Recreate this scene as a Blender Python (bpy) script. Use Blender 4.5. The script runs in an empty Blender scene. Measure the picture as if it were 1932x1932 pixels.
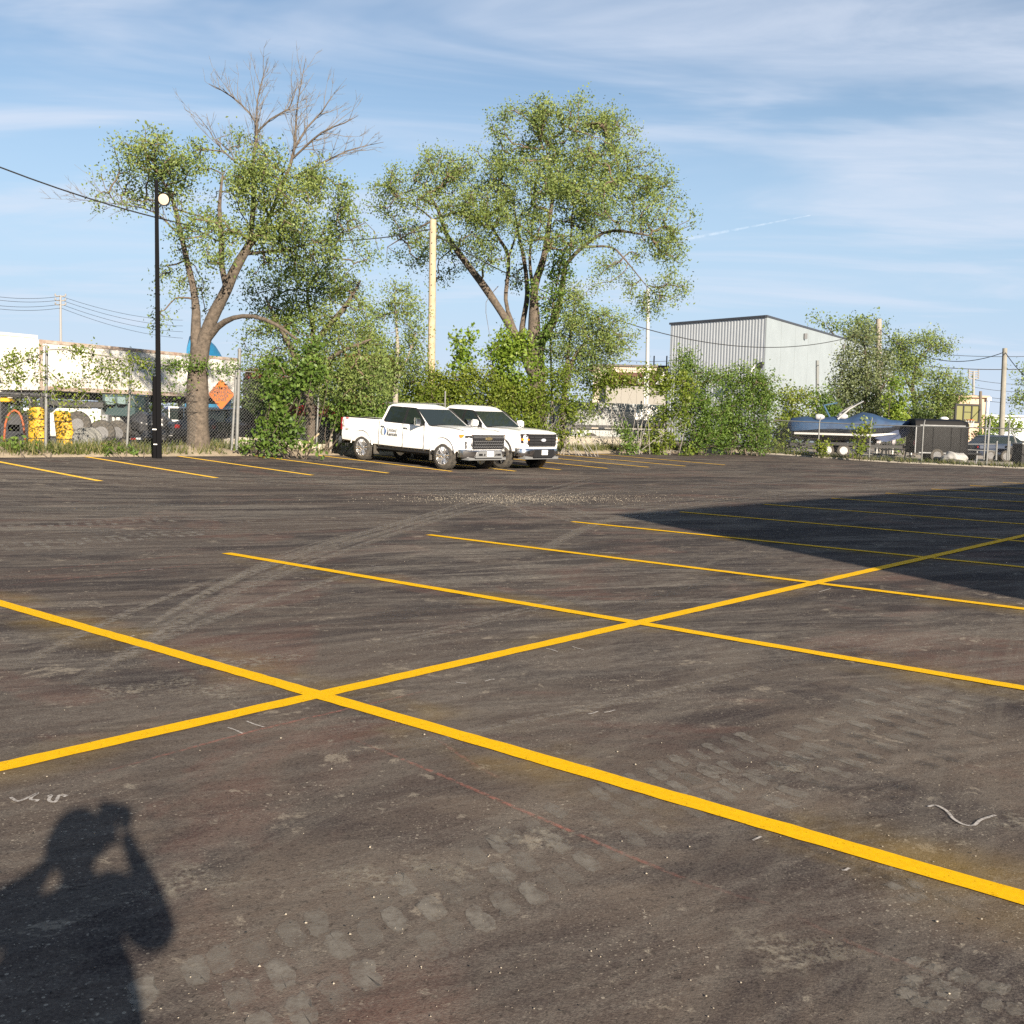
import bpy, bmesh, math, random
import numpy as np
from mathutils import Vector, Matrix
from mathutils.geometry import tessellate_polygon

random.seed(7)
rng = np.random.default_rng(11)
PI = math.pi
scene = bpy.context.scene
C = scene.collection

# ------------------------------------------------------------------ camera
CAM_H = 1.6
F_PX, PITCH, ROLL, IMG = 2019.24, 0.0853315, 0.0250203, 1932.0     # focal length in units of a 1932 px wide frame
_f = np.array([0, math.cos(PITCH), -math.sin(PITCH)]); _r = np.array([1., 0, 0]); _u = np.cross(_r, _f)
_c, _s = math.cos(ROLL), math.sin(ROLL)
CR, CU, CF = _c * _r + _s * _u, -_s * _r + _c * _u, _f
cam_data = bpy.data.cameras.new("camera"); cam = bpy.data.objects.new("camera", cam_data); C.objects.link(cam)
cam_data.sensor_width = 36; cam_data.lens = 36 * F_PX / IMG
cam_data.clip_start = 0.05; cam_data.clip_end = 20000
cam.matrix_world = Matrix(((CR[0], CU[0], -CF[0], 0), (CR[1], CU[1], -CF[1], 0), (CR[2], CU[2], -CF[2], CAM_H), (0, 0, 0, 1)))
scene.camera = cam

# ------------------------------------------------------------------ sky, sun, exposure
LIGHT = np.array([-0.33143722, 0.88043712, -0.33908678])          # travel direction of the sunlight
SUN_EL = math.radians(19.82)
SUN_AZ = math.atan2(-LIGHT[0], -LIGHT[1])                          # compass angle of the sun from +Y towards +X
world = bpy.data.worlds.new("World"); scene.world = world; world.use_nodes = True
wn, wl = world.node_tree.nodes, world.node_tree.links
wn.clear()
def N(nodes, t, **kw):
    n = nodes.new(t)
    for k, v in kw.items(): setattr(n, k, v)
    return n
w_out = N(wn, 'ShaderNodeOutputWorld'); w_bg = N(wn, 'ShaderNodeBackground'); w_bg.inputs['Strength'].default_value = 0.050
w_sky = N(wn, 'ShaderNodeTexSky', sky_type='NISHITA'); w_sky.sun_disc = False
w_sky.sun_elevation = SUN_EL; w_sky.sun_rotation = SUN_AZ
w_sky.altitude = 100; w_sky.air_density = 1.0; w_sky.dust_density = 0.1; w_sky.ozone_density = 1.6
w_tc = N(wn, 'ShaderNodeTexCoord')
# cirrus laid on a flat layer high above: direction / (height + bias) gives plan coordinates
w_sep = N(wn, 'ShaderNodeSeparateXYZ'); wl.new(w_tc.outputs['Generated'], w_sep.inputs[0])
def wmath(op, a, b=0.0, clamp=False):
    m = N(wn, 'ShaderNodeMath', operation=op); m.use_clamp = clamp
    for i, x in enumerate((a, b)):
        if isinstance(x, (int, float)): m.inputs[i].default_value = x
        else: wl.new(x, m.inputs[i])
    return m.outputs[0]
w_up = wmath('ADD', wmath('MAXIMUM', w_sep.outputs[2], 0.0), 0.10)
w_cmb = N(wn, 'ShaderNodeCombineXYZ'); wl.new(wmath('DIVIDE', w_sep.outputs[0], w_up), w_cmb.inputs[0]); wl.new(wmath('DIVIDE', w_sep.outputs[1], w_up), w_cmb.inputs[1])
def wrange(v, lo, hi, a=0.0, b=1.0):
    r = N(wn, 'ShaderNodeMapRange'); r.interpolation_type = 'SMOOTHSTEP'; wl.new(v, r.inputs['Value'])
    for n, x in (('From Min', lo), ('From Max', hi), ('To Min', a), ('To Max', b)): r.inputs[n].default_value = x
    return r.outputs[0]
def cirrus(rot, scl, loc, detail, lo, hi, rough=0.55, dist=0.0):
    mp = N(wn, 'ShaderNodeMapping'); mp.inputs['Rotation'].default_value = (0, 0, math.radians(rot)); mp.inputs['Scale'].default_value = (*scl, 1); mp.inputs['Location'].default_value = loc
    nz = N(wn, 'ShaderNodeTexNoise'); nz.inputs['Scale'].default_value = 1.0; nz.inputs['Detail'].default_value = detail
    nz.inputs['Roughness'].default_value = rough; nz.inputs['Distortion'].default_value = dist
    wl.new(w_cmb.outputs[0], mp.inputs['Vector']); wl.new(mp.outputs[0], nz.inputs['Vector'])
    return wrange(nz.outputs[0], lo, hi)
c_big = cirrus(-6, (.6, 1.5), (74.0, 3.2, 0.4), 5, 0.42, 0.64, 0.55, 0.6)
c_fine = cirrus(12, (1.1, 3.2), (0.2, 5.0, 2.0), 7, 0.34, 0.72, 0.62, 0.9)
cl = wmath('ADD', wmath('MULTIPLY', c_big, 0.62), wmath('MULTIPLY', wmath('MULTIPLY', c_fine, c_big), 0.50))
w_haze = N(wn, 'ShaderNodeMixRGB'); w_haze.inputs[2].default_value = (3.95, 5.3, 7.0, 1)                           # even haze low on the horizon, all round
wl.new(wrange(w_sep.outputs[2], 0.04, 0.36, .90, 0.0), w_haze.inputs[0]); wl.new(w_sky.outputs[0], w_haze.inputs[1])
w_mix = N(wn, 'ShaderNodeMixRGB'); w_mix.inputs[2].default_value = (5.8, 6.35, 7.4, 1)
wl.new(wmath('MAXIMUM', wmath('MULTIPLY', cl, .66), wrange(w_sep.outputs[2], -0.02, 0.12, .75, 0.0), True), w_mix.inputs[0]); wl.new(w_haze.outputs[0], w_mix.inputs[1])
wl.new(w_mix.outputs[0], w_bg.inputs['Color']); wl.new(w_bg.outputs[0], w_out.inputs[0])

sun_data = bpy.data.lights.new("sun", 'SUN'); sun = bpy.data.objects.new("sun", sun_data); C.objects.link(sun)
sun_data.energy = 5.0; sun_data.angle = math.radians(0.53); sun_data.color = (1.0, 0.87, 0.70)
sun.rotation_euler = Vector(LIGHT).to_track_quat('-Z', 'Y').to_euler(); sun.location = (20, -50, 30)

scene.view_settings.view_transform = 'Standard'; scene.view_settings.look = 'None'
scene.view_settings.exposure = 1.36; scene.view_settings.gamma = 1.0
scene.render.engine = 'CYCLES'
scene.cycles.use_denoising = False
scene.cycles.max_bounces = 6; scene.cycles.transparent_max_bounces = 12; scene.cycles.diffuse_bounces = 3

# ------------------------------------------------------------------ lot frame: u runs to the far fence, v along it
TH = -0.7069066
A = np.array([math.cos(TH), math.sin(TH)]); B = np.array([-math.sin(TH), math.cos(TH)])
U0, KA, KB = 20.0, 0.040, 0.028
def zt(u, v):
    """ground height: level lot that rises gently to the far fence"""
    k = np.clip(KA + (KB - KA) * (v - 12) / 30, KB - .004, KA + .004)
    t = np.minimum(u, 29.5) - U0; w = 1.5
    return np.where(t < -w, 0., np.where(t < w, k * (t + w) ** 2 / (4 * w), k * t))
def uv(u, v, dz=0.0):
    return np.array([-u * A[0] + v * B[0], -u * A[1] + v * B[1], float(zt(u, v)) + dz])
def to_uv(x, y): return -(x * A[0] + y * A[1]), x * B[0] + y * B[1]
def gz(x, y):
    u, v = to_uv(x, y); return float(zt(u, v))
def ray(px, py):
    d = CF * F_PX + CR * (px - IMG / 2) - CU * (py - IMG / 2); return d / d[1]
def at(px, py, D):
    """point at forward distance D metres that the frame shows at (px, py)"""
    return np.array([0, 0, CAM_H]) + ray(px, py) * D
def on_ground(px, py):
    d = ray(px, py); t = 0
    while t < 200:
        P = np.array([0, 0, CAM_H]) + d * t
        if P[2] <= gz(P[0], P[1]): break
        t += .02
    return P
def ppm(D): return F_PX / D
ANG_A = math.atan2(A[1], A[0]); ANG_B = math.atan2(B[1], B[0])

# ------------------------------------------------------------------ materials
MATS = {}
def mat(name, col, rough=0.7, metal=0.0, var=0.0, vscale=8.0, col2=None, bump=0.0, bscale=60.0, spec=None, coat=0.0, emit=None):
    if name in MATS: return MATS[name]
    m = bpy.data.materials.new(name); m.use_nodes = True; MATS[name] = m
    nt = m.node_tree; b = nt.nodes['Principled BSDF']
    b.inputs['Base Color'].default_value = (*col, 1); b.inputs['Roughness'].default_value = rough; b.inputs['Metallic'].default_value = metal
    if spec is not None: b.inputs['Specular IOR Level'].default_value = spec
    if coat: b.inputs['Coat Weight'].default_value = coat; b.inputs['Coat Roughness'].default_value = 0.052
    tc = nt.nodes.new('ShaderNodeTexCoord')
    if var or col2:
        nz = nt.nodes.new('ShaderNodeTexNoise'); nz.inputs['Scale'].default_value = vscale; nz.inputs['Detail'].default_value = 6; nz.inputs['Roughness'].default_value = .65
        nt.links.new(tc.outputs['Object'], nz.inputs['Vector'])
        mr = nt.nodes.new('ShaderNodeMapRange'); mr.inputs['From Min'].default_value = .35; mr.inputs['From Max'].default_value = .68
        nt.links.new(nz.outputs[0], mr.inputs['Value'])
        mx = nt.nodes.new('ShaderNodeMixRGB'); mx.inputs[1].default_value = (*col, 1)
        c2 = col2 if col2 else tuple(c * (1 - var) for c in col)
        mx.inputs[2].default_value = (*c2, 1)
        nt.links.new(mr.outputs[0], mx.inputs[0]); nt.links.new(mx.outputs[0], b.inputs['Base Color'])
    if bump:
        n2 = nt.nodes.new('ShaderNodeTexNoise'); n2.inputs['Scale'].default_value = bscale; n2.inputs['Detail'].default_value = 4
        nt.links.new(tc.outputs['Object'], n2.inputs['Vector'])
        bp = nt.nodes.new('ShaderNodeBump'); bp.inputs['Strength'].default_value = bump; bp.inputs['Distance'].default_value = .02
        nt.links.new(n2.outputs[0], bp.inputs['Height']); nt.links.new(bp.outputs[0], b.inputs['Normal'])
    return m
def leaf_mat(name, c_a, c_b, c_c):
    if name in MATS: return MATS[name]
    m = bpy.data.materials.new(name); m.use_nodes = True; MATS[name] = m
    nt = m.node_tree; nt.nodes.clear()
    o = nt.nodes.new('ShaderNodeOutputMaterial'); at_ = nt.nodes.new('ShaderNodeAttribute'); at_.attribute_name = 'var'
    cr = nt.nodes.new('ShaderNodeValToRGB'); cr.color_ramp.elements[0].color = (*c_a, 1); cr.color_ramp.elements[1].color = (*c_c, 1)
    e = cr.color_ramp.elements.new(.5); e.color = (*c_b, 1)
    d = nt.nodes.new('ShaderNodeBsdfDiffuse'); t = nt.nodes.new('ShaderNodeBsdfTranslucent'); g = nt.nodes.new('ShaderNodeBsdfGlossy')
    g.inputs['Roughness'].default_value = .45; g.inputs['Color'].default_value = (.9, .95, 1, 1)
    m1 = nt.nodes.new('ShaderNodeMixShader'); m1.inputs[0].default_value = .42; m2 = nt.nodes.new('ShaderNodeMixShader'); m2.inputs[0].default_value = .012
    L = nt.links.new
    L(at_.outputs['Fac'], cr.inputs[0]); L(cr.outputs[0], d.inputs[0]); L(cr.outputs[0], t.inputs[0])
    L(d.outputs[0], m1.inputs[1]); L(t.outputs[0], m1.inputs[2]); L(m1.outputs[0], m2.inputs[1]); L(g.outputs[0], m2.inputs[2]); L(m2.outputs[0], o.inputs[0])
    return m
WHITE = mat('white_paint', (.80, .80, .78), .35, var=.03, vscale=2)
TRUCKW = mat('truck_white', (.80, .80, .79), .28, coat=.6)
BLACK = mat('black_plastic', (.012, .012, .013), .55, var=.3, vscale=12)
RUBBER = mat('rubber', (.030, .029, .028), .9, col2=(.085, .075, .062), vscale=9)
CHROME = mat('chrome', (.62, .62, .63), .18, metal=1)
ALLOY = mat('alloy', (.60, .60, .61), .30, metal=.85)
GLASS = mat('dark_glass', (.014, .020, .019), .04, spec=.5)
GALV = mat('galvanised', (.175, .18, .18), .6, metal=.1, var=.3, vscale=10)
RUST = mat('rusty_steel', (.26, .15, .09), .85, col2=(.12, .06, .035), vscale=14)
AMBER = mat('amber_lens', (.85, .24, .02), .2)
REDL = mat('red_lens', (.22, .010, .010), .2)
WOOD = mat('pole_wood', (.40, .33, .23), .9, col2=(.30, .24, .16), vscale=6, bump=.5, bscale=30)
GREYWOOD = mat('weathered_wood', (.30, .27, .23), .9, col2=(.20, .18, .15), vscale=6, bump=.5, bscale=30)
BARK = mat('bark', (.125, .100, .078), .95, col2=(.045, .036, .028), vscale=9, bump=1.0, bscale=22)
DEADWOOD = mat('dead_wood', (.25, .235, .22), .9, col2=(.15, .14, .13), vscale=7)
TWIG = mat('twig', (.15, .11, .075), .95, col2=(.08, .06, .04), vscale=7)
WIRE = mat('cable', (.02, .02, .02), .6)

# ------------------------------------------------------------------ mesh helpers
def finish(me, smooth=None):
    me.validate(); me.update()
    if smooth is not None:
        me.polygons.foreach_set('use_smooth', [True] * len(me.polygons))
        try: me.set_sharp_from_angle(angle=math.radians(smooth))
        except Exception: pass
    return me
class MB:
    def __init__(s): s.v = []; s.f = []; s.m = []; s.mats = []
    def mi(s, m):
        if m is None: return 0
        if m not in s.mats: s.mats.append(m)
        return s.mats.index(m)
    def add(s, verts, faces, m=None):
        o = len(s.v); i = s.mi(m)
        s.v += [tuple(float(c) for c in p) for p in verts]; s.f += [tuple(o + k for k in f) for f in faces]; s.m += [i] * len(faces)
        return s
    def box(s, c, d, m=None, rot=None, taper=1.0):
        x, y, z = [k / 2 for k in d]; vs = []
        for sz in (-1, 1):
            t = taper if sz > 0 else 1.0
            for sx, sy in ((-1, -1), (1, -1), (1, 1), (-1, 1)): vs.append(Vector((sx * x * t, sy * y * t, sz * z)))
        if rot is not None: vs = [rot @ p for p in vs]
        vs = [(p.x + c[0], p.y + c[1], p.z + c[2]) for p in vs]
        return s.add(vs, [(0, 3, 2, 1), (4, 5, 6, 7), (0, 1, 5, 4), (1, 2, 6, 5), (2, 3, 7, 6), (3, 0, 4, 7)], m)
    def tube(s, pts, r, m=None, n=8, cap=True):
        pts = [Vector(p) for p in pts]; k = len(pts)
        rs = r if hasattr(r, '__len__') else [r] * k
        o = []; up = None
        for i, p in enumerate(pts):
            d = (pts[min(i + 1, k - 1)] - pts[max(i - 1, 0)])
            d = d.normalized() if d.length > 1e-9 else Vector((0, 0, 1))
            if up is None: up = Vector((0, 0, 1)) if abs(d.z) < .9 else Vector((1, 0, 0))
            a = d.cross(up).normalized(); b = a.cross(d).normalized(); up = b
            for j in range(n):
                t = 2 * PI * j / n; o.append(p + (a * math.cos(t) + b * math.sin(t)) * rs[i])
        fs = []
        for i in range(k - 1):
            for j in range(n): fs.append((i * n + j, i * n + (j + 1) % n, (i + 1) * n + (j + 1) % n, (i + 1) * n + j))
        if cap: fs.append(tuple(range(n - 1, -1, -1))); fs.append(tuple((k - 1) * n + j for j in range(n)))
        return s.add(o, fs, m)
    def lathe(s, prof, m=None, n=24, axis='z', c=(0, 0, 0)):
        """prof: (radius, height along the axis)"""
        o = []
        for r, h in prof:
            for j in range(n):
                t = 2 * PI * j / n; a, b = r * math.cos(t), r * math.sin(t)
                p = {'z': (a, b, h), 'y': (a, h, b), 'x': (h, a, b)}[axis]
                o.append((p[0] + c[0], p[1] + c[1], p[2] + c[2]))
        fs = []
        for i in range(len(prof) - 1):
            for j in range(n): fs.append((i * n + j, i * n + (j + 1) % n, (i + 1) * n + (j + 1) % n, (i + 1) * n + j))
        if m is not RUBBER: fs.append(tuple(range(n))); fs.append(tuple((len(prof) - 1) * n + j for j in range(n)))
        return s.add(o, fs, m)
    def prism(s, poly, h0, h1, m=None, fn=None):
        """poly in 2D, extruded from h0 to h1; fn maps (a, b, h) to a point"""
        fn = fn or (lambda a, b, h: (a, b, h)); n = len(poly)
        vs = [fn(a, b, h0) for a, b in poly] + [fn(a, b, h1) for a, b in poly]
        tris = tessellate_polygon([[Vector((a, b, 0)) for a, b in poly]])
        fs = [tuple(t) for t in tris] + [tuple(k + n for k in t) for t in tris]
        fs += [(i, (i + 1) % n, (i + 1) % n + n, i + n) for i in range(n)]
        return s.add(vs, fs, m)
    def loft(s, rings, m=None, cap=True, closed=True):
        n = len(rings[0]); vs = [p for r in rings for p in r]; fs = []
        for i in range(len(rings) - 1):
            for j in range(n if closed else n - 1): fs.append((i * n + j, i * n + (j + 1) % n, (i + 1) * n + (j + 1) % n, (i + 1) * n + j))
        if cap: fs.append(tuple(range(n))); fs.append(tuple((len(rings) - 1) * n + j for j in range(n)))
        return s.add(vs, fs, m)
    def mesh(s, name, m=None, smooth=35, fix=True):
        me = bpy.data.meshes.new(name); me.from_pydata(s.v, [], s.f)
        ms = s.mats or ([m] if m else [])
        for k in ms: me.materials.append(k)
        if len(ms) > 1: me.polygons.foreach_set('material_index', s.m)
        if fix:
            bm = bmesh.new(); bm.from_mesh(me); bmesh.ops.recalc_face_normals(bm, faces=bm.faces); bm.to_mesh(me); bm.free()
        return finish(me, smooth)
    def build(s, name, m=None, parent=None, smooth=35, loc=None, fix=True):
        return obj(name, s.mesh(name, m, smooth, fix), parent, loc)
def obj(name, me, parent=None, loc=None):
    o = bpy.data.objects.new(name, me); C.objects.link(o)
    if parent: o.parent = parent
    if loc is not None: o.location = tuple(float(c) for c in loc)
    return o
def tag(o, label=None, cat=None, group=None, kind=None):
    if label: o['label'] = label
    if cat: o['category'] = cat
    if group: o['group'] = group
    if kind: o['kind'] = kind
    return o
def empty(name, loc, label, cat, rz=0.0, group=None):
    o = bpy.data.objects.new(name, None); C.objects.link(o); o.location = tuple(float(c) for c in loc); o.rotation_euler = (0, 0, rz)
    o.empty_display_size = .2
    return tag(o, label, cat, group)
def quads(name, verts, m, parent=None, var=None, faces=None):
    """fast mesh from an (n*4, 3) array, one quad per four rows"""
    me = bpy.data.meshes.new(name); verts = np.asarray(verts, np.float32)
    if faces is None: faces = np.arange(len(verts), dtype=np.int32).reshape(-1, 4)
    me.vertices.add(len(verts)); me.vertices.foreach_set('co', verts.ravel())
    me.loops.add(faces.size); me.loops.foreach_set('vertex_index', faces.ravel().astype(np.int32))
    me.polygons.add(len(faces)); me.polygons.foreach_set('loop_start', np.arange(0, faces.size, 4, dtype=np.int32))
    if m: me.materials.append(m)
    if var is not None:
        a = me.attributes.new('var', 'FLOAT', 'FACE'); a.data.foreach_set('value', np.asarray(var, np.float32))
    me.update(calc_edges=True); me.validate()
    return obj(name, me, parent)
def text_mesh(s, size, m, bold=0.0, spacing=1.0, align='CENTER', line=0.9):
    cu = bpy.data.curves.new('text', 'FONT'); cu.body = s; cu.size = size; cu.extrude = .001; cu.offset = bold
    cu.align_x = align; cu.align_y = 'CENTER'; cu.space_line = line; cu.space_character = spacing; cu.resolution_u = 2
    o = bpy.data.objects.new('text', cu); C.objects.link(o)
    dg = bpy.context.evaluated_depsgraph_get(); dg.update(); me = bpy.data.meshes.new_from_object(o.evaluated_get(dg))
    bpy.data.objects.remove(o); bpy.data.curves.remove(cu)
    me.materials.clear(); me.materials.append(m); return me
def copy_part(o, parent):
    c = o.copy(); C.objects.link(c); c.parent = parent
    for ch in list(o.children): copy_part(ch, c)
    return c
def sticks(p0, p1, r0, r1, n=4):
    """vertices and faces of many tapered prisms"""
    p0, p1 = np.asarray(p0, float), np.asarray(p1, float); d = p1 - p0; L = np.linalg.norm(d, axis=1, keepdims=True); d = d / np.maximum(L, 1e-9)
    ref = np.where(np.abs(d[:, 2:3]) < .9, np.array([[0, 0, 1.]]), np.array([[1., 0, 0]]))
    a = np.cross(d, ref); a /= np.linalg.norm(a, axis=1, keepdims=True); b = np.cross(a, d)
    r0, r1 = np.broadcast_to(r0, len(p0))[:, None], np.broadcast_to(r1, len(p0))[:, None]; K = len(p0); out = np.zeros((K, 2 * n, 3))
    for j in range(n):
        t = 2 * PI * j / n; w = a * math.cos(t) + b * math.sin(t); out[:, j] = p0 + w * r0; out[:, n + j] = p1 + w * r1
    base = (np.arange(K) * 2 * n)[:, None, None]
    f = np.array([[j, (j + 1) % n, n + (j + 1) % n, n + j] for j in range(n)])[None]
    return out.reshape(-1, 3), (base + f).reshape(-1, 4)

# ================================================================== ground
def sheet(name, us, vs, m, dz=0.0, zfn=None):
    us, vs = np.asarray(us, float), np.asarray(vs, float); U, V = np.meshgrid(us, vs, indexing='ij')
    Z = zt(U, V) + dz
    if zfn is not None: Z = Z + zfn(U, V)
    P = np.stack([-U * A[0] + V * B[0], -U * A[1] + V * B[1], Z], -1).reshape(-1, 3)
    nu, nv = len(us), len(vs); i = np.arange(nu * nv).reshape(nu, nv)
    F = np.stack([i[:-1, :-1], i[:-1, 1:], i[1:, 1:], i[1:, :-1]], -1).reshape(-1, 4)
    return quads(name, P, m, None, None, F)

def asphalt_material():
    m = bpy.data.materials.new('asphalt'); m.use_nodes = True; nt = m.node_tree; b = nt.nodes['Principled BSDF']; L = nt.links.new
    tc = nt.nodes.new('ShaderNodeTexCoord')
    def mapping(rot, scl, loc=(0, 0, 0)):
        # rotation first (into the lot frame), then scale
        r = nt.nodes.new('ShaderNodeVectorRotate'); r.rotation_type = 'Z_AXIS'; r.inputs['Angle'].default_value = rot
        L(tc.outputs['Object'], r.inputs['Vector'])
        k = nt.nodes.new('ShaderNodeMapping'); k.inputs['Scale'].default_value = scl; k.inputs['Location'].default_value = loc
        L(r.outputs[0], k.inputs['Vector']); return k.outputs[0]
    def noise(vec, scale, detail=5, rough=.6, dist=0.0):
        n = nt.nodes.new('ShaderNodeTexNoise'); n.inputs['Scale'].default_value = scale; n.inputs['Detail'].default_value = detail
        n.inputs['Roughness'].default_value = rough; n.inputs['Distortion'].default_value = dist; L(vec, n.inputs['Vector']); return n.outputs[0]
    def rng_(v, lo, hi, a=0., b_=1., smooth=True):
        n = nt.nodes.new('ShaderNodeMapRange'); n.interpolation_type = 'SMOOTHSTEP' if smooth else 'LINEAR'
        n.inputs['From Min'].default_value = lo; n.inputs['From Max'].default_value = hi; n.inputs['To Min'].default_value = a; n.inputs['To Max'].default_value = b_
        L(v, n.inputs['Value']); return n.outputs[0]
    def mth(op, a, c=None):
        n = nt.nodes.new('ShaderNodeMath'); n.operation = op
        for i, x in enumerate((a, c)):
            if x is None: continue
            if isinstance(x, (int, float)): n.inputs[i].default_value = x
            else: L(x, n.inputs[i])
        return n.outputs[0]
    def mix(f, a, c):
        n = nt.nodes.new('ShaderNodeMixRGB')
        for i, x in enumerate((f, a, c)):
            if isinstance(x, tuple): n.inputs[i].default_value = (*x, 1)
            elif isinstance(x, (int, float)): n.inputs[i].default_value = x
            else: L(x, n.inputs[i])
        return n.outputs[0]
    W = tc.outputs['Object']
    # a dustier zone near the warehouse corner, dark binder elsewhere
    vd = nt.nodes.new('ShaderNodeVectorMath'); vd.operation = 'DISTANCE'; L(W, vd.inputs[0]); vd.inputs[1].default_value = (2.4, 2.6, 0)
    dz = mth('MULTIPLY', rng_(vd.outputs['Value'], 2.0, 9.0, 1, 0), rng_(noise(W, .6, 6, .65, .8), .42, .58, .15, 1))
    base = mix(rng_(noise(W, .26, 5, .6, .8), .46, .57), (.027, .023, .026), (.058, .045, .041))     # bluish black binder to brown dust
    base = mix(mth('MULTIPLY', dz, .90), base, (.112, .089, .072))
    base = mix(mth('MULTIPLY', rng_(noise(W, 1.3, 7, .72, .3), .47, .58), .65), base, (.080, .066, .057))
    base = mix(mth('MULTIPLY', rng_(noise(W, .42, 5, .6, 1.2), .53, .62), .45), base, (.120, .062, .050))   # reddish clay
    fine = rng_(noise(W, 75, 4, .8), .42, .60); mid = rng_(noise(W, 18, 7, .80), .45, .58)
    gritty = mth('ADD', mth('MULTIPLY', fine, .5), mth('MULTIPLY', mid, .6))
    # long dusty streaks left by traffic and the sweeper, made of grit
    def streak(rot, scl, loc, lo, hi, d=.3): return rng_(noise(mapping(rot, scl, loc), 1.0, 9, .70, d), lo, hi)
    s1 = streak(-ANG_B + .42, (.09, 1.3, 1), (0, 0, 0), .49, .58); s2 = streak(-ANG_B + .75, (.10, 2.2, 1), (4, 9, 0), .51, .60); s3 = streak(-ANG_A, (.12, 2.6, 1), (7, 2, 0), .54, .62); s4 = streak(-ANG_B + .50, (.20, 6.5, 1), (1, 5, 0), .49, .57, .15); s5 = streak(-ANG_B - .25, (.10, 4.0, 1), (11, 3, 0), .51, .60, .2); s6 = streak(-ANG_B + .15, (.15, 9.0, 1), (3, 13, 0), .50, .58, .1)
    big = rng_(noise(W, .15, 3, .5), .44, .56)
    calm = rng_(vd.outputs['Value'], 3.0, 9.0, .30, 1.0)                       # fewer wheel streaks by the warehouse corner
    st = mth('MULTIPLY', calm, mth('MULTIPLY', mth('MAXIMUM', mth('MAXIMUM', s1, s2), mth('MULTIPLY', s3, .5)), mth('ADD', mth('MULTIPLY', big, .65), .35)))
    base = mix(mth('MULTIPLY', st, mth('ADD', mth('MULTIPLY', gritty, .70), .15)), base, (.200, .180, .152))
    base = mix(mth('MULTIPLY', mth('MULTIPLY', mth('MAXIMUM', s4, s6), mth('ADD', mth('MULTIPLY', st, .55), .30)), mth('ADD', mth('MULTIPLY', gritty, .75), .08)), base, (.225, .206, .178))
    base = mix(mth('MULTIPLY', s5, .26), base, (.142, .127, .108))
    # dark rolled patches and dark streaks
    base = mix(mth('MULTIPLY', rng_(noise(mapping(-ANG_B + .35, (.18, .8, 1), (1, 3, 0)), 1.0, 7, .66, .4), .52, .60), mth('MULTIPLY', calm, .78)), base, (.026, .023, .026))
    base = mix(mth('MULTIPLY', rng_(noise(mapping(-ANG_B + .55, (.16, 4.5, 1), (9, 1, 0)), 1.0, 8, .7, .2), .53, .60), mth('MULTIPLY', calm, .60)), base, (.024, .021, .023))
    # blotches of spilled limestone dust
    base = mix(mth('MULTIPLY', rng_(noise(W, 2.0, 9, .78, .4), .590, .640), .65), base, (.26, .225, .178))
    base = mix(mth('MULTIPLY', rng_(noise(W, 6.5, 6, .75, .3), .610, .660), .55), base, (.26, .23, .185))
    # aggregate: fine grain, dark pits, pale grit
    base = mix(mth('MULTIPLY', fine, .45), base, mix(.5, base, (.20, .17, .14)))
    base = mix(mth('MULTIPLY', rng_(noise(W, 36, 6, .80), .53, .62), .75), base, mix(.7, base, (.012, .011, .011)))
    def grit(scale, thr, keep):
        v = nt.nodes.new('ShaderNodeTexVoronoi'); v.feature = 'F1'; v.inputs['Scale'].default_value = scale; L(W, v.inputs['Vector'])
        n = nt.nodes.new('ShaderNodeSeparateColor'); L(v.outputs['Color'], n.inputs[0])
        return mth('MULTIPLY', mth('LESS_THAN', v.outputs['Distance'], thr), mth('GREATER_THAN', n.outputs[0], keep))
    gate = rng_(noise(W, .9, 5, .65), .46, .60)
    base = mix(mth('MULTIPLY', mth('MULTIPLY', grit(95, .34, .86), mth('ADD', gate, .10)), .50), base, (.30, .265, .215))
    base = mix(mth('MULTIPLY', mth('MULTIPLY', grit(45, .26, .92), gate), .65), base, (.36, .32, .26))
    # yellow overspray that drifted off the stripes
    q = nt.nodes.new('ShaderNodeVectorRotate'); q.rotation_type = 'Z_AXIS'; q.inputs['Angle'].default_value = -ANG_A; L(W, q.inputs['Vector'])
    sx = nt.nodes.new('ShaderNodeSeparateXYZ'); L(q.outputs[0], sx.inputs[0])        # x along A, y along B
    pv = mth('PINGPONG', mth('SUBTRACT', sx.outputs[1], V1), SP / 2)
    near_v = mth('MULTIPLY', rng_(pv, .05, .50, 1, 0), mth('MULTIPLY', rng_(sx.outputs[0], -UM - SL - .1, -UM - SL + .5), rng_(sx.outputs[1], 0, 1)))
    near_u = rng_(mth('ABSOLUTE', mth('ADD', sx.outputs[0], UM)), .05, .35, 1, 0)
    osp = mth('MULTIPLY', mth('MAXIMUM', near_v, mth('MULTIPLY', near_u, .6)), rng_(noise(W, .8, 5, .6), .42, .70))
    base = mix(mth('MULTIPLY', osp, .40), base, (.26, .165, .022))
    L(base, b.inputs['Base Color']); b.inputs['Roughness'].default_value = .95; b.inputs['Specular IOR Level'].default_value = .04
    h = mth('ADD', mth('MULTIPLY', noise(W, 130, 3, .7), .6), mth('MULTIPLY', noise(W, 14, 3, .6), .5))
    bp = nt.nodes.new('ShaderNodeBump'); bp.inputs['Strength'].default_value = .55; bp.inputs['Distance'].default_value = .008
    L(h, bp.inputs['Height']); L(bp.outputs[0], b.inputs['Normal'])
    return m
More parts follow.
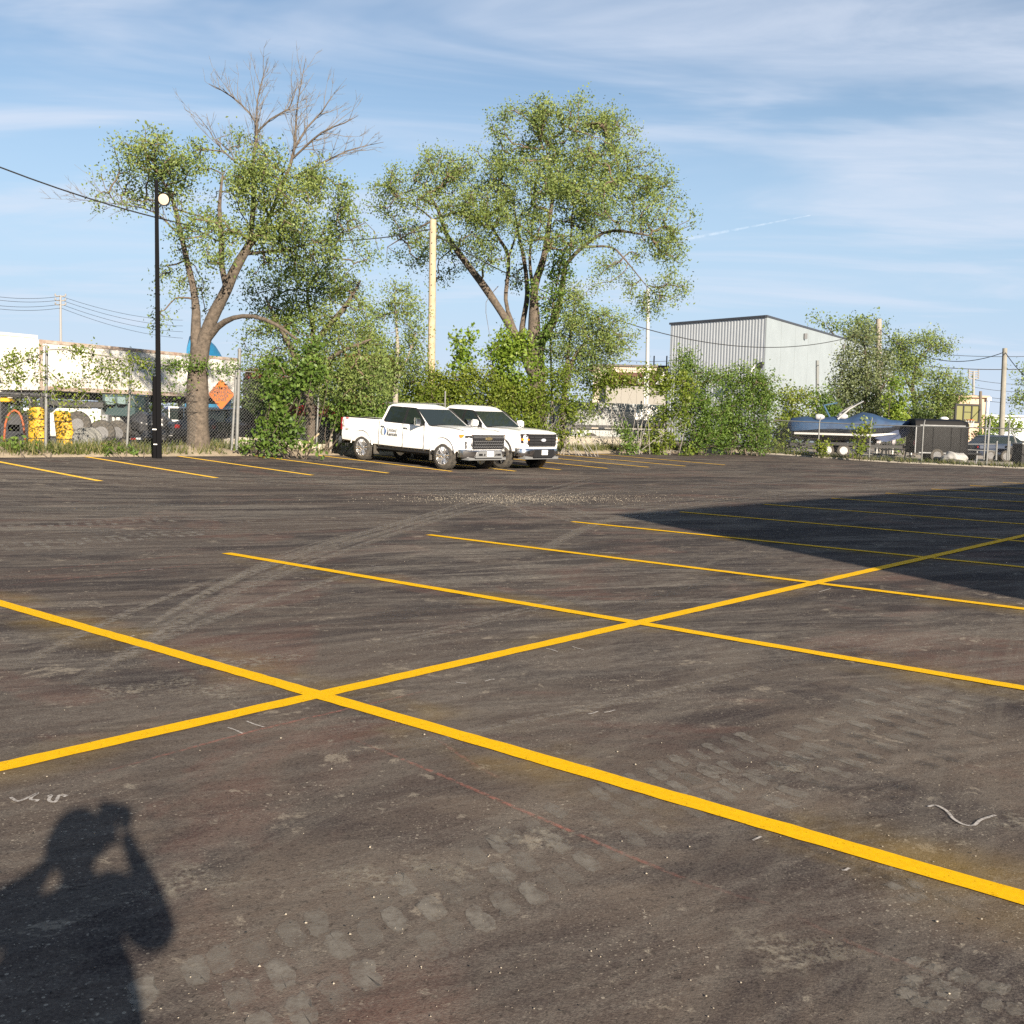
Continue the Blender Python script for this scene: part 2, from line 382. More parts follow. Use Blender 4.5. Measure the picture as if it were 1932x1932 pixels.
# stall grid of the near double row
OX, OY, SP, SL = -1.079, 6.0204, 3.2575, 5.599
UM, V1 = -(OX * A[0] + OY * A[1]), OX * B[0] + OY * B[1]
UM_ = UM
ASPHALT = asphalt_material()
lot = sheet('parking_lot', list(np.arange(-30, 17, 1.0)) + list(np.arange(17, 28.31, .25)), list(np.arange(-30, 52.01, 1.0)) , ASPHALT, 0.0)
tag(lot, 'dusty dark asphalt parking lot with yellow stall stripes', 'parking lot', kind='structure')
DIRT = mat('dirt', (.20, .165, .12), .95, col2=(.12, .105, .075), vscale=.8, bump=.6, bscale=6)
far = [-6000, -1500, -400, -120, -60, -30, -10, 5, 15]
g = sheet('ground', far + list(np.arange(17, 30.1, .5)) + [34, 40, 60, 120, 400, 1500, 6000], far + [20, 30, 40, 52, 60, 80, 120, 400, 1500, 6000], DIRT, -.04)
tag(g, 'brown dirt ground of the yards around the lot', 'ground', kind='structure')
CONC = mat('concrete_yard', (.34, .30, .255), .9, col2=(.26, .225, .19), vscale=.9, bump=.3, bscale=20)
tag(sheet('concrete_yard', list(np.arange(2, 30.1, .5)), list(np.arange(52.25, 76, 1.0)), CONC, -.005), 'pale concrete yard behind the low chain link fence', 'yard', kind='structure')
KERB = mat('kerb_concrete', (.42, .385, .33), .9, col2=(.30, .27, .225), vscale=4, bump=.4, bscale=30)
kb = MB()
for k in range(60):
    u_a, u_b = 28.2 - k * .5, 27.72 - k * .5
    w = .13 + .02 * math.sin(k * 1.7)
    kb.loft([[uv(u_a, 51.95, -.03), uv(u_a, 51.95, .07), uv(u_a, 51.95 + w, .07), uv(u_a, 52.2, -.03)], [uv(u_b, 51.95, -.03), uv(u_b, 51.95, .07), uv(u_b, 51.95 + w, .07), uv(u_b, 52.2, -.03)]])
tag(kb.build('kerb', KERB), 'low broken concrete kerb under the fence at the boat yard', 'kerb', kind='structure')
# sandy bank at the foot of the long fence
SAND = mat('sandy_bank', (.29, .24, .175), .95, col2=(.17, .14, .10), vscale=2.2, bump=1.0, bscale=14)
def bank_z(U, V):
    t = (U - 28.0) / 1.9
    n = .05 * np.sin(V * 2.1) + .04 * np.sin(V * 5.3 + U * 3) + .03 * np.sin(V * 11 + 1)
    return np.where((t <= 0) | (t >= 1), -.05, (.16 + n) * np.sin(np.clip(t, 0, 1) * PI) ** .7 + .02)
tag(sheet('dirt_bank', np.linspace(27.9, 30.0, 16), np.arange(0, 52.1, .2), SAND, 0, bank_z), 'pale sandy dirt bank along the foot of the tall fence', 'bank', kind='structure')

# ------------------------------------------------------------------ painted stripes
def paint_mat(name, col, worn):
    m = mat(name, col, .75, var=.16, vscale=40, bump=.10, bscale=400)
    nt = m.node_tree; b = nt.nodes['Principled BSDF']; L = nt.links.new
    tc = nt.nodes.new('ShaderNodeTexCoord'); n = nt.nodes.new('ShaderNodeTexNoise'); n.inputs['Scale'].default_value = 70; n.inputs['Detail'].default_value = 5; n.inputs['Roughness'].default_value = .75
    L(tc.outputs['Object'], n.inputs['Vector'])
    r = nt.nodes.new('ShaderNodeMapRange'); r.inputs['From Min'].default_value = worn; r.inputs['From Max'].default_value = worn + .05
    L(n.outputs[0], r.inputs['Value']); L(r.outputs[0], b.inputs['Alpha'])
    b.inputs['Specular IOR Level'].default_value = .08
    return m
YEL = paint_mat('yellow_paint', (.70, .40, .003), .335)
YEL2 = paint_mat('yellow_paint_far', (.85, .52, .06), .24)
def stripe(u0, v0, u1, v1, w, m, dz, name='painted_line'):
    n = max(2, int(math.hypot(u1 - u0, v1 - v0) / .09)); d = np.array([u1 - u0, v1 - v0]); d /= np.linalg.norm(d); p = np.array([-d[1], d[0]])
    vs = []; fs = []
    for i in range(n + 1):
        t = i / n; c = np.array([u0 + (u1 - u0) * t, v0 + (v1 - v0) * t]); a = .004
        for sgn in (-1, 1):
            q = c + p * sgn * (w / 2 + random.uniform(-a, a)); vs.append(uv(q[0], q[1], dz))
        if i: k = 2 * i; fs.append((k - 2, k - 1, k + 1, k))
    mb = MB(); mb.add(vs, fs)
    return mb.build(name, m, lot, None, fix=False)
for k in range(-1, 11):
    v = V1 + SP * (k)
    stripe(UM + SL + (.05 if k else 0), v, UM - 4.6, v, .125, YEL, .0070)
stripe(UM + .0, V1 - 12, UM + .0, V1 + 10.3 * SP, .125, YEL, .0078)
FAR_V = [9.0, 11.8, 14.72, 17.58, 20.22, 22.75, 25.1, 27.35, 29.95, 32.5, 35.0, 38.0]
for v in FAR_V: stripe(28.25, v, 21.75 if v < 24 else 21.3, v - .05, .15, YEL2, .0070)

# ================================================================== vegetation
DEADTWIG = mat('dead_twig', (.17, .155, .14), .9, col2=(.11, .10, .09), vscale=7)
def catmull(pts, step=.35):
    P = [np.asarray(p, float) for p in pts]; P = [2 * P[0] - P[1]] + P + [2 * P[-1] - P[-2]]; out = []
    for i in range(1, len(P) - 2):
        n = max(1, int(np.linalg.norm(P[i + 1][:3] - P[i][:3]) / step))
        for k in range(n):
            t = k / n
            out.append(.5 * (2 * P[i] + (P[i + 1] - P[i - 1]) * t + (2 * P[i - 1] - 5 * P[i] + 4 * P[i + 1] - P[i + 2]) * t * t + (3 * P[i] - P[i - 1] - 3 * P[i + 1] + P[i + 2]) * t ** 3))
    out.append(P[-2]); return np.array(out)
def span_tree(roots, targets, alpha=.35):
    """join every target to the skeleton, short and direct ways first"""
    n = len(targets); par = np.full(n, -1); pos = np.vstack([roots, targets]); nr = len(roots)
    path = np.zeros(nr + n); done = np.zeros(n, bool)
    D = np.linalg.norm(targets[:, None] - roots[None], axis=2); best = D.min(1); who = D.argmin(1)
    for _ in range(n):
        c = np.where(done, 1e9, best); j = int(c.argmin()); done[j] = True; par[j] = who[j]
        path[nr + j] = path[who[j]] + np.linalg.norm(targets[j] - pos[who[j]])
        d = np.linalg.norm(targets - targets[j], axis=1) + alpha * path[nr + j]
        m = (d < best) & ~done; best[m] = d[m]; who[m] = nr + j
    return par, pos, nr
def twig_mesh(roots, root_r, targets, tip=.010, alpha=.35, power=.5, jit=.10):
    par, pos, nr = span_tree(roots, targets, alpha); n = len(targets); cnt = np.ones(n)
    order = []; ch = [[] for _ in range(nr + n)]
    for j in range(n): ch[par[j]].append(nr + j)
    stack = list(range(nr)); 
    while stack:
        k = stack.pop(); order.append(k); stack += ch[k]
    for k in reversed(order):
        if k >= nr and par[k - nr] >= nr: cnt[par[k - nr] - nr] += cnt[k - nr]
    r = tip * cnt ** power
    p0, p1, r0, r1 = [], [], [], []
    for j in range(n):
        a, b = pos[par[j]], targets[j]; ra = root_r[par[j]] * .8 if par[j] < nr else r[par[j] - nr]; ra = min(ra, r[j] * 1.5); L = np.linalg.norm(b - a)
        m1 = a + (b - a) * .35 + rng.normal(0, jit * L * .6, 3); m2 = a + (b - a) * .7 + rng.normal(0, jit * L * .6, 3)
        for q0, q1, s0, s1 in ((a, m1, ra, ra * .7 + r[j] * .3), (m1, m2, ra * .7 + r[j] * .3, ra * .3 + r[j] * .7), (m2, b, ra * .3 + r[j] * .7, r[j])):
            p0.append(q0); p1.append(q1); r0.append(s0); r1.append(s1)
    return sticks(p0, p1, np.array(r0), np.array(r1), 4)
def leaves(centres, per, sigma, size, aspect=.55, tone=None, up=.35, flat=1.0):
    n = len(centres) * per
    c = np.repeat(centres, per, 0) + rng.normal(0, 1, (n, 3)) * sigma * np.array([1, 1, flat])
    a = rng.normal(0, 1, (n, 3)); a[:, 2] -= .3; a /= np.linalg.norm(a, axis=1, keepdims=True)
    nr = rng.normal(0, 1, (n, 3)); nr[:, 2] += up; nr -= a * (nr * a).sum(1, keepdims=True); nr /= np.maximum(np.linalg.norm(nr, axis=1, keepdims=True), 1e-6)
    b = np.cross(a, nr); s = size * rng.uniform(.6, 1.35, (n, 1)); w = s * aspect * .5
    V = np.stack([c - a * s * .5, c + b * w - a * s * .05 + nr * s * .06, c + a * s * .5, c - b * w - a * s * .05 + nr * s * .06], 1).reshape(-1, 3)
    t = np.repeat(tone, per) if tone is not None else np.full(n, .5)
    return V, np.clip(t + rng.normal(0, .14, n), 0, 1)
def blob_points(blobs, D, per_m2, shell=.55, k_depth=.8, carve=0.0, stray=1.0):
    """clump centres in ellipsoids given as (px, py, rx, ry, depth shift, density, tone)"""
    out, tn = [], []
    for bl in blobs:
        px, py, rx, ry = bl[:4]; dd = bl[4] if len(bl) > 4 else 0; den = bl[5] if len(bl) > 5 else 1; tone = bl[6] if len(bl) > 6 else .5
        c = at(px, py, D + dd); R = np.array([rx, 0, ry]) / ppm(D + dd); R[1] = max(R[0], R[2]) * k_depth
        n = max(3, int(PI * R[0] * R[2] * per_m2 * den))
        d = rng.normal(0, 1, (n, 3)); d /= np.linalg.norm(d, axis=1, keepdims=True)
        rad = np.where(rng.random(n) < shell, rng.uniform(.72, 1.06, n), rng.uniform(.05, .8, n) ** .6)[:, None]
        lump = 1 + .16 * np.sin(d[:, :1] * 5 + px) * np.cos(d[:, 2:3] * 6 + py)
        rad = np.where((rng.random(n) < .13 * stray)[:, None], rad * rng.uniform(1.08, 1.42, n)[:, None], rad)      # ragged sprays past the outline
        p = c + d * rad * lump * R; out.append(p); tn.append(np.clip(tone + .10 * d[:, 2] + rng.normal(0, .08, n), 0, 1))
    P, T = np.vstack(out), np.hstack(tn)
    if carve:                                                       # open irregular holes through the foliage
        q = sum(np.sin(P @ np.array(w) + ph) for w, ph in (((2.3, .7, 1.1), .3), ((-1.2, 2.0, 1.9), 1.7), ((.6, -1.5, 2.9), 4.0), ((3.1, 1.9, -2.2), 2.2))); ok = q > np.quantile(q, carve); P, T = P[ok], T[ok]
    return P, T
def limb_part(mb, pts, roots, rads, n=9, step=.35):
    """pts rows: (x, y, z, radius)"""
    q = catmull(pts, step); k = len(q); ph = random.random() * 6
    wob = 1 + .05 * np.sin(np.arange(k) * 1.3 + ph)
    mb.tube([p[:3] for p in q], list(np.maximum(q[:, 3] * wob, .006)), None, n)
    roots.append(q[:, :3]); rads.append(q[:, 3])
def limb_px(L, D):
    """limb given as (px, py, depth shift, radius in metres)"""
    return [np.append(at(p[0], p[1], D + p[2]), p[3]) for p in L]
def plant(name, label, cat, D, base, blobs, leafm, per_m2=5, per=30, sigma=.22, size=.13, limbs=(), dead=(), bark=None, group=None, stems=4, shell=.55,
          tip=.008, aspect=.55, base_r=.05, trunk_name='trunk', crown_name='crown', twigs=True, k_depth=.8, alpha=.35, min_z=None, flat=1.0, up=.35, carve=.22):
    bp = np.asarray(base, float); root = empty(name, bp, label, cat, group=group)
    inv = -bp; roots, rads = [], []; bark = bark or BARK
    mb = MB()
    for L in limbs: limb_part(mb, limb_px(L, D), roots, rads)
    cen, tone = blob_points(blobs, D, per_m2, shell, k_depth, carve)
    if min_z is not None:
        ok = cen[:, 2] > np.array([gz(p[0], p[1]) for p in cen]) + min_z; cen, tone = cen[ok], tone[ok]
    if not limbs:
        lo = cen[:, 2].min()
        for k in range(stems):
            tgt = cen[random.randrange(len(cen))]; b0 = bp + np.array([random.uniform(-1, 1) * .3 * (1 + stems / 6), random.uniform(-.2, .2), -.05])
            mid = b0 * .45 + tgt * .55 + rng.normal(0, .15, 3); mid[2] = max(mid[2], bp[2] + .2)
            limb_part(mb, [np.append(b0, base_r), np.append(mid, base_r * .6), np.append(tgt, base_r * .2)], roots, rads, 6)
    R, RR = np.vstack(roots), np.hstack(rads)
    mb.v = [tuple(np.asarray(v) - bp) for v in mb.v]
    mb.build(trunk_name, bark, root, 60)
    if twigs:
        tv, tf = twig_mesh(R, RR, cen, tip, alpha); tag(quads('twigs', tv - bp, TWIG, root, None, tf), kind='stuff')
    if dead:                                                        # bare limbs: straight side twigs that fan upward, each with finer ones
        p0, p1, r0, r1 = [], [], [], []
        def stick(a, d, L, ra, rb, seg=3):
            q = a; dd = d
            pts = [q]
            for k in range(seg):
                dd = dd + np.array([0, 0, .07]) + rng.normal(0, .07, 3); dd /= np.linalg.norm(dd); n_ = q + dd * L / seg
                p0.append(q); p1.append(n_); r0.append(ra + (rb - ra) * k / seg); r1.append(ra + (rb - ra) * (k + 1) / seg); q = n_; pts.append(q)
            return pts, dd
        for idx, zmin in dead:
            q = catmull(limb_px(limbs[idx], D), .10); n_pt = len(q)
            for k in range(1, n_pt - 1):
                if q[k, 2] < zmin: continue
                tg = q[min(k + 1, n_pt - 1), :3] - q[k - 1, :3]; tg /= np.linalg.norm(tg)
                if rng.random() > .62: continue
                side = rng.normal(0, 1, 3); side -= tg * (side @ tg); side /= np.linalg.norm(side); d = tg * rng.uniform(.55, 1.0) + side * rng.uniform(.45, .8) + np.array([0, 0, .18]); d /= np.linalg.norm(d)
                L = rng.uniform(.45, 1.25) * (1.1 - .35 * k / n_pt); pts, dd = stick(q[k, :3], d, L, min(.013, q[k, 3] * .7), .0035)
                for m_ in range(rng.integers(3, 6)):
                    b_ = pts[rng.integers(1, 4)] ; d2 = dd + rng.normal(0, .42, 3); d2 /= np.linalg.norm(d2); pt2, d3 = stick(b_, d2, L * rng.uniform(.25, .55), .0055, .0025, 2)
                    if rng.random() < .5: d4 = d3 + rng.normal(0, .4, 3); stick(pt2[1], d4 / np.linalg.norm(d4), L * .22, .004, .0022, 1)
        bv, bf = sticks(p0, p1, np.array(r0), np.array(r1), 4); tag(quads('dead_twigs', bv - bp, DEADTWIG, root, None, bf), kind='stuff')
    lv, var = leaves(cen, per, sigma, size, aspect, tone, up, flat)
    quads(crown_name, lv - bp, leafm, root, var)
    return root
OLIVE = leaf_mat('leaf_olive', (.085, .134, .040), (.178, .236, .066), (.270, .318, .100))
GREEN = leaf_mat('leaf_green', (.046, .090, .018), (.104, .172, .032), (.185, .255, .056))
LIME = leaf_mat('leaf_lime', (.070, .130, .016), (.155, .240, .030), (.270, .330, .060))
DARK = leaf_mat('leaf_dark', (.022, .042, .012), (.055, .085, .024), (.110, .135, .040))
VINE = leaf_mat('leaf_vine', (.062, .098, .014), (.138, .190, .026), (.240, .265, .046))
GREY = leaf_mat('leaf_willow', (.085, .115, .050), (.155, .190, .085), (.235, .265, .130))
def fence_at(px):
    """distance of the tall fence line along the image column px"""
    d = ray(px, 860); u1 = -(d[0] * A[0] + d[1] * A[1]); return 28.6 / u1
def foot(px, D):
    d = ray(px, 860); return np.array([d[0] * D, D, gz(d[0] * D, D)])

# ---- the tree with a dead top, behind the fence
D1 = 33.0
b1 = foot(374, D1); ZD = at(500, 318, D1)[2]
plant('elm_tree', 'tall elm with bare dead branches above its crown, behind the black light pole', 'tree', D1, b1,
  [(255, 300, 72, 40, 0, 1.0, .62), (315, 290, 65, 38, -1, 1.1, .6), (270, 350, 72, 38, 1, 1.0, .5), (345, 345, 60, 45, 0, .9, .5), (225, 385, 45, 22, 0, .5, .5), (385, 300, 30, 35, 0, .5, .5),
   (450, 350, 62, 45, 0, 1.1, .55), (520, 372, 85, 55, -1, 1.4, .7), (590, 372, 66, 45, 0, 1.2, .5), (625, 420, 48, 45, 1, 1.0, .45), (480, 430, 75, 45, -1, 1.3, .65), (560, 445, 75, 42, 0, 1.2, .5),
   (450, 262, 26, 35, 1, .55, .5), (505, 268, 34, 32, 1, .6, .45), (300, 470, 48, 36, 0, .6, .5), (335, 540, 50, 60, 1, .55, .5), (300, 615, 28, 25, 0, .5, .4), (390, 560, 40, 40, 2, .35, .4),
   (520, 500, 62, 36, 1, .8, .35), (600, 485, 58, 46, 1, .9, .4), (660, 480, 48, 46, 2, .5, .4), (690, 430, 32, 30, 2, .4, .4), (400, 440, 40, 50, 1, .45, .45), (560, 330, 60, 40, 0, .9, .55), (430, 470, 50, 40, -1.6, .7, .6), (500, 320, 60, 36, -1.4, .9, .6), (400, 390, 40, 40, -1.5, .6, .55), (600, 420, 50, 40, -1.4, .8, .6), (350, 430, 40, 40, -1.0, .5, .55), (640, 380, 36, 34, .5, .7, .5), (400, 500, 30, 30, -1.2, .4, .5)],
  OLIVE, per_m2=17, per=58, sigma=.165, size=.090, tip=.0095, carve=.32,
  limbs=[[(374, 862, 0, 0.4278), (374, 830, 0, 0.3534), (372, 740, 0, 0.3255), (374, 690, 0, 0.294), (378, 650, 0, 0.3024)],
         [(374, 690, 0, 0.1791), (369, 640, 0, 0.1515), (370, 590, .2, 0.1378), (364, 540, .4, 0.09996), (352, 490, .5, 0.0882), (337, 422, .3, 0.07056), (324, 372, 0, 0.05292), (300, 330, -.4, 0.02352)],
         [(376, 670, 0, 0.2604), (398, 605, 0, 0.186), (428, 545, -.2, 0.1722), (440, 515, -.3, 0.1584), (470, 462, -.4, 0.1117), (500, 425, -.2, 0.07056), (548, 310, 0, 0.0504), (557, 258, 0, 0.0378), (561, 198, 0, 0.02184), (577, 110, 0, 0.007056)],
         [(428, 545, -.2, 0.1058), (418, 500, -.4, 0.0882), (418, 455, -.5, 0.08232), (414, 390, -.4, 0.0588), (420, 330, -.2, 0.0294)],
         [(470, 462, -.4, 0.08232), (478, 390, 0, 0.07644), (477, 318, 0, 0.0546), (484, 258, 0, 0.04032), (486, 188, 0, 0.02184), (504, 117, 0, 0.007056)],
         [(480, 285, 0, 0.03528), (481, 229, .2, 0.0294), (437, 182, .4, 0.02058), (394, 158, .6, 0.00588)],
         [(484, 250, 0, 0.03528), (510, 225, -.3, 0.02646), (545, 205, -.4, 0.02058), (560, 160, -.4, 0.007056)],
         [(553, 285, 0, 0.04116), (580, 240, .4, 0.0294), (607, 211, .5, 0.02352), (627, 181, .6, 0.00588)],
         [(551, 300, 0, 0.03528), (607, 250, -.5, 0.02646), (650, 232, -.7, 0.01764), (676, 218, -.8, 0.00588)],
         [(552, 335, 0, 0.04116), (600, 312, .5, 0.0294), (654, 285, .8, 0.02058), (690, 275, 1, 0.01176), (724, 268, 1.1, 0.004704)],
         [(477, 330, 0, 0.03528), (421, 285, .4, 0.02058), (394, 245, .6, 0.01176), (367, 211, .7, 0.004704)],
         [(392, 640, 0, .115), (410, 617, -.2, .105), (440, 600, -.6, 0.07056), (478, 597, -1.0, 0.06468), (520, 612, -1.2, 0.05292), (560, 640, -1.2, 0.0294)],
         [(455, 480, -.4, 0.0588), (540, 470, .3, 0.04116), (620, 450, .8, 0.02352), (690, 420, 1.0, 0.01176)],
         [(345, 450, .4, 0.03528), (290, 400, .8, 0.02352), (220, 385, 1.0, 0.01176), (130, 375, 1.2, 0.004704)]],
  dead=[(2, ZD), (4, ZD), (5, 0), (6, 0), (7, 0), (8, 0), (9, 0), (10, 0), (13, at(250, 392, D1)[2] - 99)],
  base_r=.4)
# ---- the broad elm in the middle
D2 = 47.5
b2 = foot(1012, D2)
plant('elm_tree', 'broad many-stemmed elm with a full airy crown rising behind the pickup trucks', 'tree', D2, b2,
  [(1000, 240, 72, 45, 0, 1.0, .55), (1075, 232, 85, 42, 0, 1.1, .6), (1145, 258, 55, 42, 1, 1.0, .6), (1190, 325, 62, 52, 0, 1.0, .62), (1110, 325, 85, 48, -1.5, 1.1, .6), (1010, 318, 66, 42, -1, .9, .5),
   (955, 298, 38, 30, 1, .7, .5), (880, 322, 72, 40, 0, 1.1, .62), (800, 332, 75, 44, 0, 1.0, .55), (742, 372, 50, 40, 1, .7, .5), (855, 388, 85, 36, -1.5, 1.1, .62), (945, 398, 76, 44, -1.5, 1.2, .6),
   (1030, 412, 52, 30, 1, .6, .4), (1150, 405, 66, 42, 0, .9, .5), (1238, 418, 62, 50, 0, 1.0, .62), (1270, 468, 40, 36, 0, .8, .6), (1110, 428, 50, 26, 1.5, .7, .4), (762, 455, 52, 36, 1, .55, .4),
   (830, 498, 62, 36, 2, .45, .4), (898, 482, 46, 38, 2, .45, .35), (1180, 505, 56, 38, 0, .55, .55), (1240, 540, 58, 40, 0, .65, .6), (1215, 582, 36, 20, 0, .5, .5), (965, 525, 34, 36, 2, .3, .4),
   (1050, 290, 60, 40, 2, .8, .4), (1065, 375, 70, 35, 2.5, .8, .35), (920, 350, 60, 40, 2, .8, .4), (1240, 360, 40, 40, 1, .7, .5), (1290, 420, 20, 24, 0, .5, .5), (1040, 350, 60, 40, -3, .9, .6), (880, 430, 60, 36, -2, .6, .55), (1120, 380, 50, 36, -3, .9, .6), (1010, 460, 40, 30, -2, .5, .5), (930, 470, 46, 34, -2, .6, .55), (1080, 450, 50, 30, -2.5, .7, .55), (985, 420, 50, 30, -2.5, .8, .55), (820, 440, 46, 36, -1.5, .6, .5)],
  OLIVE, per_m2=14, per=60, sigma=.20, size=.108, tip=.011, carve=.27,
  limbs=[[(1012, 870, 0, 0.57), (1012, 780, 0, 0.456), (1012, 700, 0, 0.399), (1008, 650, 0, 0.3024), (1008, 606, 0, 0.252), (1009, 540, -.2, 0.1722), (1026, 486, -.2, 0.1446), (1039, 401, 0, 0.09408), (1043, 350, 0, 0.07056), (1030, 280, 0, 0.0294)],
         [(1005, 700, 0, 0.285), (974, 634, 0, 0.186), (919, 548, 0, 0.1653), (885, 503, .2, 0.1515), (844, 445, .3, 0.09996), (827, 397, 0, 0.07056), (800, 350, -.5, 0.0294)],
         [(976, 640, 0, 0.1378), (964, 603, .3, 0.09996), (954, 565, .5, 0.0882), (959, 486, .8, 0.08232), (936, 442, .8, 0.0588), (910, 400, .6, 0.0294)],
         [(959, 486, .8, 0.0588), (971, 452, 1.0, 0.04704), (985, 400, 1.2, 0.0294)],
         [(1003, 690, 0, 0.1714), (985, 630, .4, 0.1378), (995, 555, .6, 0.1058), (988, 486, .8, 0.0882), (978, 442, .9, 0.06468), (965, 360, .8, 0.0294)],
         [(1010, 690, 0, 0.285), (1022, 640, .3, 0.252), (1042, 610, .5, 0.1791), (1058, 560, .8, 0.1378), (1067, 500, 1.0, 0.09996), (1084, 480, .8, 0.0882), (1122, 449, .5, 0.07644), (1159, 435, 0, 0.06468), (1228, 445, -.5, 0.03528)],
         [(1104, 466, .6, 0.0588), (1152, 466, .2, 0.04704), (1176, 486, 0, 0.03528), (1220, 540, 0, 0.01764)],
         [(1008, 560, 0, 0.08232), (1000, 500, .5, 0.07056), (1002, 450, .7, 0.04704), (1010, 380, 1.2, 0.02352)],
         [(1043, 370, 0, 0.0588), (1056, 332, -.2, 0.0588), (1082, 303, -.5, 0.04704), (1108, 277, -.8, 0.0294), (1130, 240, -1, 0.01176)],
         [(1043, 380, 0, 0.04704), (1026, 339, .3, 0.04116), (1010, 300, .5, 0.02352)], [(1075, 490, .9, 0.05292), (1078, 440, .6, 0.04704), (1090, 380, .6, 0.0294), (1180, 340, .8, 0.01764)],
         [(827, 410, 0, 0.04704), (782, 435, .4, 0.04116), (731, 466, .8, 0.01764)], [(842, 440, .3, 0.04704), (800, 400, 0, 0.03528), (750, 370, 0, 0.01764)],
         [(940, 540, 0, 0.01764), (917, 570, -.4, 0.01176), (920, 610, -.5, 0.00882), (925, 640, -.4, 0.003528)]],
  base_r=.5)

def shrub(name, label, cat, px, D, blobs, leafm, **kw):
    kw.setdefault('trunk_name', 'stem'); kw.setdefault('crown_name', 'foliage'); kw.setdefault('min_z', .05)
    return plant(name, label, cat, D, foot(px, D), blobs, leafm, **kw)
# the tangle under and beside the dead-topped elm
shrub('leaning_tree', 'dense dark tangled tree beside the orange diamond sign, behind the fence', 'tree', 590, 36.5,
  [(520, 610, 55, 45, 0, .9, .4), (505, 560, 45, 45, 1, .7, .35), (570, 560, 55, 50, 0, 1, .4), (600, 635, 75, 50, 0, 1, .5), (650, 590, 50, 50, 0, .8, .55), (660, 540, 35, 35, 1, .6, .6), (620, 520, 40, 36, 0, .9, .45),
   (560, 690, 75, 42, 0, 1, .4), (500, 675, 36, 36, 0, .8, .3), (640, 690, 50, 28, 1, .7, .4), (690, 640, 40, 36, 1, .7, .6), (640, 720, 60, 34, -1.0, 1, .45), (690, 700, 46, 34, -1.2, 1, .45), (600, 740, 60, 36, 0, 1, .35), (500, 730, 40, 40, 1.0, .9, .3), (700, 745, 50, 26, -.8, 1, .4), (480, 640, 30, 30, .5, .8, .35)],
  OLIVE, per_m2=18, per=56, sigma=.20, size=.095, carve=.12,
  limbs=[[(590, 870, 0, .20), (585, 780, 0, .17), (580, 700, 0, .15), (600, 640, 0, .12), (650, 580, 0, .08), (680, 530, 0, .03)], [(582, 740, 0, .12), (560, 680, -.3, .10), (530, 620, -.5, .07), (500, 560, -.3, .03)],
         [(590, 690, 0, .10), (590, 620, .4, .08), (580, 550, .6, .05), (610, 500, .6, .02)], [(600, 690, 0, .07), (650, 660, -.5, .06), (700, 640, -.5, .03)]], bark=BARK)
shrub('young_tree', 'thin upright leafy tree next to the tall wooden utility pole', 'tree', 748, 40.5,
  [(745, 560, 36, 34, 0, .8, .55), (752, 610, 44, 40, 0, .9, .55), (720, 655, 44, 34, 0, .7, .6), (775, 660, 32, 34, 0, .8, .5), (765, 715, 46, 34, 0, .9, .5), (715, 720, 40, 30, 0, .9, .45), (702, 605, 36, 40, 0, .9, .5), (785, 690, 24, 40, 0, 1, .5), (735, 690, 50, 36, 0, 1.2, .45), (690, 660, 34, 40, -.5, 1, .5), (770, 600, 26, 34, 0, .9, .55)],
  OLIVE, per_m2=17, per=46, sigma=.19, size=.10, carve=.22, limbs=[[(748, 870, 0, .12), (746, 760, 0, .10), (750, 660, 0, .07), (745, 570, 0, .03)], [(747, 740, 0, .05), (720, 680, .3, .03), (700, 640, .4, .01)], [(748, 720, 0, .05), (775, 660, 0, .03), (785, 630, 0, .01)]], bark=GREYWOOD)
shrub('creeper', 'leafy green creeper climbing the chain link just past the orange sign', 'creeper', 520, 33.4,
  [(500, 792, 52, 36, -.4, 1.2, .5), (560, 805, 44, 34, -.5, 1.1, .5), (555, 735, 50, 42, -.2, 1.1, .42), (520, 715, 34, 40, 0, .8, .45), (590, 690, 34, 34, -.3, 1, .5), (575, 650, 36, 30, 0, .8, .45), (510, 838, 30, 20, -.7, .9, .5), (585, 842, 22, 16, -.7, .9, .55), (470, 835, 16, 22, -.5, .9, .55)],
  GREEN, per_m2=19, per=30, sigma=.15, size=.135, aspect=.62, carve=.30, stems=16, base_r=.022, up=.8, k_depth=.35)
shrub('creeper', 'leafy green creeper on the fence right behind the tailgate of the pickup', 'creeper', 650, 36.2,
  [(660, 792, 36, 30, -.3, 1.2, .55), (700, 800, 44, 26, 0, .9, .5), (640, 835, 18, 20, -.6, 1, .55), (690, 760, 44, 30, .2, .7, .4), (745, 790, 40, 26, .2, .8, .45), (625, 800, 20, 20, 0, .6, .4)],
  GREEN, per_m2=22, per=34, sigma=.16, size=.13, aspect=.62, stems=12, base_r=.02, up=.8, k_depth=.4)
shrub('vine_hedge', 'yellow-green vine hedge covering the fence behind the parked pickups', 'hedge', 880, 43.2,
  [(790, 735, 40, 36, -.5, 1, .5), (840, 735, 50, 40, 0, 1.2, .55), (900, 735, 52, 40, 0, 1.2, .55), (955, 755, 48, 36, .4, 1.1, .5), (1000, 760, 42, 36, .8, 1.1, .5), (850, 790, 60, 36, 0, 1, .45), (930, 800, 60, 36, 0, 1, .45), (1000, 810, 46, 36, .5, 1, .45), (760, 765, 34, 30, -1, .7, .4), (820, 712, 30, 16, 0, .8, .65), (885, 708, 40, 14, 0, .9, .7)],
  VINE, per_m2=18, per=44, sigma=.17, size=.115, stems=14, carve=.08, base_r=.02, up=.7, k_depth=.4)
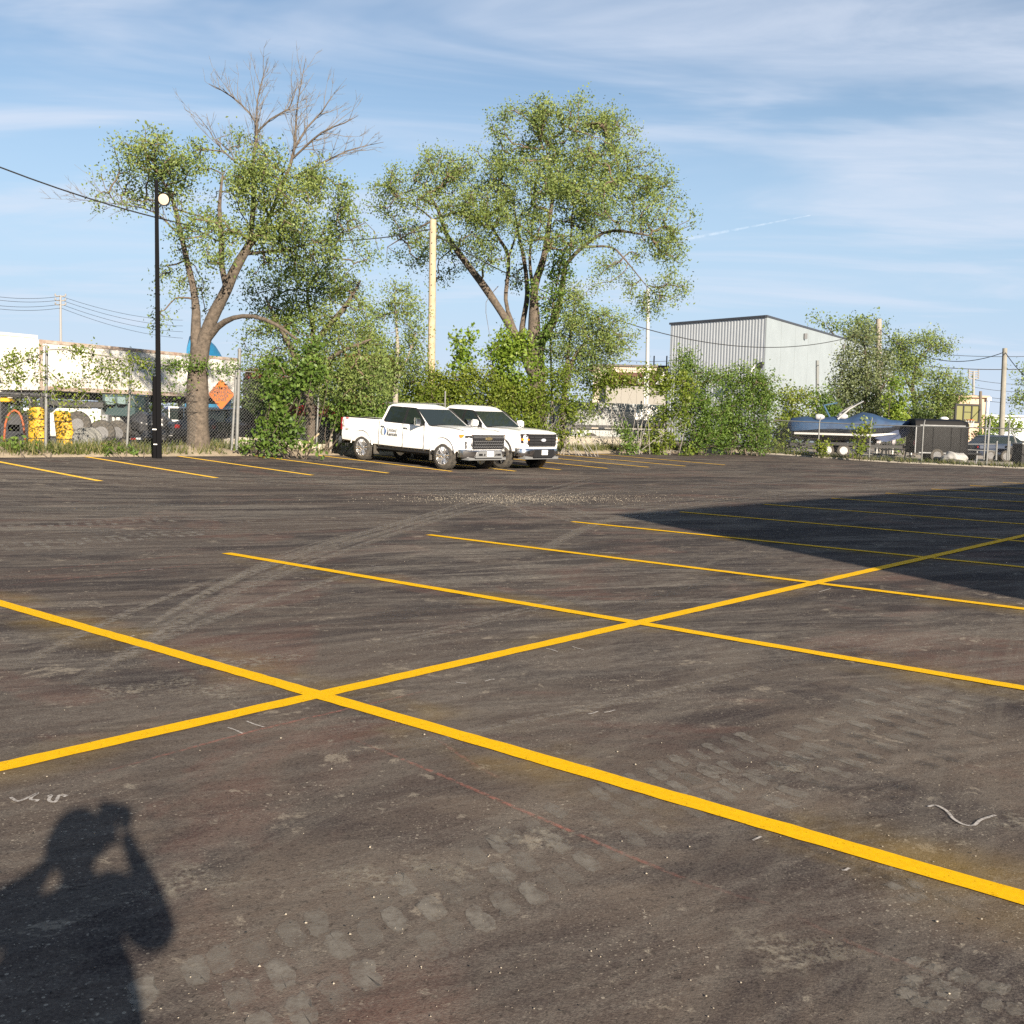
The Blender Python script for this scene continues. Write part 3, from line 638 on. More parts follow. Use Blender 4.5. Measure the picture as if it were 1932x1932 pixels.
shrub('maple_sapling', 'bright green leafy sapling bush in front of the broad elm trunk', 'bush', 962, 44.4,
  [(962, 690, 42, 44, 0, 1.3, .55), (975, 655, 34, 32, 0, 1.2, .6), (940, 665, 22, 28, 0, 1, .55), (1000, 690, 24, 36, 0, 1, .5), (970, 735, 44, 24, 0, 1, .45), (958, 625, 14, 16, 0, .7, .65)],
  LIME, per_m2=22, per=36, sigma=.17, size=.14, aspect=.6, stems=6, base_r=.03, up=.8)
shrub('maple_sapling', 'small bright sapling with sparse leaves just right of the wooden utility pole', 'bush', 876, 44.2,
  [(880, 660, 26, 22, 0, .9, .55), (862, 640, 16, 16, 0, .7, .6), (892, 690, 22, 20, 0, .9, .5), (870, 700, 30, 18, 0, .8, .5), (895, 635, 10, 14, 0, .6, .6)],
  LIME, per_m2=16, per=24, sigma=.17, size=.18, aspect=.6, stems=5, base_r=.02, up=.8)
shrub('round_tree', 'rounded olive tree with fine twigs under the right side of the broad elm', 'tree', 1075, 46.3,
  [(1130, 625, 60, 46, 0, 1.1, .55), (1080, 600, 44, 44, .6, .9, .5), (1150, 655, 42, 34, 0, 1, .6), (1085, 650, 50, 40, 0, 1, .45), (1110, 685, 48, 24, 0, .8, .4), (1060, 690, 36, 36, 0, .9, .35), (1100, 560, 36, 28, .8, .6, .55), (1170, 630, 24, 26, 0, .8, .6)],
  OLIVE, per_m2=17, per=50, sigma=.20, size=.10, carve=.1, limbs=[[(1062, 880, 0, .16), (1064, 760, 0, .13), (1076, 690, 0, .10), (1110, 640, 0, .06), (1150, 610, 0, .02)], [(1066, 730, 0, .08), (1075, 640, .4, .06), (1085, 570, .6, .02)]])
shrub('ivy', 'bright ivy wrapped round the trunk of the broad elm', 'ivy', 1046, 46.9,
  [(1045, 570, 24, 44, 0, 1.2, .6), (1055, 510, 24, 36, 0, 1, .65), (1062, 465, 20, 26, .2, .9, .65), (1040, 635, 26, 36, 0, 1, .45), (1010, 560, 10, 30, -.3, .8, .6)],
  GREEN, per_m2=18, per=28, sigma=.17, size=.14, limbs=[[(1046, 880, .2, .05), (1040, 700, .2, .045), (1040, 600, .2, .04), (1058, 500, .2, .03), (1062, 450, .2, .01)]], up=.6)
shrub('vine_hedge', 'vine thicket with bare brown stems beside the black-grilled pickup', 'hedge', 1060, 44.6,
  [(1050, 735, 34, 40, 0, 1.1, .4), (1085, 720, 34, 30, 0, 1, .4), (1060, 790, 34, 36, -.3, .8, .45), (1100, 770, 24, 24, 0, .5, .4), (1085, 815, 22, 16, -.5, .6, .7), (1040, 830, 20, 20, -.4, .5, .5)],
  VINE, per_m2=15, per=30, sigma=.17, size=.14, stems=26, base_r=.02, bark=DEADWOOD, up=.7, k_depth=.4)
shrub('vine_hedge', 'hanging band of vine above the white arrow sign', 'hedge', 1190, 48.8,
  [(1125, 722, 36, 22, 0, 1.1, .5), (1170, 720, 36, 20, 0, 1.1, .55), (1215, 726, 30, 20, 0, .9, .5), (1255, 722, 36, 24, .3, 1.1, .55), (1290, 730, 26, 26, .5, 1, .5), (1130, 765, 24, 26, 0, .5, .4), (1110, 800, 30, 30, 0, .3, .4), (1150, 742, 40, 14, 0, .8, .5), (1270, 755, 30, 20, .3, .9, .45), (1150, 705, 40, 12, .3, .9, .55), (1240, 704, 30, 12, .3, .9, .55)],
  VINE, per_m2=17, per=30, sigma=.17, size=.14, stems=14, base_r=.018, bark=DEADWOOD, up=.7, k_depth=.35)
shrub('weedy_bush', 'narrow weedy bush growing under the white arrow sign', 'bush', 1178, 47.6, [(1178, 830, 18, 28, 0, 1, .5), (1172, 800, 12, 18, 0, .7, .5), (1190, 850, 18, 12, 0, 1, .5)], GREEN, per_m2=22, per=24, sigma=.15, size=.14, stems=6, base_r=.015, k_depth=.5)
shrub('weedy_bush', 'tangled bush right of the arrow sign, below the gable roof', 'bush', 1250, 49.8,
  [(1245, 830, 34, 30, -.4, 1, .5), (1265, 790, 36, 34, 0, .8, .45), (1225, 850, 26, 14, -.5, 1, .5), (1285, 840, 24, 26, -.3, .9, .5)], VINE, per_m2=18, per=26, sigma=.17, size=.14, stems=12, base_r=.018, bark=DEADWOOD, k_depth=.5)
shrub('willow_bush', 'tall pale green bush in front of the grey ribbed building wall', 'bush', 1300, 51.5,
  [(1295, 690, 24, 30, 0, .9, .6), (1310, 725, 34, 34, 0, 1, .5), (1300, 770, 40, 36, 0, 1.1, .45), (1345, 720, 26, 30, 0, .8, .55), (1320, 820, 40, 36, 0, 1.1, .5), (1340, 780, 34, 36, 0, 1, .45), (1295, 665, 12, 14, 0, .6, .6)],
  GREEN, per_m2=19, per=46, sigma=.19, size=.115, stems=12, base_r=.03, carve=.1)
shrub('willow_bush', 'wide bright bush at the corner where the tall fence meets the low one', 'bush', 1400, 53.6,
  [(1380, 720, 28, 30, 0, 1, .6), (1415, 715, 34, 30, 0, 1.1, .6), (1390, 770, 46, 38, 0, 1.1, .5), (1440, 740, 28, 36, 0, 1, .55), (1430, 790, 34, 36, 0, 1, .45), (1385, 825, 44, 32, 0, 1.1, .5), (1430, 838, 28, 18, 0, 1, .45), (1355, 800, 30, 36, 0, 1, .45)],
  GREEN, per_m2=19, per=48, sigma=.19, size=.115, stems=12, base_r=.03, carve=.08)
shrub('vine_hedge', 'golden green hedge behind the covered boat, left of the dark bush', 'hedge', 1490, 62,
  [(1480, 760, 36, 28, 0, 1.1, .6), (1515, 765, 34, 28, 0, 1.1, .7), (1490, 810, 50, 34, 0, 1, .4), (1455, 815, 28, 34, -2, 1, .4), (1480, 845, 36, 20, -4, 1, .4)], VINE, per_m2=13, per=30, sigma=.20, size=.16, stems=8, base_r=.02)
shrub('bush', 'dark green rounded bush behind the windscreen of the covered boat', 'bush', 1550, 64, [(1548, 765, 34, 34, 0, 1.2, .5), (1575, 780, 26, 26, 0, 1, .45), (1545, 805, 40, 24, 0, 1, .4)], GREEN, per_m2=13, per=32, sigma=.22, size=.17, stems=6, base_r=.03)
shrub('willow_tree', 'grey-green willow hiding the corner of the pale metal building', 'tree', 1630, 68,
  [(1630, 650, 36, 36, 0, 1, .55), (1640, 700, 44, 40, 0, 1, .5), (1600, 730, 40, 36, 0, 1, .55), (1665, 740, 40, 40, 0, 1, .5), (1620, 775, 46, 30, 0, 1, .4), (1600, 690, 24, 28, 0, .7, .6), (1660, 790, 36, 22, 0, 1, .4), (1590, 765, 24, 20, 0, .8, .5)],
  GREY, per_m2=12, per=42, sigma=.28, size=.16, carve=.08, limbs=[[(1630, 860, 0, .22), (1632, 780, 0, .17), (1635, 700, 0, .10), (1630, 640, 0, .04)], [(1631, 790, 0, .10), (1600, 730, .3, .05), (1585, 690, .4, .02)], [(1633, 770, 0, .10), (1665, 730, -.3, .06), (1680, 700, -.3, .02)]])
shrub('ash_tree', 'leaning feathery tree standing between the two wooden poles', 'tree', 1735, 74,
  [(1725, 660, 36, 28, 0, .9, .5), (1765, 645, 34, 18, 0, .8, .6), (1700, 660, 28, 30, 1, .9, .45), (1705, 705, 34, 30, 0, .8, .45), (1740, 700, 30, 28, 0, .6, .5), (1785, 655, 16, 14, 0, .6, .6)],
  OLIVE, per_m2=12, per=44, sigma=.28, size=.16, carve=.1, limbs=[[(1735, 860, 0, .22), (1728, 780, 0, .18), (1722, 720, 0, .12), (1740, 670, 0, .06), (1775, 645, 0, .02)], [(1725, 750, 0, .10), (1705, 700, 0, .06), (1700, 650, 0, .02)]])
shrub('ash_tree', 'low spreading tree behind the basketball backboard', 'tree', 1775, 70,
  [(1765, 750, 40, 34, 0, 1, .5), (1800, 745, 26, 34, 0, .9, .55), (1740, 775, 36, 28, 0, 1, .4), (1790, 785, 34, 24, 0, 1, .45), (1780, 715, 20, 18, 0, .8, .55)],
  OLIVE, per_m2=12, per=44, sigma=.26, size=.155, carve=.1, limbs=[[(1775, 860, 0, .16), (1772, 790, 0, .12), (1770, 740, 0, .06), (1785, 710, 0, .02)], [(1773, 780, 0, .06), (1800, 745, 0, .03)]])
shrub('sumac_bush', 'vivid lime bush behind the folded patio umbrellas', 'bush', 1690, 65, [(1688, 800, 26, 30, 0, 1.2, .65), (1692, 760, 22, 26, 0, 1.1, .65), (1695, 720, 16, 20, 0, .8, .6), (1680, 825, 24, 20, 0, 1.1, .6)], LIME, per_m2=14, per=32, sigma=.22, size=.18, stems=6, base_r=.03)
shrub('bush', 'dark bush between the lime bush and the black cargo trailer', 'bush', 1725, 66, [(1725, 790, 28, 28, 0, 1.1, .4), (1745, 800, 24, 20, 0, 1, .45)], DARK, per_m2=13, per=32, sigma=.22, size=.17, stems=5, base_r=.03)
shrub('vine_hedge', 'lime vine hanging over the fence left of the black bin', 'hedge', 1880, 63,
  [(1870, 802, 22, 16, 0, 1.3, .65), (1900, 804, 24, 14, 0, 1.3, .65), (1870, 822, 20, 10, 0, 1, .5), (1845, 822, 18, 10, 0, .6, .6), (1815, 826, 18, 10, 0, .8, .6)], LIME, per_m2=18, per=28, sigma=.17, size=.16, stems=8, base_r=.02, k_depth=.4)
shrub('far_tree', 'tree with a flat crown rising behind the roof of the pale metal building', 'tree', 1610, 118,
  [(1575, 612, 30, 12, 0, .7, .5), (1620, 615, 34, 16, 0, 1, .55), (1650, 620, 30, 20, 0, 1, .5), (1600, 630, 30, 16, 0, 1, .45), (1540, 606, 18, 8, 0, .6, .5)], OLIVE, per_m2=3.4, per=34, sigma=.45, size=.30, limbs=[[(1610, 850, 0, .4), (1610, 700, 0, .3), (1610, 630, 0, .12)], [(1610, 680, 0, .2), (1560, 615, 0, .05)]])
shrub('far_tree', 'dark crown cut by the frame edge, beyond the rightmost wooden pole', 'tree', 1945, 90,
  [(1930, 700, 16, 14, 0, .8, .5), (1925, 755, 18, 10, 0, .8, .5), (1950, 730, 30, 40, 0, 1, .5), (1935, 765, 24, 12, 0, .8, .4)], OLIVE, per_m2=5, per=30, sigma=.32, size=.22, limbs=[[(1950, 850, 0, .25), (1948, 760, 0, .15), (1945, 710, 0, .05)]])
shrub('sapling', 'thin weed sapling growing through the low fence in front of the boat', 'sapling', 1626, 52.8, [(1626, 830, 14, 22, 0, 1, .55), (1632, 805, 12, 16, 0, .9, .55), (1622, 855, 12, 10, 0, .7, .5), (1605, 800, 10, 14, 0, .5, .6), (1640, 850, 12, 10, 0, .6, .5)], VINE, per_m2=26, per=16, sigma=.14, size=.15, stems=5, base_r=.012, k_depth=.6)
shrub('sapling', 'small weed clump at the foot of the boat trailer wheels', 'sapling', 1552, 54.3, [(1550, 850, 14, 12, 0, 1, .55), (1545, 835, 12, 12, 0, .7, .5), (1560, 842, 10, 12, 0, .8, .6)], VINE, per_m2=26, per=18, sigma=.14, size=.14, stems=5, base_r=.012, k_depth=.6)

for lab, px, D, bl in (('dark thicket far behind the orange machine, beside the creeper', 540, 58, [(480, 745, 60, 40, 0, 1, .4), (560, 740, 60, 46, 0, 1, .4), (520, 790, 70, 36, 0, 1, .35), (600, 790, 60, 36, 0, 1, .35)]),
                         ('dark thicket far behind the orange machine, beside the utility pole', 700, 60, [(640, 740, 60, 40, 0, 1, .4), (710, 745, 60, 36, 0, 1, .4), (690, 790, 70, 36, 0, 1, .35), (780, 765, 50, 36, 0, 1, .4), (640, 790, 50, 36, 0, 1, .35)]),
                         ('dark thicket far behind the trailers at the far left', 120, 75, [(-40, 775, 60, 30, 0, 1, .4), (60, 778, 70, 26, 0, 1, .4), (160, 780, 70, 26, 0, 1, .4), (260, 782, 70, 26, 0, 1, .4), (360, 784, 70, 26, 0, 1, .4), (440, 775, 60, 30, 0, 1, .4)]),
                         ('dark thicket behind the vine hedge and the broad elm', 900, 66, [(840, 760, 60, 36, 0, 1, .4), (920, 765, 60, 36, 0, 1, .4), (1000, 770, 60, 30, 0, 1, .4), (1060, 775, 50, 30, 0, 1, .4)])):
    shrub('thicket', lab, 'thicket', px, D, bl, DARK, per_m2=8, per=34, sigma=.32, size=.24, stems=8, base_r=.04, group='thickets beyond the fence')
# ---- sparse vine along the top of the left fence: a stem with leaf clumps on it
def strand(name, label, pts, clumps, leafm, per=14, r=.018):
    root = empty(name, at(*pts[0]), label, 'vine'); bp = at(*pts[0]); mb = MB(); roots, rads = [], []
    limb_part(mb, [np.append(at(*p), r) for p in pts], roots, rads, 6, .15); R, RR = np.vstack(roots), np.hstack(rads)
    cen = []
    for (px, py, rx, ry, n) in clumps:
        D = fence_at(px) - .1
        for _ in range(n): cen.append(at(px + random.gauss(0, rx), py + random.gauss(0, ry), D + random.gauss(0, .08)))
    cen = np.array(cen); mb.v = [tuple(np.asarray(v) - bp) for v in mb.v]; mb.build('stem', DEADWOOD, root, 60)
    tv, tf = twig_mesh(R, RR, cen, .005, .3, .35, .16); tag(quads('twigs', tv - bp, DEADWOOD, root, None, tf), kind='stuff')
    lv, var = leaves(cen, per, .10, .085, .6, np.full(len(cen), .55), .6); quads('foliage', lv - bp, leafm, root, var)
F = lambda px, py, o=-.06: (px, py, fence_at(px) + o)
strand('vine', 'woody vine arching over the leftmost fence post top, in front of the white trailers', [F(-20, 695), F(20, 690), F(55, 678), F(75, 668), F(92, 660), F(130, 660), F(175, 668), F(230, 676), F(285, 684)],
  [(15, 690, 22, 14, 26), (60, 672, 12, 6, 8), (25, 715, 18, 8, 10), (150, 662, 16, 6, 16), (180, 676, 14, 6, 10), (210, 700, 16, 14, 22), (245, 684, 14, 5, 12), (60, 735, 40, 25, 14), (130, 720, 40, 25, 26), (200, 735, 36, 22, 22), (100, 760, 40, 20, 14), (270, 690, 10, 8, 8), (250, 730, 22, 22, 10)], VINE)
strand('vine', 'vine tufts along the fence top between the black light pole and the orange sign', [F(300, 686), F(330, 690), F(365, 690), F(390, 695), F(425, 704), F(445, 712)],
  [(325, 690, 14, 5, 16), (355, 688, 12, 5, 16), (380, 690, 10, 5, 16), (330, 715, 18, 10, 12), (400, 702, 12, 6, 8), (430, 695, 10, 10, 12), (320, 740, 16, 14, 8)], GREEN)

# ---- weeds at the fence foot: grass blades, uncountable
def weeds(name, label, spans, n, h, leafm):
    cs = []
    for _ in range(n):
        v0, v1, u0, u1 = random.choice(spans); cs.append((random.uniform(u0, u1), random.uniform(v0, v1)))
    cs = np.array(cs); z = zt(cs[:, 0], cs[:, 1]) + .02
    P = np.stack([-cs[:, 0] * A[0] + cs[:, 1] * B[0], -cs[:, 0] * A[1] + cs[:, 1] * B[1], z], 1)
    P = P + np.array([0, 0, .04]); tip = P + rng.normal(0, .10, P.shape) * np.array([1, 1, .2]) + np.array([0, 0, 1]) * (h * rng.uniform(.3, 1.2, len(P)) ** 1.3)[:, None]
    side = rng.normal(0, 1, P.shape); side[:, 2] = 0; side /= np.linalg.norm(side, axis=1, keepdims=True); side *= .014
    V = np.stack([P - side, P + side, tip + side * .3, tip - side * .3], 1).reshape(-1, 3)
    o = quads(name, V, leafm, None, rng.random(len(P))); tag(o, label, 'weeds', kind='stuff')
STRAW = leaf_mat('leaf_straw', (.05, .08, .015), (.12, .14, .04), (.26, .23, .11))
weeds('weeds', 'tall mixed weeds and straw at the foot of the left fence', [(6, 19.3, 28.0, 29.8), (6, 16, 28.1, 29.4), (19.3, 22, 28.6, 29.8)], 11000, .30, STRAW)
weeds('weeds', 'short dry weeds along the fence behind the stripes', [(22, 52, 28.3, 29.6), (30, 48, 28.2, 29.0)], 12000, .30, STRAW)
weeds('weeds', 'thin weeds along the kerb of the boat yard fence', [(51.9, 52.4, 12, 28)], 2500, .22, STRAW)
def weed_plant(px, py, w, h, label):
    P = on_ground(px, py); D = P[1]; k = ppm(D)
    plant('weed', label, 'weed', D, P, [(px, py - h * .55, w * .5, h * .45, .3, 1, .6), (px, py - h * .25, w * .6, h * .22, .3, 1, .5)], GREEN, per_m2=60, per=14, sigma=.07, size=.13, aspect=.5, stems=5, base_r=.010, trunk_name='stem', crown_name='foliage', k_depth=.7, twigs=False)
weed_plant(240, 862, 34, 30, 'leafy weed between the second fence post and the light pole')
weed_plant(205, 863, 26, 28, 'leafy weed just left of the second fence post')
weed_plant(20, 862, 60, 34, 'broad leafy weed patch at the far left fence foot')
weed_plant(62, 862, 40, 26, 'leafy weed in front of the first yellow upright')

# ================================================================== fences
def link_mesh(name, p0, p1, h0, h1, parent, pitch=.075, r=.0029, zfn=None):
    """diamond wire fabric between two foot points, real crossing wires"""
    p0, p1 = np.asarray(p0, float), np.asarray(p1, float); L = np.linalg.norm((p1 - p0)[:2]); H = h1 - h0
    q0, q1 = [], []
    k = -H
    while k < L:
        for sgn in (1, -1):
            a, b = (k, 0.) if sgn > 0 else (k + H, 0.)
            pa, pb = (k, 0.), (k + H, H)
            if pa[0] < 0: pa = (0., -k)
            if pb[0] > L: pb = (L, L - k)
            if sgn < 0: pa, pb = (pa[0], H - pa[1]), (pb[0], H - pb[1])
            n = 3
            for j in range(n):
                t0, t1 = j / n, (j + 1) / n
                for lst, t in ((q0, t0), (q1, t1)):
                    s = pa[0] + (pb[0] - pa[0]) * t; z = pa[1] + (pb[1] - pa[1]) * t
                    P = p0 + (p1 - p0) * (s / L); bulge = .03 * math.sin(s * 1.3) * math.sin(PI * z / H)
                    lst.append([P[0] + bulge * A[0], P[1] + bulge * A[1], P[2] + h0 + z])
        k += pitch * 1.414
    v, f = sticks(q0, q1, r, r, 3)
    # three-sided sticks: faces are still quads
    return tag(quads(name, v, GALV, parent, None, f), kind='stuff')
FU = 28.6
def post_on(parent, px, top_py, r=.035, lean=0.0, m=None, name='post', dv=0):
    D = fence_at(px); P = foot(px, D); k = ppm(D); top = at(px + lean, top_py, D)
    mb = MB(); base = np.array([P[0], P[1], P[2] - .15])
    mb.tube([base - P, (top - P) * .97 + 0, top - P], [r, r, r * .98], m or GALV, 10); mb.lathe([(r * 1.15, 0), (r * 1.15, .05), (r * .5, .09)], m or GALV, 10, 'z', tuple(top - P))
    o = mb.build(name, None, parent, 50); o.location = tuple(P); return P, top
def uvv(px): 
    D = fence_at(px); d = ray(px, 860); return to_uv(d[0] * D, D)[1]
fl_ = empty('chain_link_fence', uv(FU, 18), 'tall chain link fence with bare posts left of the shrubs, holding the orange sign', 'fence')
off = np.array(fl_.location)
def post_rel(parent, off, *a, **k):
    n0 = set(o.name for o in parent.children); r = post_on(parent, *a, **k)
    for o in parent.children:
        if o.name not in n0: o.location = tuple(np.array(o.location) - off)
    return r
for px, top, r, lean in ((-60, 655, .036, 0), (86, 657, .040, 2), (238, 680, .036, 10), (446, 662, .055, 6), (436, 700, .04, 10)): post_rel(fl_, off, px, top, r, lean)
post_rel(fl_, off, 596, 720, .032, 6, m=None); 
def rail_between(parent, off, pts, r, name, m=None):
    mb = MB(); mb.tube([np.array(at(*p)) - off for p in pts], r, m or GALV, 8); return mb.build(name, None, parent, 60)
rail_between(fl_, off, [F(-60, 664, 0), F(-10, 666, 0)], .02, 'top_rail')
rail_between(fl_, off, [F(-60, 742, -.04), F(0, 744, -.04), F(90, 748, -.04), F(190, 756, -.04), F(300, 775, -.04), F(370, 778, -.04), F(440, 772, -.04)], .010, 'tension_wire', WIRE)
rail_between(fl_, off, [F(90, 738, -.05), F(240, 745, -.05), F(445, 765, -.05)], .008, 'tension_wire', WIRE)
rail_between(fl_, off, [F(450, 700, 0), F(520, 705, 0), F(596, 722, 0)], .018, 'top_rail')
vl, vm = uvv(-80), uvv(446)
def fab(parent, va, vb, h0, h1, off):
    o = link_mesh('wire_mesh', uv(FU, va, 0) - off, uv(FU, vb, 0) - off, h0, h1, parent); return o
fab(fl_, vl, vm, .05, 2.15, off); fab(fl_, vm, uvv(598), .05, 2.55, off)
fm = empty('chain_link_fence', uv(FU, 34), 'overgrown chain link fence with rusty posts behind the pickups and the arrow sign', 'fence'); off = np.array(fm.location)
for px, top, r, lean in ((720, 760, .032, 3), (838, 742, .03, 2), (1060, 760, .03, 1), (1196, 760, .034, 14), (1318, 790, .03, 8), (1450, 790, .036, 1)): post_rel(fm, off, px, top, r, lean, m=RUST if px not in (838, 1450, 1196) else GALV)
fab(fm, uvv(598), 52.0, .05, 1.9, off)
rail_between(fm, off, [F(598, 745, 0), F(720, 760, 0), F(838, 762, 0)], .017, 'top_rail')
# low fence of the boat yard
FV = 52.08
fr = empty('chain_link_fence', uv(20, FV), 'low silver chain link fence with angled post tips along the boat yard', 'fence'); off = np.array(fr.location)
us = [27.6, 23.9, 21.2, 18.6, 15.6, 13.0, 10.4]
for u in us:
    P = uv(u, FV); mb = MB(); d = np.array([B[0], B[1], 0]) * .16
    mb.tube([P - off - [0, 0, .15], P - off + [0, 0, 1.0], P - off + [0, 0, 1.82], P - off + d + [0, 0, 2.12]], [.034, .034, .034, .022], GALV, 10); mb.build('post', None, fr, 50)
mb = MB(); mb.tube([uv(u, FV) - off + [0, 0, 1.80] for u in us], .024, GALV, 8); mb.build('top_rail', None, fr, 60)
mb = MB(); mb.tube([uv(u, FV) - off + [0, 0, .12] for u in us], .006, GALV, 5); mb.build('tension_wire', None, fr, 60)
for a, b in zip(us[:-1], us[1:]): link_mesh('wire_mesh', uv(a, FV) - off, uv(b, FV) - off, .06, 1.80, fr, pitch=.07, r=.0022)
# gate frame just behind it
gp = at(1868, 880, 56.0)
gate = empty('swing_gate', foot(1868, 56.5), 'open pipe swing gate behind the low fence near the black bin', 'gate'); off = np.array(gate.location)
for nm, pts, r in (('gate_post', [(1862, 868), (1868, 790)], .05), ('gate_post', [(1856, 868), (1861, 792)], .04), ('gate_post', [(1900, 868), (1905, 792)], .045), ('diagonal_brace', [(1908, 812), (1930, 865)], .03), ('rail', [(1908, 812), (1940, 813)], .025),
                   ('short_post', [(1879, 868), (1881, 832)], .05), ('short_post', [(1903, 868), (1905, 832)], .05), ('rail', [(1812, 838), (1878, 838)], .022), ('rail', [(1815, 848), (1878, 851)], .02), ('rail', [(1915, 814), (1915, 838)], .02)):
    mb = MB(); mb.tube([at(p[0], p[1], 56.5) - off for p in pts], r, GALV, 10); mb.build(nm, None, gate, 50)

# ---- footing under the tall fence: rough blocks and a low barrier
BLOCK = mat('block_stone', (.46, .42, .35), .95, col2=(.30, .265, .21), vscale=5, bump=.8, bscale=20)
def rough_block(name, label, P, dims, rz, cat='block', parent=None):
    bm = bmesh.new(); bmesh.ops.create_cube(bm, size=1); bmesh.ops.subdivide_edges(bm, edges=bm.edges, cuts=3, use_grid_fill=True)
    for v in bm.verts: v.co = Vector((v.co.x * dims[0], v.co.y * dims[1], v.co.z * dims[2])) + Vector([random.gauss(0, .025 * min(1, d * 2)) for d in dims])
    me = bpy.data.meshes.new(name); bm.to_mesh(me); bm.free(); me.materials.append(BLOCK); finish(me, 50)
    o = obj(name, me, None, (P[0], P[1], P[2] + dims[2] * .42)); o.rotation_euler = (0, random.uniform(-.05, .05), rz); return tag(o, label, cat)
rough_block('stone_block', 'whitish broken stone block at the fence foot left of the stump', uv(28.95, 20.6, .12), (1.3, .35, .42), ANG_B)
rough_block('stone_block', 'whitish broken stone block at the fence foot right of the stump', uv(28.95, 22.25, .10), (1.1, .35, .38), ANG_B)
rough_block('stone_block', 'small pale stone block by the leaning pole behind the tailgate', uv(28.75, 23.4, .06), (.8, .3, .28), ANG_B)
rough_block('concrete_barrier', 'long low concrete barrier under the fence right of the trucks', uv(29.3, 40.5, .10), (8.5, .35, .62), ANG_B, 'barrier')
for (px, py, top, r, lean, lab) in ((513, 855, 806, .09, -2, 'short wooden stump post half covered by creeper'), (622, 856, 800, .07, 6, 'short leaning wooden post behind the tailgate')):
    D = fence_at(px) - .25; P = foot(px, D); mb = MB(); tp = at(px + lean, top, D) - P; mb.tube([(0, 0, -.1), tp * .5, tp], [r, r * .95, r * .85], GREYWOOD, 9); tag(mb.build('wooden_post', None, None, 50, loc=P), lab, 'post')
mb = MB(); D = fence_at(570) - .4; a, b = at(562, 856, D), at(602, 818, D); mb.tube([a - a, (b - a) * .5 + [0, 0, .03], b - a], [.05, .045, .03], WOOD, 8); tag(mb.build('fallen_log', None, None, 50, loc=a), 'slanting pale log leaning on the fence foot by the tailgate', 'log')

# ---- signs
ORANGE = mat('sign_orange', (.36, .085, .002), .7, var=.06, vscale=3); SIGNBLK = mat('sign_black', (.02, .018, .015), .6)
D = fence_at(417) - .09; c = at(417.5, 744, D); k = ppm(D)
sg = empty('danger_sign', c, 'orange diamond sign reading danger overhead power lines, hung on the fence', 'sign', math.atan2(c[1], c[0]) - PI / 2 + math.radians(0))
hx, hz = 24.0 / k, 29.5 / k
def rdiamond(hx, hz, rr=.08):
    pts = []
    for (cx, cz), (nx, nz) in (((hx, 0), (0, hz)), ((0, hz), (-hx, 0)), ((-hx, 0), (0, -hz)), ((0, -hz), (hx, 0))):
        pts += [(cx + (nx - cx) * rr, cz + (nz - cz) * rr), (nx + (cx - nx) * rr, nz + (cz - nz) * rr)]
    return pts
fnS = lambda a, b, h: (a, h, b)
mb = MB(); mb.prism(rdiamond(hx, hz), 0, .012, ORANGE, fnS); mb.build('panel', None, sg, None)
mb = MB(); o_, i_ = rdiamond(hx * .955, hz * .955), rdiamond(hx * .93, hz * .93)
for i in range(len(o_)):
    j = (i + 1) % len(o_); mb.prism([o_[i], o_[j], i_[j], i_[i]], -.003, -.001, SIGNBLK, fnS)
mb.build('border', None, sg, None)
for i, (t, z, w) in enumerate((('DANGER', .36, .62), ('OVERHEAD', .13, .80), ('POWER', -.11, .52), ('LINES', -.34, .46))):
    o = obj('lettering', text_mesh(t, hz * .29, SIGNBLK, .0035), sg, (0, -.004, hz * z)); o.rotation_euler = (PI / 2, 0, 0)
    o.scale = (.92, 1, 1)
D = fence_at(1222) - .10; c = at(1222, 778, D); k = ppm(D)
sg = empty('arrow_sign', c, 'white board sign with black lettering and a left arrow on the overgrown fence', 'sign', ANG_B * .55)
w, h = 57 / k * 1.05, 29 / k
mb = MB(); mb.box((0, 0, 0), (w, .02, h), WHITE); mb.build('panel', None, sg, None)
o = obj('lettering', text_mesh('ATTACHMENTS', h * .30, mat('faded_black', (.13, .12, .11), .8), .002), sg, (0.02, -.0125, h * .24)); o.rotation_euler = (PI / 2, 0, 0); o.scale = (.86, 1.25, 1)
mb = MB(); s = h / 29; mb.prism([(-6 * s, 0), (-2.5 * s, 3 * s), (-2.5 * s, 1 * s), (8 * s, 1 * s), (8 * s, -1 * s), (-2.5 * s, -1 * s), (-2.5 * s, -3 * s)], -.0135, -.0115, SIGNBLK, fnS); o = mb.build('arrow', None, sg, None); o.location = (0, 0, -h * .16)

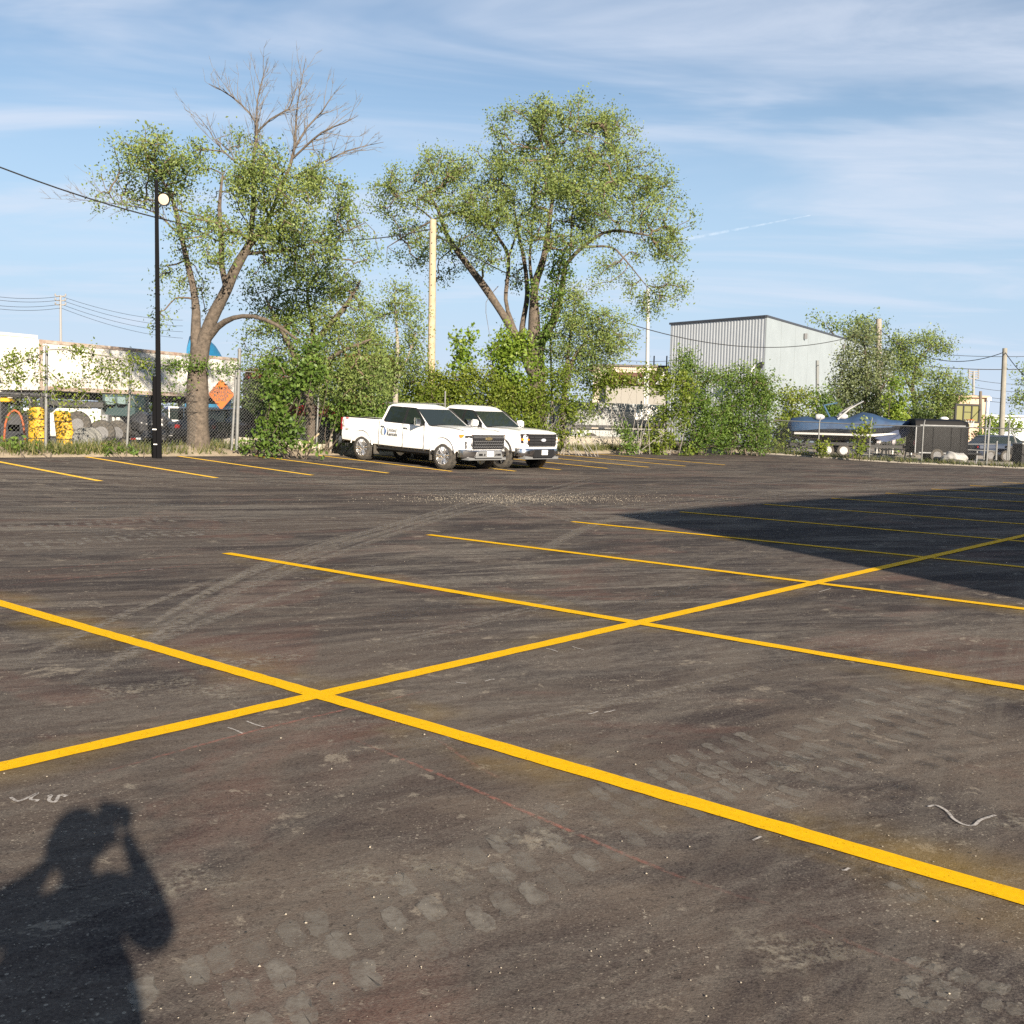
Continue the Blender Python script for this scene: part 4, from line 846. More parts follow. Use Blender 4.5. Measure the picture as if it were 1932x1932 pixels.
# ================================================================== pickup trucks
def lerp(a, b, t): return a + (b - a) * t
def wheel(parent, x, y, side, dark, R=.415, name='wheel'):
    """side +1: outer face towards +y"""
    mb = MB(); w = .27
    prof = [(.285, -w / 2), (.34, -w / 2 - .005), (.395, -w / 2 + .02), (R, -w / 2 + .06), (R, w / 2 - .06), (.395, w / 2 - .02), (.34, w / 2 + .005), (.285, w / 2)]
    mb.lathe(prof, RUBBER, 40, 'y')
    for k in range(40):                                     # tread blocks
        t = 2 * PI * k / 40
        for yy in (-.075, .0, .075):
            mb.box(((R + .002) * math.cos(t + yy * .6), yy, (R + .002) * math.sin(t + yy * .6)), (.016, .06, .042), RUBBER, Matrix.Rotation(-t - yy * .6, 3, 'Y'))
    o = mb.build(name, None, parent, 40); o.location = (x, y, R)
    rm = MB(); f = side; mt = BLACK if dark else ALLOY; mt2 = CHROME if dark else ALLOY
    rm.lathe([(.292, -f * .10), (.292, f * .125), (.272, f * .13), (.262, f * .10), (.25, f * .02), (.06, f * .0), (.0001, f * .0)], mt, 40, 'y')
    ns = 6
    for k in range(ns):
        for dt in (-.16, .16):
            t = 2 * PI * k / ns + dt; tt = 2 * PI * k / ns + dt * .55
            p0 = Vector((.05 * math.cos(t), f * .075, .05 * math.sin(t))); p1 = Vector((.268 * math.cos(tt + dt * .5), f * .115, .268 * math.sin(tt + dt * .5)))
            rm.tube([p0, (p0 + p1) / 2 + Vector((0, f * .012, 0)), p1], [.030, .022, .024], mt2, 6)
    rm.lathe([(.075, f * .04), (.072, f * .105), (.05, f * .118), (.0001, f * .12)], mt2, 16, 'y')
    rm.build('rim', None, o, 40)
    return o
def pickup(label, style, base, rz, pitch):
    t = empty('pickup_truck', base, label, 'pickup truck', rz, 'white pickup trucks parked nose out'); t.rotation_mode = 'XYZ'
    t.rotation_euler = (0, pitch, rz)
    FX, RX = 1.87, -1.87
    zr = .05 if style == 2 else 0
    # body shell: stations along x, half profile in (y, z)
    st = [(-2.96, .94, .62, 1.33, .0), (-2.90, .985, .56, 1.37, .0), (-2.2, 1.00, .53, 1.375, .0), (-1.10, 1.00, .50, 1.37, .0), (-1.02, 1.00, .50, 1.33, .0), (-.2, 1.005, .49, 1.31, .01), (.60, 1.005, .49, 1.29, .02), (1.05, 1.00, .49, 1.275, .035),
          (1.5, 1.00, .49, 1.27, .05), (2.1, .995, .50, 1.245 + zr * .3, .055), (2.45, .975, .52, 1.215 + zr * .5, .05), (2.66, .93, .56, 1.16 + zr, .04), (2.78, .87, .60, 1.10 + zr, .03), (2.82, .80, .64, 1.05 + zr, .015)]
    rings = []
    for x, w, zb, zt_, cr in st:
        h = [(.0, zb), (w * .78, zb), (w * .97, zb + .07), (w, zb + .22), (w * .985, (zb + zt_) / 2 + .02), (w * 1.0, zt_ - .20), (w * .975, zt_ - .05), (w * .92, zt_ - .005), (w * .55, zt_ + cr * .7), (0, zt_ + cr)]
        full = [(x, y, z) for y, z in h] + [(x, -y, z) for y, z in h[-2:0:-1]]; rings.append(full)
    mb = MB(); mb.loft(rings, TRUCKW)
    body = mb.build('body', None, t, 30)
    cut = MB()
    for ax in (FX, RX):
        for s in (-1, 1):
            cut.lathe([(.515, s * .60), (.515, s * 1.2)], BLACK, 36, 'y', (ax, 0, .46))
    cut.box((-1.995, 0, 1.20), (1.68, 1.66, .62), BLACK)
    co = obj('cutter', cut.mesh('cutter', None, None))
    body.data.materials.append(BLACK)
    md = body.modifiers.new('cut', 'BOOLEAN'); md.operation = 'DIFFERENCE'; md.object = co; md.solver = 'EXACT'
    try: md.material_mode = 'TRANSFER'
    except Exception: pass
    dg = bpy.context.evaluated_depsgraph_get(); dg.update(); me = bpy.data.meshes.new_from_object(body.evaluated_get(dg))
    body.modifiers.clear(); body.data = me; finish(me, 28); bpy.data.objects.remove(co)
    # underbody
    mb = MB(); mb.box((-.1, 0, .46), (5.1, 1.16, .22), BLACK); mb.box((-1.0, 0, .42), (3.0, .7, .14), BLACK); mb.tube([(RX, -.8, .41), (RX, .8, .41)], .07, BLACK, 8); mb.tube([(FX, -.8, .41), (FX, .8, .41)], .06, BLACK, 8)
    mb.build('chassis', None, t, 30)
    for s in (-1, 1):
        mb = MB(); mb.box((.15, s * .93, .47), (2.5, .10, .06), BLACK); mb.build('side_step', None, t, 30)
    # arch lips
    for ax in (FX, RX):
        for s in (-1, 1):
            mb = MB(); pts = []
            for k in range(15):
                a = math.radians(8 + 164 * k / 14); pts.append((ax + .53 * math.cos(a), s * (1.005 if ax < 2 else .99), .46 + .53 * math.sin(a)))
            mb.tube(pts, .018, TRUCKW if style == 1 else BLACK, 6); mb.build('wheel_arch', None, t, 40)
    # cab
    def ring(z, x0, x1, y, c):
        return [(x0 + c, -y, z), (x1 - c, -y, z), (x1, -y + c, z), (x1, y - c, z), (x1 - c, y, z), (x0 + c, y, z), (x0, y - c, z), (x0, -y + c, z)]
    H = 1.875 + zr * .5
    mb = MB(); mb.loft([ring(1.25, -1.06, 1.16, .975, .03), ring(1.80, -.92, .38, .775, .05), ring(H, -.84, .22, .715, .10), ring(H + .045, -.68, .05, .60, .15)], TRUCKW)
    mb.build('cab', None, t, 32)
    def sy(z): return lerp(.975, .775, (z - 1.25) / .55)
    def side_poly(poly, s, d0, d1, name, m, parent=t):
        fn = lambda a, b, h: (a, s * (sy(b) + h), b)
        mb = MB(); mb.prism(poly, d0, d1, m, fn); return mb.build(name, None, parent, None)
    rearw = [(-.82, 1.40), (-.78, 1.345), (.00, 1.325), (.03, 1.775), (-.66, 1.785), (-.73, 1.75)]
    frontw = [(.115, 1.325), (.93, 1.315), (.90, 1.40), (.44, 1.745), (.34, 1.775), (.12, 1.78)]
    for s in (-1, 1):
        side_poly([(a * 1.0 + (.0), b) for a, b in [(-.90, 1.36), (-.84, 1.305), (1.02, 1.275), (.97, 1.40), (.47, 1.79), (.36, 1.81), (-.68, 1.82), (-.77, 1.80)]], s, -.01, .006, 'window_surround', BLACK)
        side_poly(rearw, s, .004, .011, 'rear_window', GLASS); side_poly(frontw, s, .004, .011, 'front_window', GLASS)
        side_poly([(.045, 1.32), (.10, 1.32), (.10, 1.785), (.055, 1.785)], s, .006, .014, 'door_pillar', BLACK)
    # windscreen and rear window
    def front_poly(poly, x0, z0, x1, z1, name, m, d0, d1):
        dx, dz = x1 - x0, z1 - z0; L = math.hypot(dx, dz); nx, nz = (-dz / L, dx / L)
        if (x0 > 0) != (nx > 0): nx, nz = -nx, -nz
        fn = lambda a, b, h: (x0 + dx * b + nx * h, a, z0 + dz * b + nz * h)
        mb = MB(); mb.prism(poly, d0, d1, m, fn); return mb.build(name, None, t, None)
    front_poly([(-.88, .06), (.88, .06), (.715, .955), (-.715, .955)], 1.16, 1.25, .38, 1.80, 'windscreen_surround', BLACK, -.01, .005)
    front_poly([(-.86, .09), (.86, .09), (.70, .925), (-.70, .925)], 1.16, 1.25, .38, 1.80, 'windscreen', GLASS, .004, .010)
    front_poly([(-.80, .20), (.80, .20), (.66, .90), (-.66, .90)], -1.06, 1.25, -.92, 1.80, 'back_window', GLASS, -.004, .008)
    mb = MB(); mb.tube([(1.13, -.75, 1.30), (1.05, -.1, 1.345)], .010, BLACK, 5); mb.tube([(1.13, .05, 1.30), (1.05, .65, 1.345)], .010, BLACK, 5); mb.box((1.17, 0, 1.285), (.10, 1.66, .03), BLACK); mb.build('wiper', None, t, None)
    # hood shut lines and fender creases
    for s in (-1, 1):
        mb = MB(); mb.tube([(1.25, s * .86, 1.302), (2.0, s * .85, 1.288 + zr * .3), (2.55, s * .80, 1.215 + zr)], .006, BLACK, 4); mb.build('bonnet_seam', None, t, None)
        for x, z0, z1 in ((-1.045, .53, 1.34), (.075, .55, 1.31), (1.03, .52, 1.28)):
            sm = MB(); sm.box((x, s * 1.0005, (z0 + z1) / 2), (.009, .012, z1 - z0), mat('seam_shadow', (.10, .10, .10), .8)); sm.build('door_seam', None, t, None)
        for x in (-.82, .24):
            mb = MB(); mb.tube([(x - .11, s * 1.003, 1.165), (x - .09, s * 1.035, 1.168), (x + .09, s * 1.035, 1.162), (x + .11, s * 1.003, 1.16)], .016, CHROME if style == 1 else TRUCKW, 8); mb.build('door_handle', None, t, 40)
        # mirror
        mb = MB(); mb.tube([(.93, s * .96, 1.30), (.93, s * 1.10, 1.33)], .03, BLACK, 8)
        mb.loft([[(.80, s * 1.05, 1.29), (.80, s * 1.24, 1.30), (.80, s * 1.23, 1.50), (.80, s * 1.06, 1.49)], [(.86, s * 1.04, 1.27), (.86, s * 1.26, 1.28), (.86, s * 1.25, 1.52), (.86, s * 1.05, 1.51)], [(.95, s * 1.07, 1.31), (.95, s * 1.26, 1.32), (.95, s * 1.25, 1.48), (.95, s * 1.08, 1.47)]], CHROME if style == 1 else TRUCKW)
        mb.build('mirror', None, t, 40)
        # tail lamp
        mb = MB(); mb.box((-2.925, s * .945, 1.14), (.08, .075, .40), REDL); mb.build('tail_lamp', None, t, None)
        # mud flaps
        for x in (FX - .56, RX - .56 if False else RX + .60):
            mb = MB(); mb.box((x, s * .88, .40), (.02, .24, .30), RUBBER); mb.build('mud_flap', None, t, None)
        wheel(t, FX, s * .865, s, style == 2); wheel(t, RX, s * .865, s, style == 2)
    # bed rail caps and tailgate seam
    for s in (-1, 1):
        mb = MB(); mb.box((-2.0, s * .905, 1.382), (1.80, .10, .02), BLACK); mb.build('bed_rail', None, t, None)
    mb = MB(); mb.box((-3.03, 0, .60), (.14, 1.86, .22), CHROME); mb.box((-3.06, 0, .72), (.12, 1.5, .04), BLACK); mb.build('rear_bumper', None, t, None)
    mb = MB(); mb.box((-2.955, 0, 1.05), (.03, 1.66, .56), TRUCKW); mb.build('tailgate', None, t, None)
    plate_m = WHITE; ink = mat('plate_ink', (.03, .05, .12), .6)
    if style == 1:
        mb = MB(); mb.box((2.815, 0, .89), (.05, 1.42, .40), BLACK); mb.build('grille', None, t, None)
        g_ = MB()
        for z, h, w in ((1.105, .022, 1.50), (.985, .055, 1.50), (.69, .02, 1.36)): g_.box((2.845, 0, z), (.035, w, h), CHROME)
        for s in (-1, 1): g_.box((2.84, s * .72, .87), (.04, .03, .36), CHROME)
        for z in (1.03, 1.06): g_.box((2.842, 0, z), (.02, 1.36, .012), ALLOY)
        for r in range(3):
            for k in range(13):
                y = -.60 + k * .10 + (.05 if r % 2 else 0); z = .745 + r * .085
                if abs(y) < .66:
                    for q in (-1, 1): g_.box((2.842, y + q * .025, z), (.016, .075, .013), ALLOY, Matrix.Rotation(q * .5, 3, 'X'))
        g_.build('grille_bar', None, t, None)
        em = MB(); em.prism([(-.13, -.032), (-.045, -.032), (-.06, -.05), (.06, -.05), (.045, -.032), (.13, -.032), (.15, .032), (.065, .032), (.08, .05), (-.06, .05), (-.045, .032), (-.13, .032)], 0, .02, mat('gold_emblem', (.42, .34, .18), .35, metal=.8), lambda a, b, h: (2.862 + h, a, 1.0 + b))
        em.build('emblem', None, t, None)
        for s in (-1, 1):
            hl = MB(); hl.loft([[(2.80, s * .74, .99), (2.80, s * .74, 1.09), (2.72, s * .92, 1.09), (2.70, s * .93, 1.0)], [(2.835, s * .74, 1.0), (2.835, s * .74, 1.08), (2.76, s * .92, 1.08), (2.74, s * .92, 1.01)]], CHROME); hl.build('headlamp', None, t, None)
            am = MB(); am.loft([[(2.52, s * .958, 1.10), (2.70, s * .925, 1.11), (2.66, s * .945, 1.03), (2.58, s * .965, 1.00)], [(2.52, s * .985, 1.10), (2.70, s * .95, 1.11), (2.66, s * .965, 1.03), (2.58, s * .985, 1.00)]], AMBER); am.build('side_marker', None, t, None)
            pk = MB(); pk.loft([[(2.79, s * .72, .78), (2.79, s * .72, .93), (2.70, s * .91, .91), (2.72, s * .90, .68), (2.77, s * .82, .68)], [(2.835, s * .72, .79), (2.835, s * .72, .92), (2.74, s * .915, .90), (2.75, s * .905, .69), (2.81, s * .82, .70)]], mat('dark_grey', (.06, .06, .065), .45)); pk.build('lamp_pocket', None, t, None)
        # bumper
        bp = MB(); prof = [(-.98, 2.52), (-.96, 2.68), (-.80, 2.82), (-.5, 2.90), (.5, 2.90), (.80, 2.82), (.96, 2.68), (.98, 2.52)]
        bp.loft([[(x, y, .42) for y, x in prof] + [(2.4, .9, .42), (2.4, -.9, .42)], [(x + .02, y, .50) for y, x in prof] + [(2.4, .9, .5), (2.4, -.9, .5)], [(x + .02, y, .62) for y, x in prof] + [(2.4, .9, .62), (2.4, -.9, .62)], [(x - .02, y, .655) for y, x in prof] + [(2.4, .9, .655), (2.4, -.9, .655)]], CHROME)
        b_o = bp.build('front_bumper', None, t, 40)
        dk = MB(); dk.prism([(-.62, .42), (.62, .42), (.54, .60), (.46, .63), (-.46, .63), (-.54, .60)], 2.90, 2.935, mat('bumper_grey', (.16, .165, .17), .45), lambda a, b, h: (h, a, b))
        for s in (-1, 1): dk.box((2.94, s * .42, .52), (.02, .16, .06), BLACK); dk.lathe([(.035, 0), (.035, .03)], CHROME, 12, 'x', (2.93, s * .26, .52))
        dk.build('bumper_insert', None, b_o, None)
        dam = MB(); dam.box((2.70, 0, .385), (.30, 1.72, .07), mat('bumper_grey', (.16, .165, .17), .45)); dam.build('air_dam', None, t, None)
        pl = MB(); pl.box((2.955, .0, .545), (.012, .30, .155), plate_m); po = pl.build('licence_plate', None, t, None)
        o = obj('lettering', text_mesh('BR 4CR1', .075, ink, .002), po, (2.963, 0, .54)); o.rotation_euler = (PI / 2, 0, PI / 2)
        # decals on the visible side (negative y)
        blue, grey, red = mat('decal_blue', (.015, .09, .30), .4), mat('decal_grey', (.30, .31, .27), .4), mat('decal_red', (.55, .02, .02), .4)
        yd = -1.006
        em = MB()
        def cres(sgn, m):
            R, r = .125, .095; o_, i_ = [], []
            for k in range(17):
                a = -PI / 2 + PI * k / 16; o_.append((sgn * R * math.cos(a), R * math.sin(a))); i_.append((sgn * (R * .42) * math.cos(a), R * math.sin(a)))
            for k in range(16): em.prism([o_[k], o_[k + 1], i_[k + 1], i_[k]], 0, .002, m, lambda a, b, h: (-.83 + a, yd - h, 1.0 + b))
        cres(1, blue); cres(-1, grey); em.build('door_emblem', None, t, None)
        o = obj('door_lettering', text_mesh('United\nRentals', .165, mat('decal_dark', (.04, .045, .05), .5), .001, 1.0, 'LEFT', .78), t, (-.665, yd - .001, .995)); o.rotation_euler = (PI / 2, 0, 0)
        for tx, sz, x, z, m in (('4x4', .10, -2.62, .98, grey), ('TRAIL', .055, -2.62, 1.335, red)):
            o = obj('bed_lettering', text_mesh(tx, sz, m, .003), t, (x, -1.004, z)); o.rotation_euler = (PI / 2, 0, 0)
        o = MB(); o.prism([(-2.84, 1.06), (-2.80, 1.30), (-2.76, 1.30), (-2.80, 1.10), (-2.70, 1.06)], 0, .002, grey, lambda a, b, h: (a, -1.004 - h, b)); o.build('bed_decal', None, t, None)
    else:
        mb = MB(); mb.box((2.815, 0, .96), (.06, 1.36, .40), BLACK); mb.build('grille', None, t, None)
        g_ = MB()
        for z, h in ((1.14, .03), (1.06, .035), (.97, .04), (.88, .035), (.80, .03)): g_.box((2.85, 0, z), (.03, 1.34, h), mat('grille_dark', (.03, .03, .032), .35))
        for k in (-.45, 0, .45): g_.box((2.855, k, .97), (.02, .03, .36), BLACK)
        g_.build('grille_bar', None, t, None)
        em = MB(); ov = [(.14 * math.cos(2 * PI * k / 24), .062 * math.sin(2 * PI * k / 24)) for k in range(24)]; em.prism(ov, 2.86, 2.882, CHROME, lambda a, b, h: (h, a, .97 + b)); eo = em.build('emblem', None, t, None)
        em = MB(); em.prism([(a * .87, b * .80) for a, b in ov], 2.882, 2.885, mat('emblem_blue', (.35, .37, .42), .3), lambda a, b, h: (h, a, .97 + b)); em.build('emblem_face', None, eo, None)
        for s in (-1, 1):
            hl = MB(); hl.loft([[(2.78, s * .69, .80), (2.78, s * .69, 1.17), (2.66, s * .93, 1.16), (2.70, s * .92, .86)], [(2.845, s * .69, .81), (2.845, s * .69, 1.16), (2.70, s * .955, 1.15), (2.74, s * .94, .87)]], mat('smoked_lens', (.025, .018, .02), .12)); ho = hl.build('headlamp', None, t, None)
            am = MB(); am.loft([[(2.82, s * .72, .955), (2.82, s * .72, 1.005), (2.72, s * .93, 1.02), (2.73, s * .93, .945)], [(2.856, s * .70, .96), (2.856, s * .70, 1.0), (2.735, s * .955, 1.015), (2.745, s * .95, .95)]], AMBER); am.build('turn_signal', None, ho, None)
            am = MB(); am.box((2.78, s * .80, 1.09), (.13, .06, .05), CHROME, Matrix.Rotation(-s * .55, 3, 'Z')); am.box((2.78, s * .80, .88), (.13, .06, .04), CHROME, Matrix.Rotation(-s * .55, 3, 'Z')); am.build('lamp_lens', None, ho, None)
        bp = MB(); prof = [(-.98, 2.52), (-.96, 2.68), (-.82, 2.83), (-.5, 2.90), (.5, 2.90), (.82, 2.83), (.96, 2.68), (.98, 2.52)]
        bp.loft([[(x - .02, y, .44) for y, x in prof] + [(2.4, .9, .44), (2.4, -.9, .44)], [(x + .02, y, .50) for y, x in prof] + [(2.4, .9, .5), (2.4, -.9, .5)], [(x + .02, y, .66) for y, x in prof] + [(2.4, .9, .66), (2.4, -.9, .66)], [(x - .02, y, .70) for y, x in prof] + [(2.4, .9, .70), (2.4, -.9, .70)]], CHROME)
        b_o = bp.build('front_bumper', None, t, 40)
        dk = MB(); dk.prism([(-.50, .42), (.50, .42), (.50, .67), (-.50, .67)], 2.90, 2.935, BLACK, lambda a, b, h: (h, a, b))
        for s in (-1, 1): dk.box((2.865, s * .68, .58), (.04, .17, .09), BLACK, Matrix.Rotation(-s * .23, 3, 'Z'))
        dk.build('bumper_insert', None, b_o, None)
        dam = MB(); dam.box((2.70, 0, .40), (.30, 1.72, .08), mat('bumper_grey', (.16, .165, .17), .45)); dam.build('air_dam', None, t, None)
        pl = MB(); pl.box((2.955, .0, .58), (.012, .30, .155), plate_m); po = pl.build('licence_plate', None, t, None)
        o = obj('lettering', text_mesh('BV 15 72', .075, ink, .002), po, (2.963, 0, .575)); o.rotation_euler = (PI / 2, 0, PI / 2)
    return t
def park(label, style, u_front, v_near):
    """u_front: lot position of the front axle; v_near: of the near tyres' outer face"""
    vc = v_near + 1.0; a, b = uv(u_front, vc), uv(u_front + 3.74, vc); sl = math.atan2(b[2] - a[2], 3.74)
    m = (a + b) / 2
    t = pickup(label, style, m, ANG_A, sl); t.scale = (.97, .97, .985); return t
park('white crew cab pickup with silver grille and blue and grey rental emblem on its door', 1, 22.36, 22.93)
park('white pickup with black grille and oval badge, parked beyond the one with door lettering', 2, 22.28, 25.42)

# ================================================================== poles and wires
P = on_ground(300, 865); D = P[1]; k = ppm(D); top = at(295, 340, D)
lp = empty('light_pole', P, 'black square steel light pole with a round floodlight near its top', 'light pole')
PB = mat('pole_black', (.004, .004, .005), .7, spec=.06)
rel = top - P; w0, w1 = .145, .085
mb = MB(); rt = Matrix.Rotation(math.radians(28), 3, 'Z')
def sq(c, w): return [tuple(Vector(c) + rt @ Vector((sx * w / 2, sy * w / 2, 0))) for sx, sy in ((-1, -1), (1, -1), (1, 1), (-1, 1))]
mb.loft([sq((0, 0, -.2), w0), sq(rel * .5, (w0 + w1) / 2), sq(rel, w1)], PB); mb.build('post', None, lp, 20)
mb = MB(); mb.loft([sq((-.02, 0.02, -.1), w0 + .03), sq((rel[0] * .09 - .02, 0.02, rel[2] * .30), w0 + .0)], PB); mb.build('cable_duct', None, lp, 20).location = (-.085, .03, 0)
mb = MB(); mb.box((-.10, -.06, .82), (.12, .02, .03), WHITE); mb.box((-.07, -.10, .40), (.10, .01, .025), WHITE); mb.build('tag_band', None, lp, None)
hc = at(309, 376, D) - P; nd = Vector((-.05, -.97, -.22)).normalized(); q = nd.to_track_quat('Z', 'Y').to_matrix()
mb = MB(); mb.tube([rel * .965, hc * .5 + rel * .965 * .5 + np.array([.05, .0, .06]), hc + np.array([0, .12, .10])], .022, PB, 8); mb.build('bracket', None, lp, 50)
mb = MB(); mb.lathe([(.06, -.16), (.10, -.12), (.165, -.05), (.178, .0), (.160, .012)], PB, 28); o = mb.build('lamp_head', None, lp, 40); o.matrix_local = Matrix.Translation(Vector(hc)) @ q.to_4x4()
mb = MB(); mb.lathe([(.148, .0), (.148, .020), (.06, .03), (.0001, .031)], mat('lamp_lens', (.50, .42, .33), .4), 28); mb.build('lens', None, o, 50)
def pole(name, label, px, py_top, py_base, D, r0, r1, m, lean=0, extra=None):
    P = foot(px, D); top = at(px + lean, py_top, D) - P; o = empty(name, P, label, 'pole')
    mb = MB(); mb.tube([(0, 0, -.3), top * .5, top], [r0, (r0 + r1) / 2, r1], m, 14); mb.build('shaft', None, o, 60)
    if extra: extra(o, top)
    return P, top + P
def climbs(o, top):
    for i in range(12):
        z = .45 + i * .045; c = top * z; mb = MB(); mb.tube([c + np.array([-.02, -.12, 0]), c + np.array([-.02, -.19, 0])], .018, mat('bolt', (.05, .04, .035), .7), 6); mb.build('bolt', None, o, None)
pw_b, pw_t = pole('utility_pole', 'tall pale wooden utility pole between the two big elms', 812, 415, 860, 43.3, .165, .135, WOOD, 5, climbs)
def cam_box(o, top):
    z = top * .44; mb = MB(); mb.tube([z, z + np.array([-.28, -.02, .02]), z + np.array([-.40, -.02, -.08])], .035, WHITE, 8); mb.lathe([(.05, .12), (.16, .08), (.17, 0), (.10, -.12), (.0001, -.16)], WHITE, 16, 'z', tuple(z + np.array([-.42, -.02, -.16]))); mb.build('camera_dome', None, o, 40)
    mb = MB(); mb.tube([top * .05 + np.array([-.13, 0, 0]), top * .45 + np.array([-.13, 0, 0])], .05, WHITE, 8); mb.build('conduit', None, o, 40)
pole('mast', 'slim white mast with a camera dome left of the ribbed building', 1219, 545, 720, 62, .13, .09, mat('mast_white', (.34, .34, .34), .6), 4, cam_box)
p3b, p3t = pole('utility_pole', 'weathered utility pole rising out of the willow by the metal building', 1656, 602, 860, 71, .21, .18, GREYWOOD, 2)
p4b, p4t = pole('utility_pole', 'bare grey utility pole standing alone near the frame edge', 1888, 657, 868, 61, .165, .13, mat('pole_grey', (.24, .23, .20), .9, var=.25, vscale=3), 8)
def cross(n, wd):
    def f(o, top):
        for i in range(n):
            c = top * (1 - .035 * (i + .3)); mb = MB(); mb.tube([c + np.array([-wd, 0, .1]), c, c + np.array([wd, 0, .1])], .10, GREYWOOD, 6)
            for s in (-1, 1): mb.lathe([(.12, 0), (.16, .15), (.10, .4)], mat('insulator', (.2, .2, .2), .6), 8, 'z', tuple(c + np.array([s * wd, 0, .1])))
            mb.build('crossarm', None, o, 50)
    return f
f1b, f1t = pole('transmission_pole', 'distant pale transmission pole above the white trailers', 117, 557, 800, 190, .24, .18, mat('pole_far', (.24, .24, .24), .9), -3, cross(3, .9))
f2b, f2t = pole('transmission_pole', 'distant transmission pole just left of the lone grey utility pole', 1834, 700, 810, 200, .30, .20, mat('pole_far', (.42, .42, .42), .9), 3, cross(4, .9))
f3b, f3t = pole('utility_pole', 'dark far pole behind the basketball backboard and tan wall', 1849, 738, 805, 100, .17, .13, mat('pole_dark', (.12, .10, .08), .9), 1)
def wire(label, a, b, sag, r=.018, n=24):
    a, b = np.asarray(a, float), np.asarray(b, float); pts = [a + (b - a) * (i / n) - np.array([0, 0, sag * 4 * (i / n) * (1 - i / n)]) - a for i in range(n + 1)]
    mb = MB(); mb.tube(pts, r, WIRE, 5); tag(mb.build('overhead_wire', None, None, 60, loc=a), label, 'wire')
wire('black overhead cable dipping from the frame edge into the dead-topped elm', at(-60, 292, 26), at(812, 432, 43.2), 1.1, .020)
wire('overhead cable sagging from the tall wooden pole past the metal building to the willow pole', at(815, 440, 43.3), at(1656, 620, 70.9), 2.6, .022, 40)
wire('cable from the willow pole down to the lone grey pole', at(1658, 620, 71), at(1896, 664, 61), 1.2, .022)
wire('cable leaving the lone grey pole towards the frame edge', at(1896, 664, 61), at(1990, 740, 52), .4, .022)
wire('straight thin wire crossing behind the lone grey pole', at(1780, 669, 120), at(1990, 670, 120), .2, .03)
wire('thick thin-hung wire below it behind the lone grey pole', at(1740, 690, 110), at(1990, 693, 110), .3, .04)
for i, (y0, y1, y2) in enumerate(((560, 559, 600), (566, 566, 611), (577, 574, 622), (583, 581, 634))):
    wire(('highest', 'second', 'third', 'lowest')[i] + ' of the four transmission wires left of the distant pale pole', at(-30, y0 - 4, 175), at(115, y1, 190), .5, .035)
    wire(('highest', 'second', 'third', 'lowest')[i] + ' of the four transmission wires descending right of the distant pale pole', at(115, y1, 190), at(345, y2 + 4, 240), 1.0, .035)
for i, y in enumerate((716, 730, 745, 752)):
    wire(('highest', 'second', 'third', 'lowest')[i] + ' of the far wires strung right of the distant transmission pole', at(1836, y, 200), at(1990, y + 6, 210), .6, .04)
wire('fine pair wire between the white mast and the metal building, upper', at(1130, 672, 75), at(1275, 680, 75), .2, .015)
wire('fine pair wire between the white mast and the metal building, lower', at(1130, 690, 75), at(1275, 698, 75), .2, .015)

# ================================================================== buildings
RIB = mat('ribbed_steel', (.40, .43, .46), .6, var=.08, vscale=1.5); PAN = mat('pale_panel', (.26, .30, .325), .6, var=.10, vscale=.7); FLASH = mat('dark_flashing', (.04, .045, .055), .5)
DB = 82.0
c0 = at(1446, 597, DB)                                            # near top corner
bl = at(1266, 602, 90.0); br = at(1690, 645, 118.0)
base_z = .3
mbld = empty('metal_building', (c0[0], c0[1], base_z), 'tall metal building with one grey ribbed wall and one pale panelled wall', 'building')
o3 = np.array([c0[0], c0[1], base_z])
def wall_dir(p, q): d = np.array(q[:2]) - np.array(p[:2]); L = np.linalg.norm(d); return d / L, L
ztop = c0[2]
dl, Ll = wall_dir(c0, bl); dr, Lr = wall_dir(c0, br)
# ribbed wall
nrm = np.array([-dl[1], dl[0]]); nrm = nrm if nrm @ np.array(c0[:2]) < 0 else -nrm
rings = []
nr = int(Ll / .30)
for i in range(nr * 4 + 1):
    s = Ll * (i + (.35 if i % 2 else 0)) / (nr * 4); dpt = (.020, .020, .0, .0)[i % 4] if i < nr * 4 else 0
    x, y = dl * s + nrm * dpt; rings.append([(x, y, 0), (x, y, ztop - base_z)])
mb = MB(); mb.loft(rings, RIB, False, False); mb.build('ribbed_wall', None, mbld, None)
nrm_r = np.array([-dr[1], dr[0]]); nrm_r = nrm_r if nrm_r @ np.array(c0[:2]) < 0 else -nrm_r
npn = 12; zr_ = br[2]
for i in range(npn):
    s0, s1 = Lr * i / npn + .035, Lr * (i + 1) / npn - .035
    pts = []
    for d_ in (0, .06):
        for s in (s0, s1):
            x, y = dr * s + nrm_r * d_; zz = ztop
            pts += [(x, y, 1.2), (x, y, zz - base_z)]
    mb = MB(); mb.add(pts, [(0, 1, 3, 2), (4, 6, 7, 5), (0, 4, 5, 1), (2, 3, 7, 6), (1, 5, 7, 3), (0, 2, 6, 4)], PAN); mb.build('panel', None, mbld, None)
back = dl * Ll + dr * Lr
mb = MB(); hh = ztop - base_z
mb.add([(0, 0, 0), (*(dr * Lr), 0), (*(dr * Lr), hh), (0, 0, hh), (*(dl * Ll), hh), (*back, hh), (*back, 0), (*(dl * Ll), 0)], [(0, 1, 2, 3), (3, 2, 5, 4), (1, 6, 5, 2), (6, 7, 4, 5)], mat('seam_grey', (.10, .11, .12), .8)); mb.build('core', None, mbld, None)
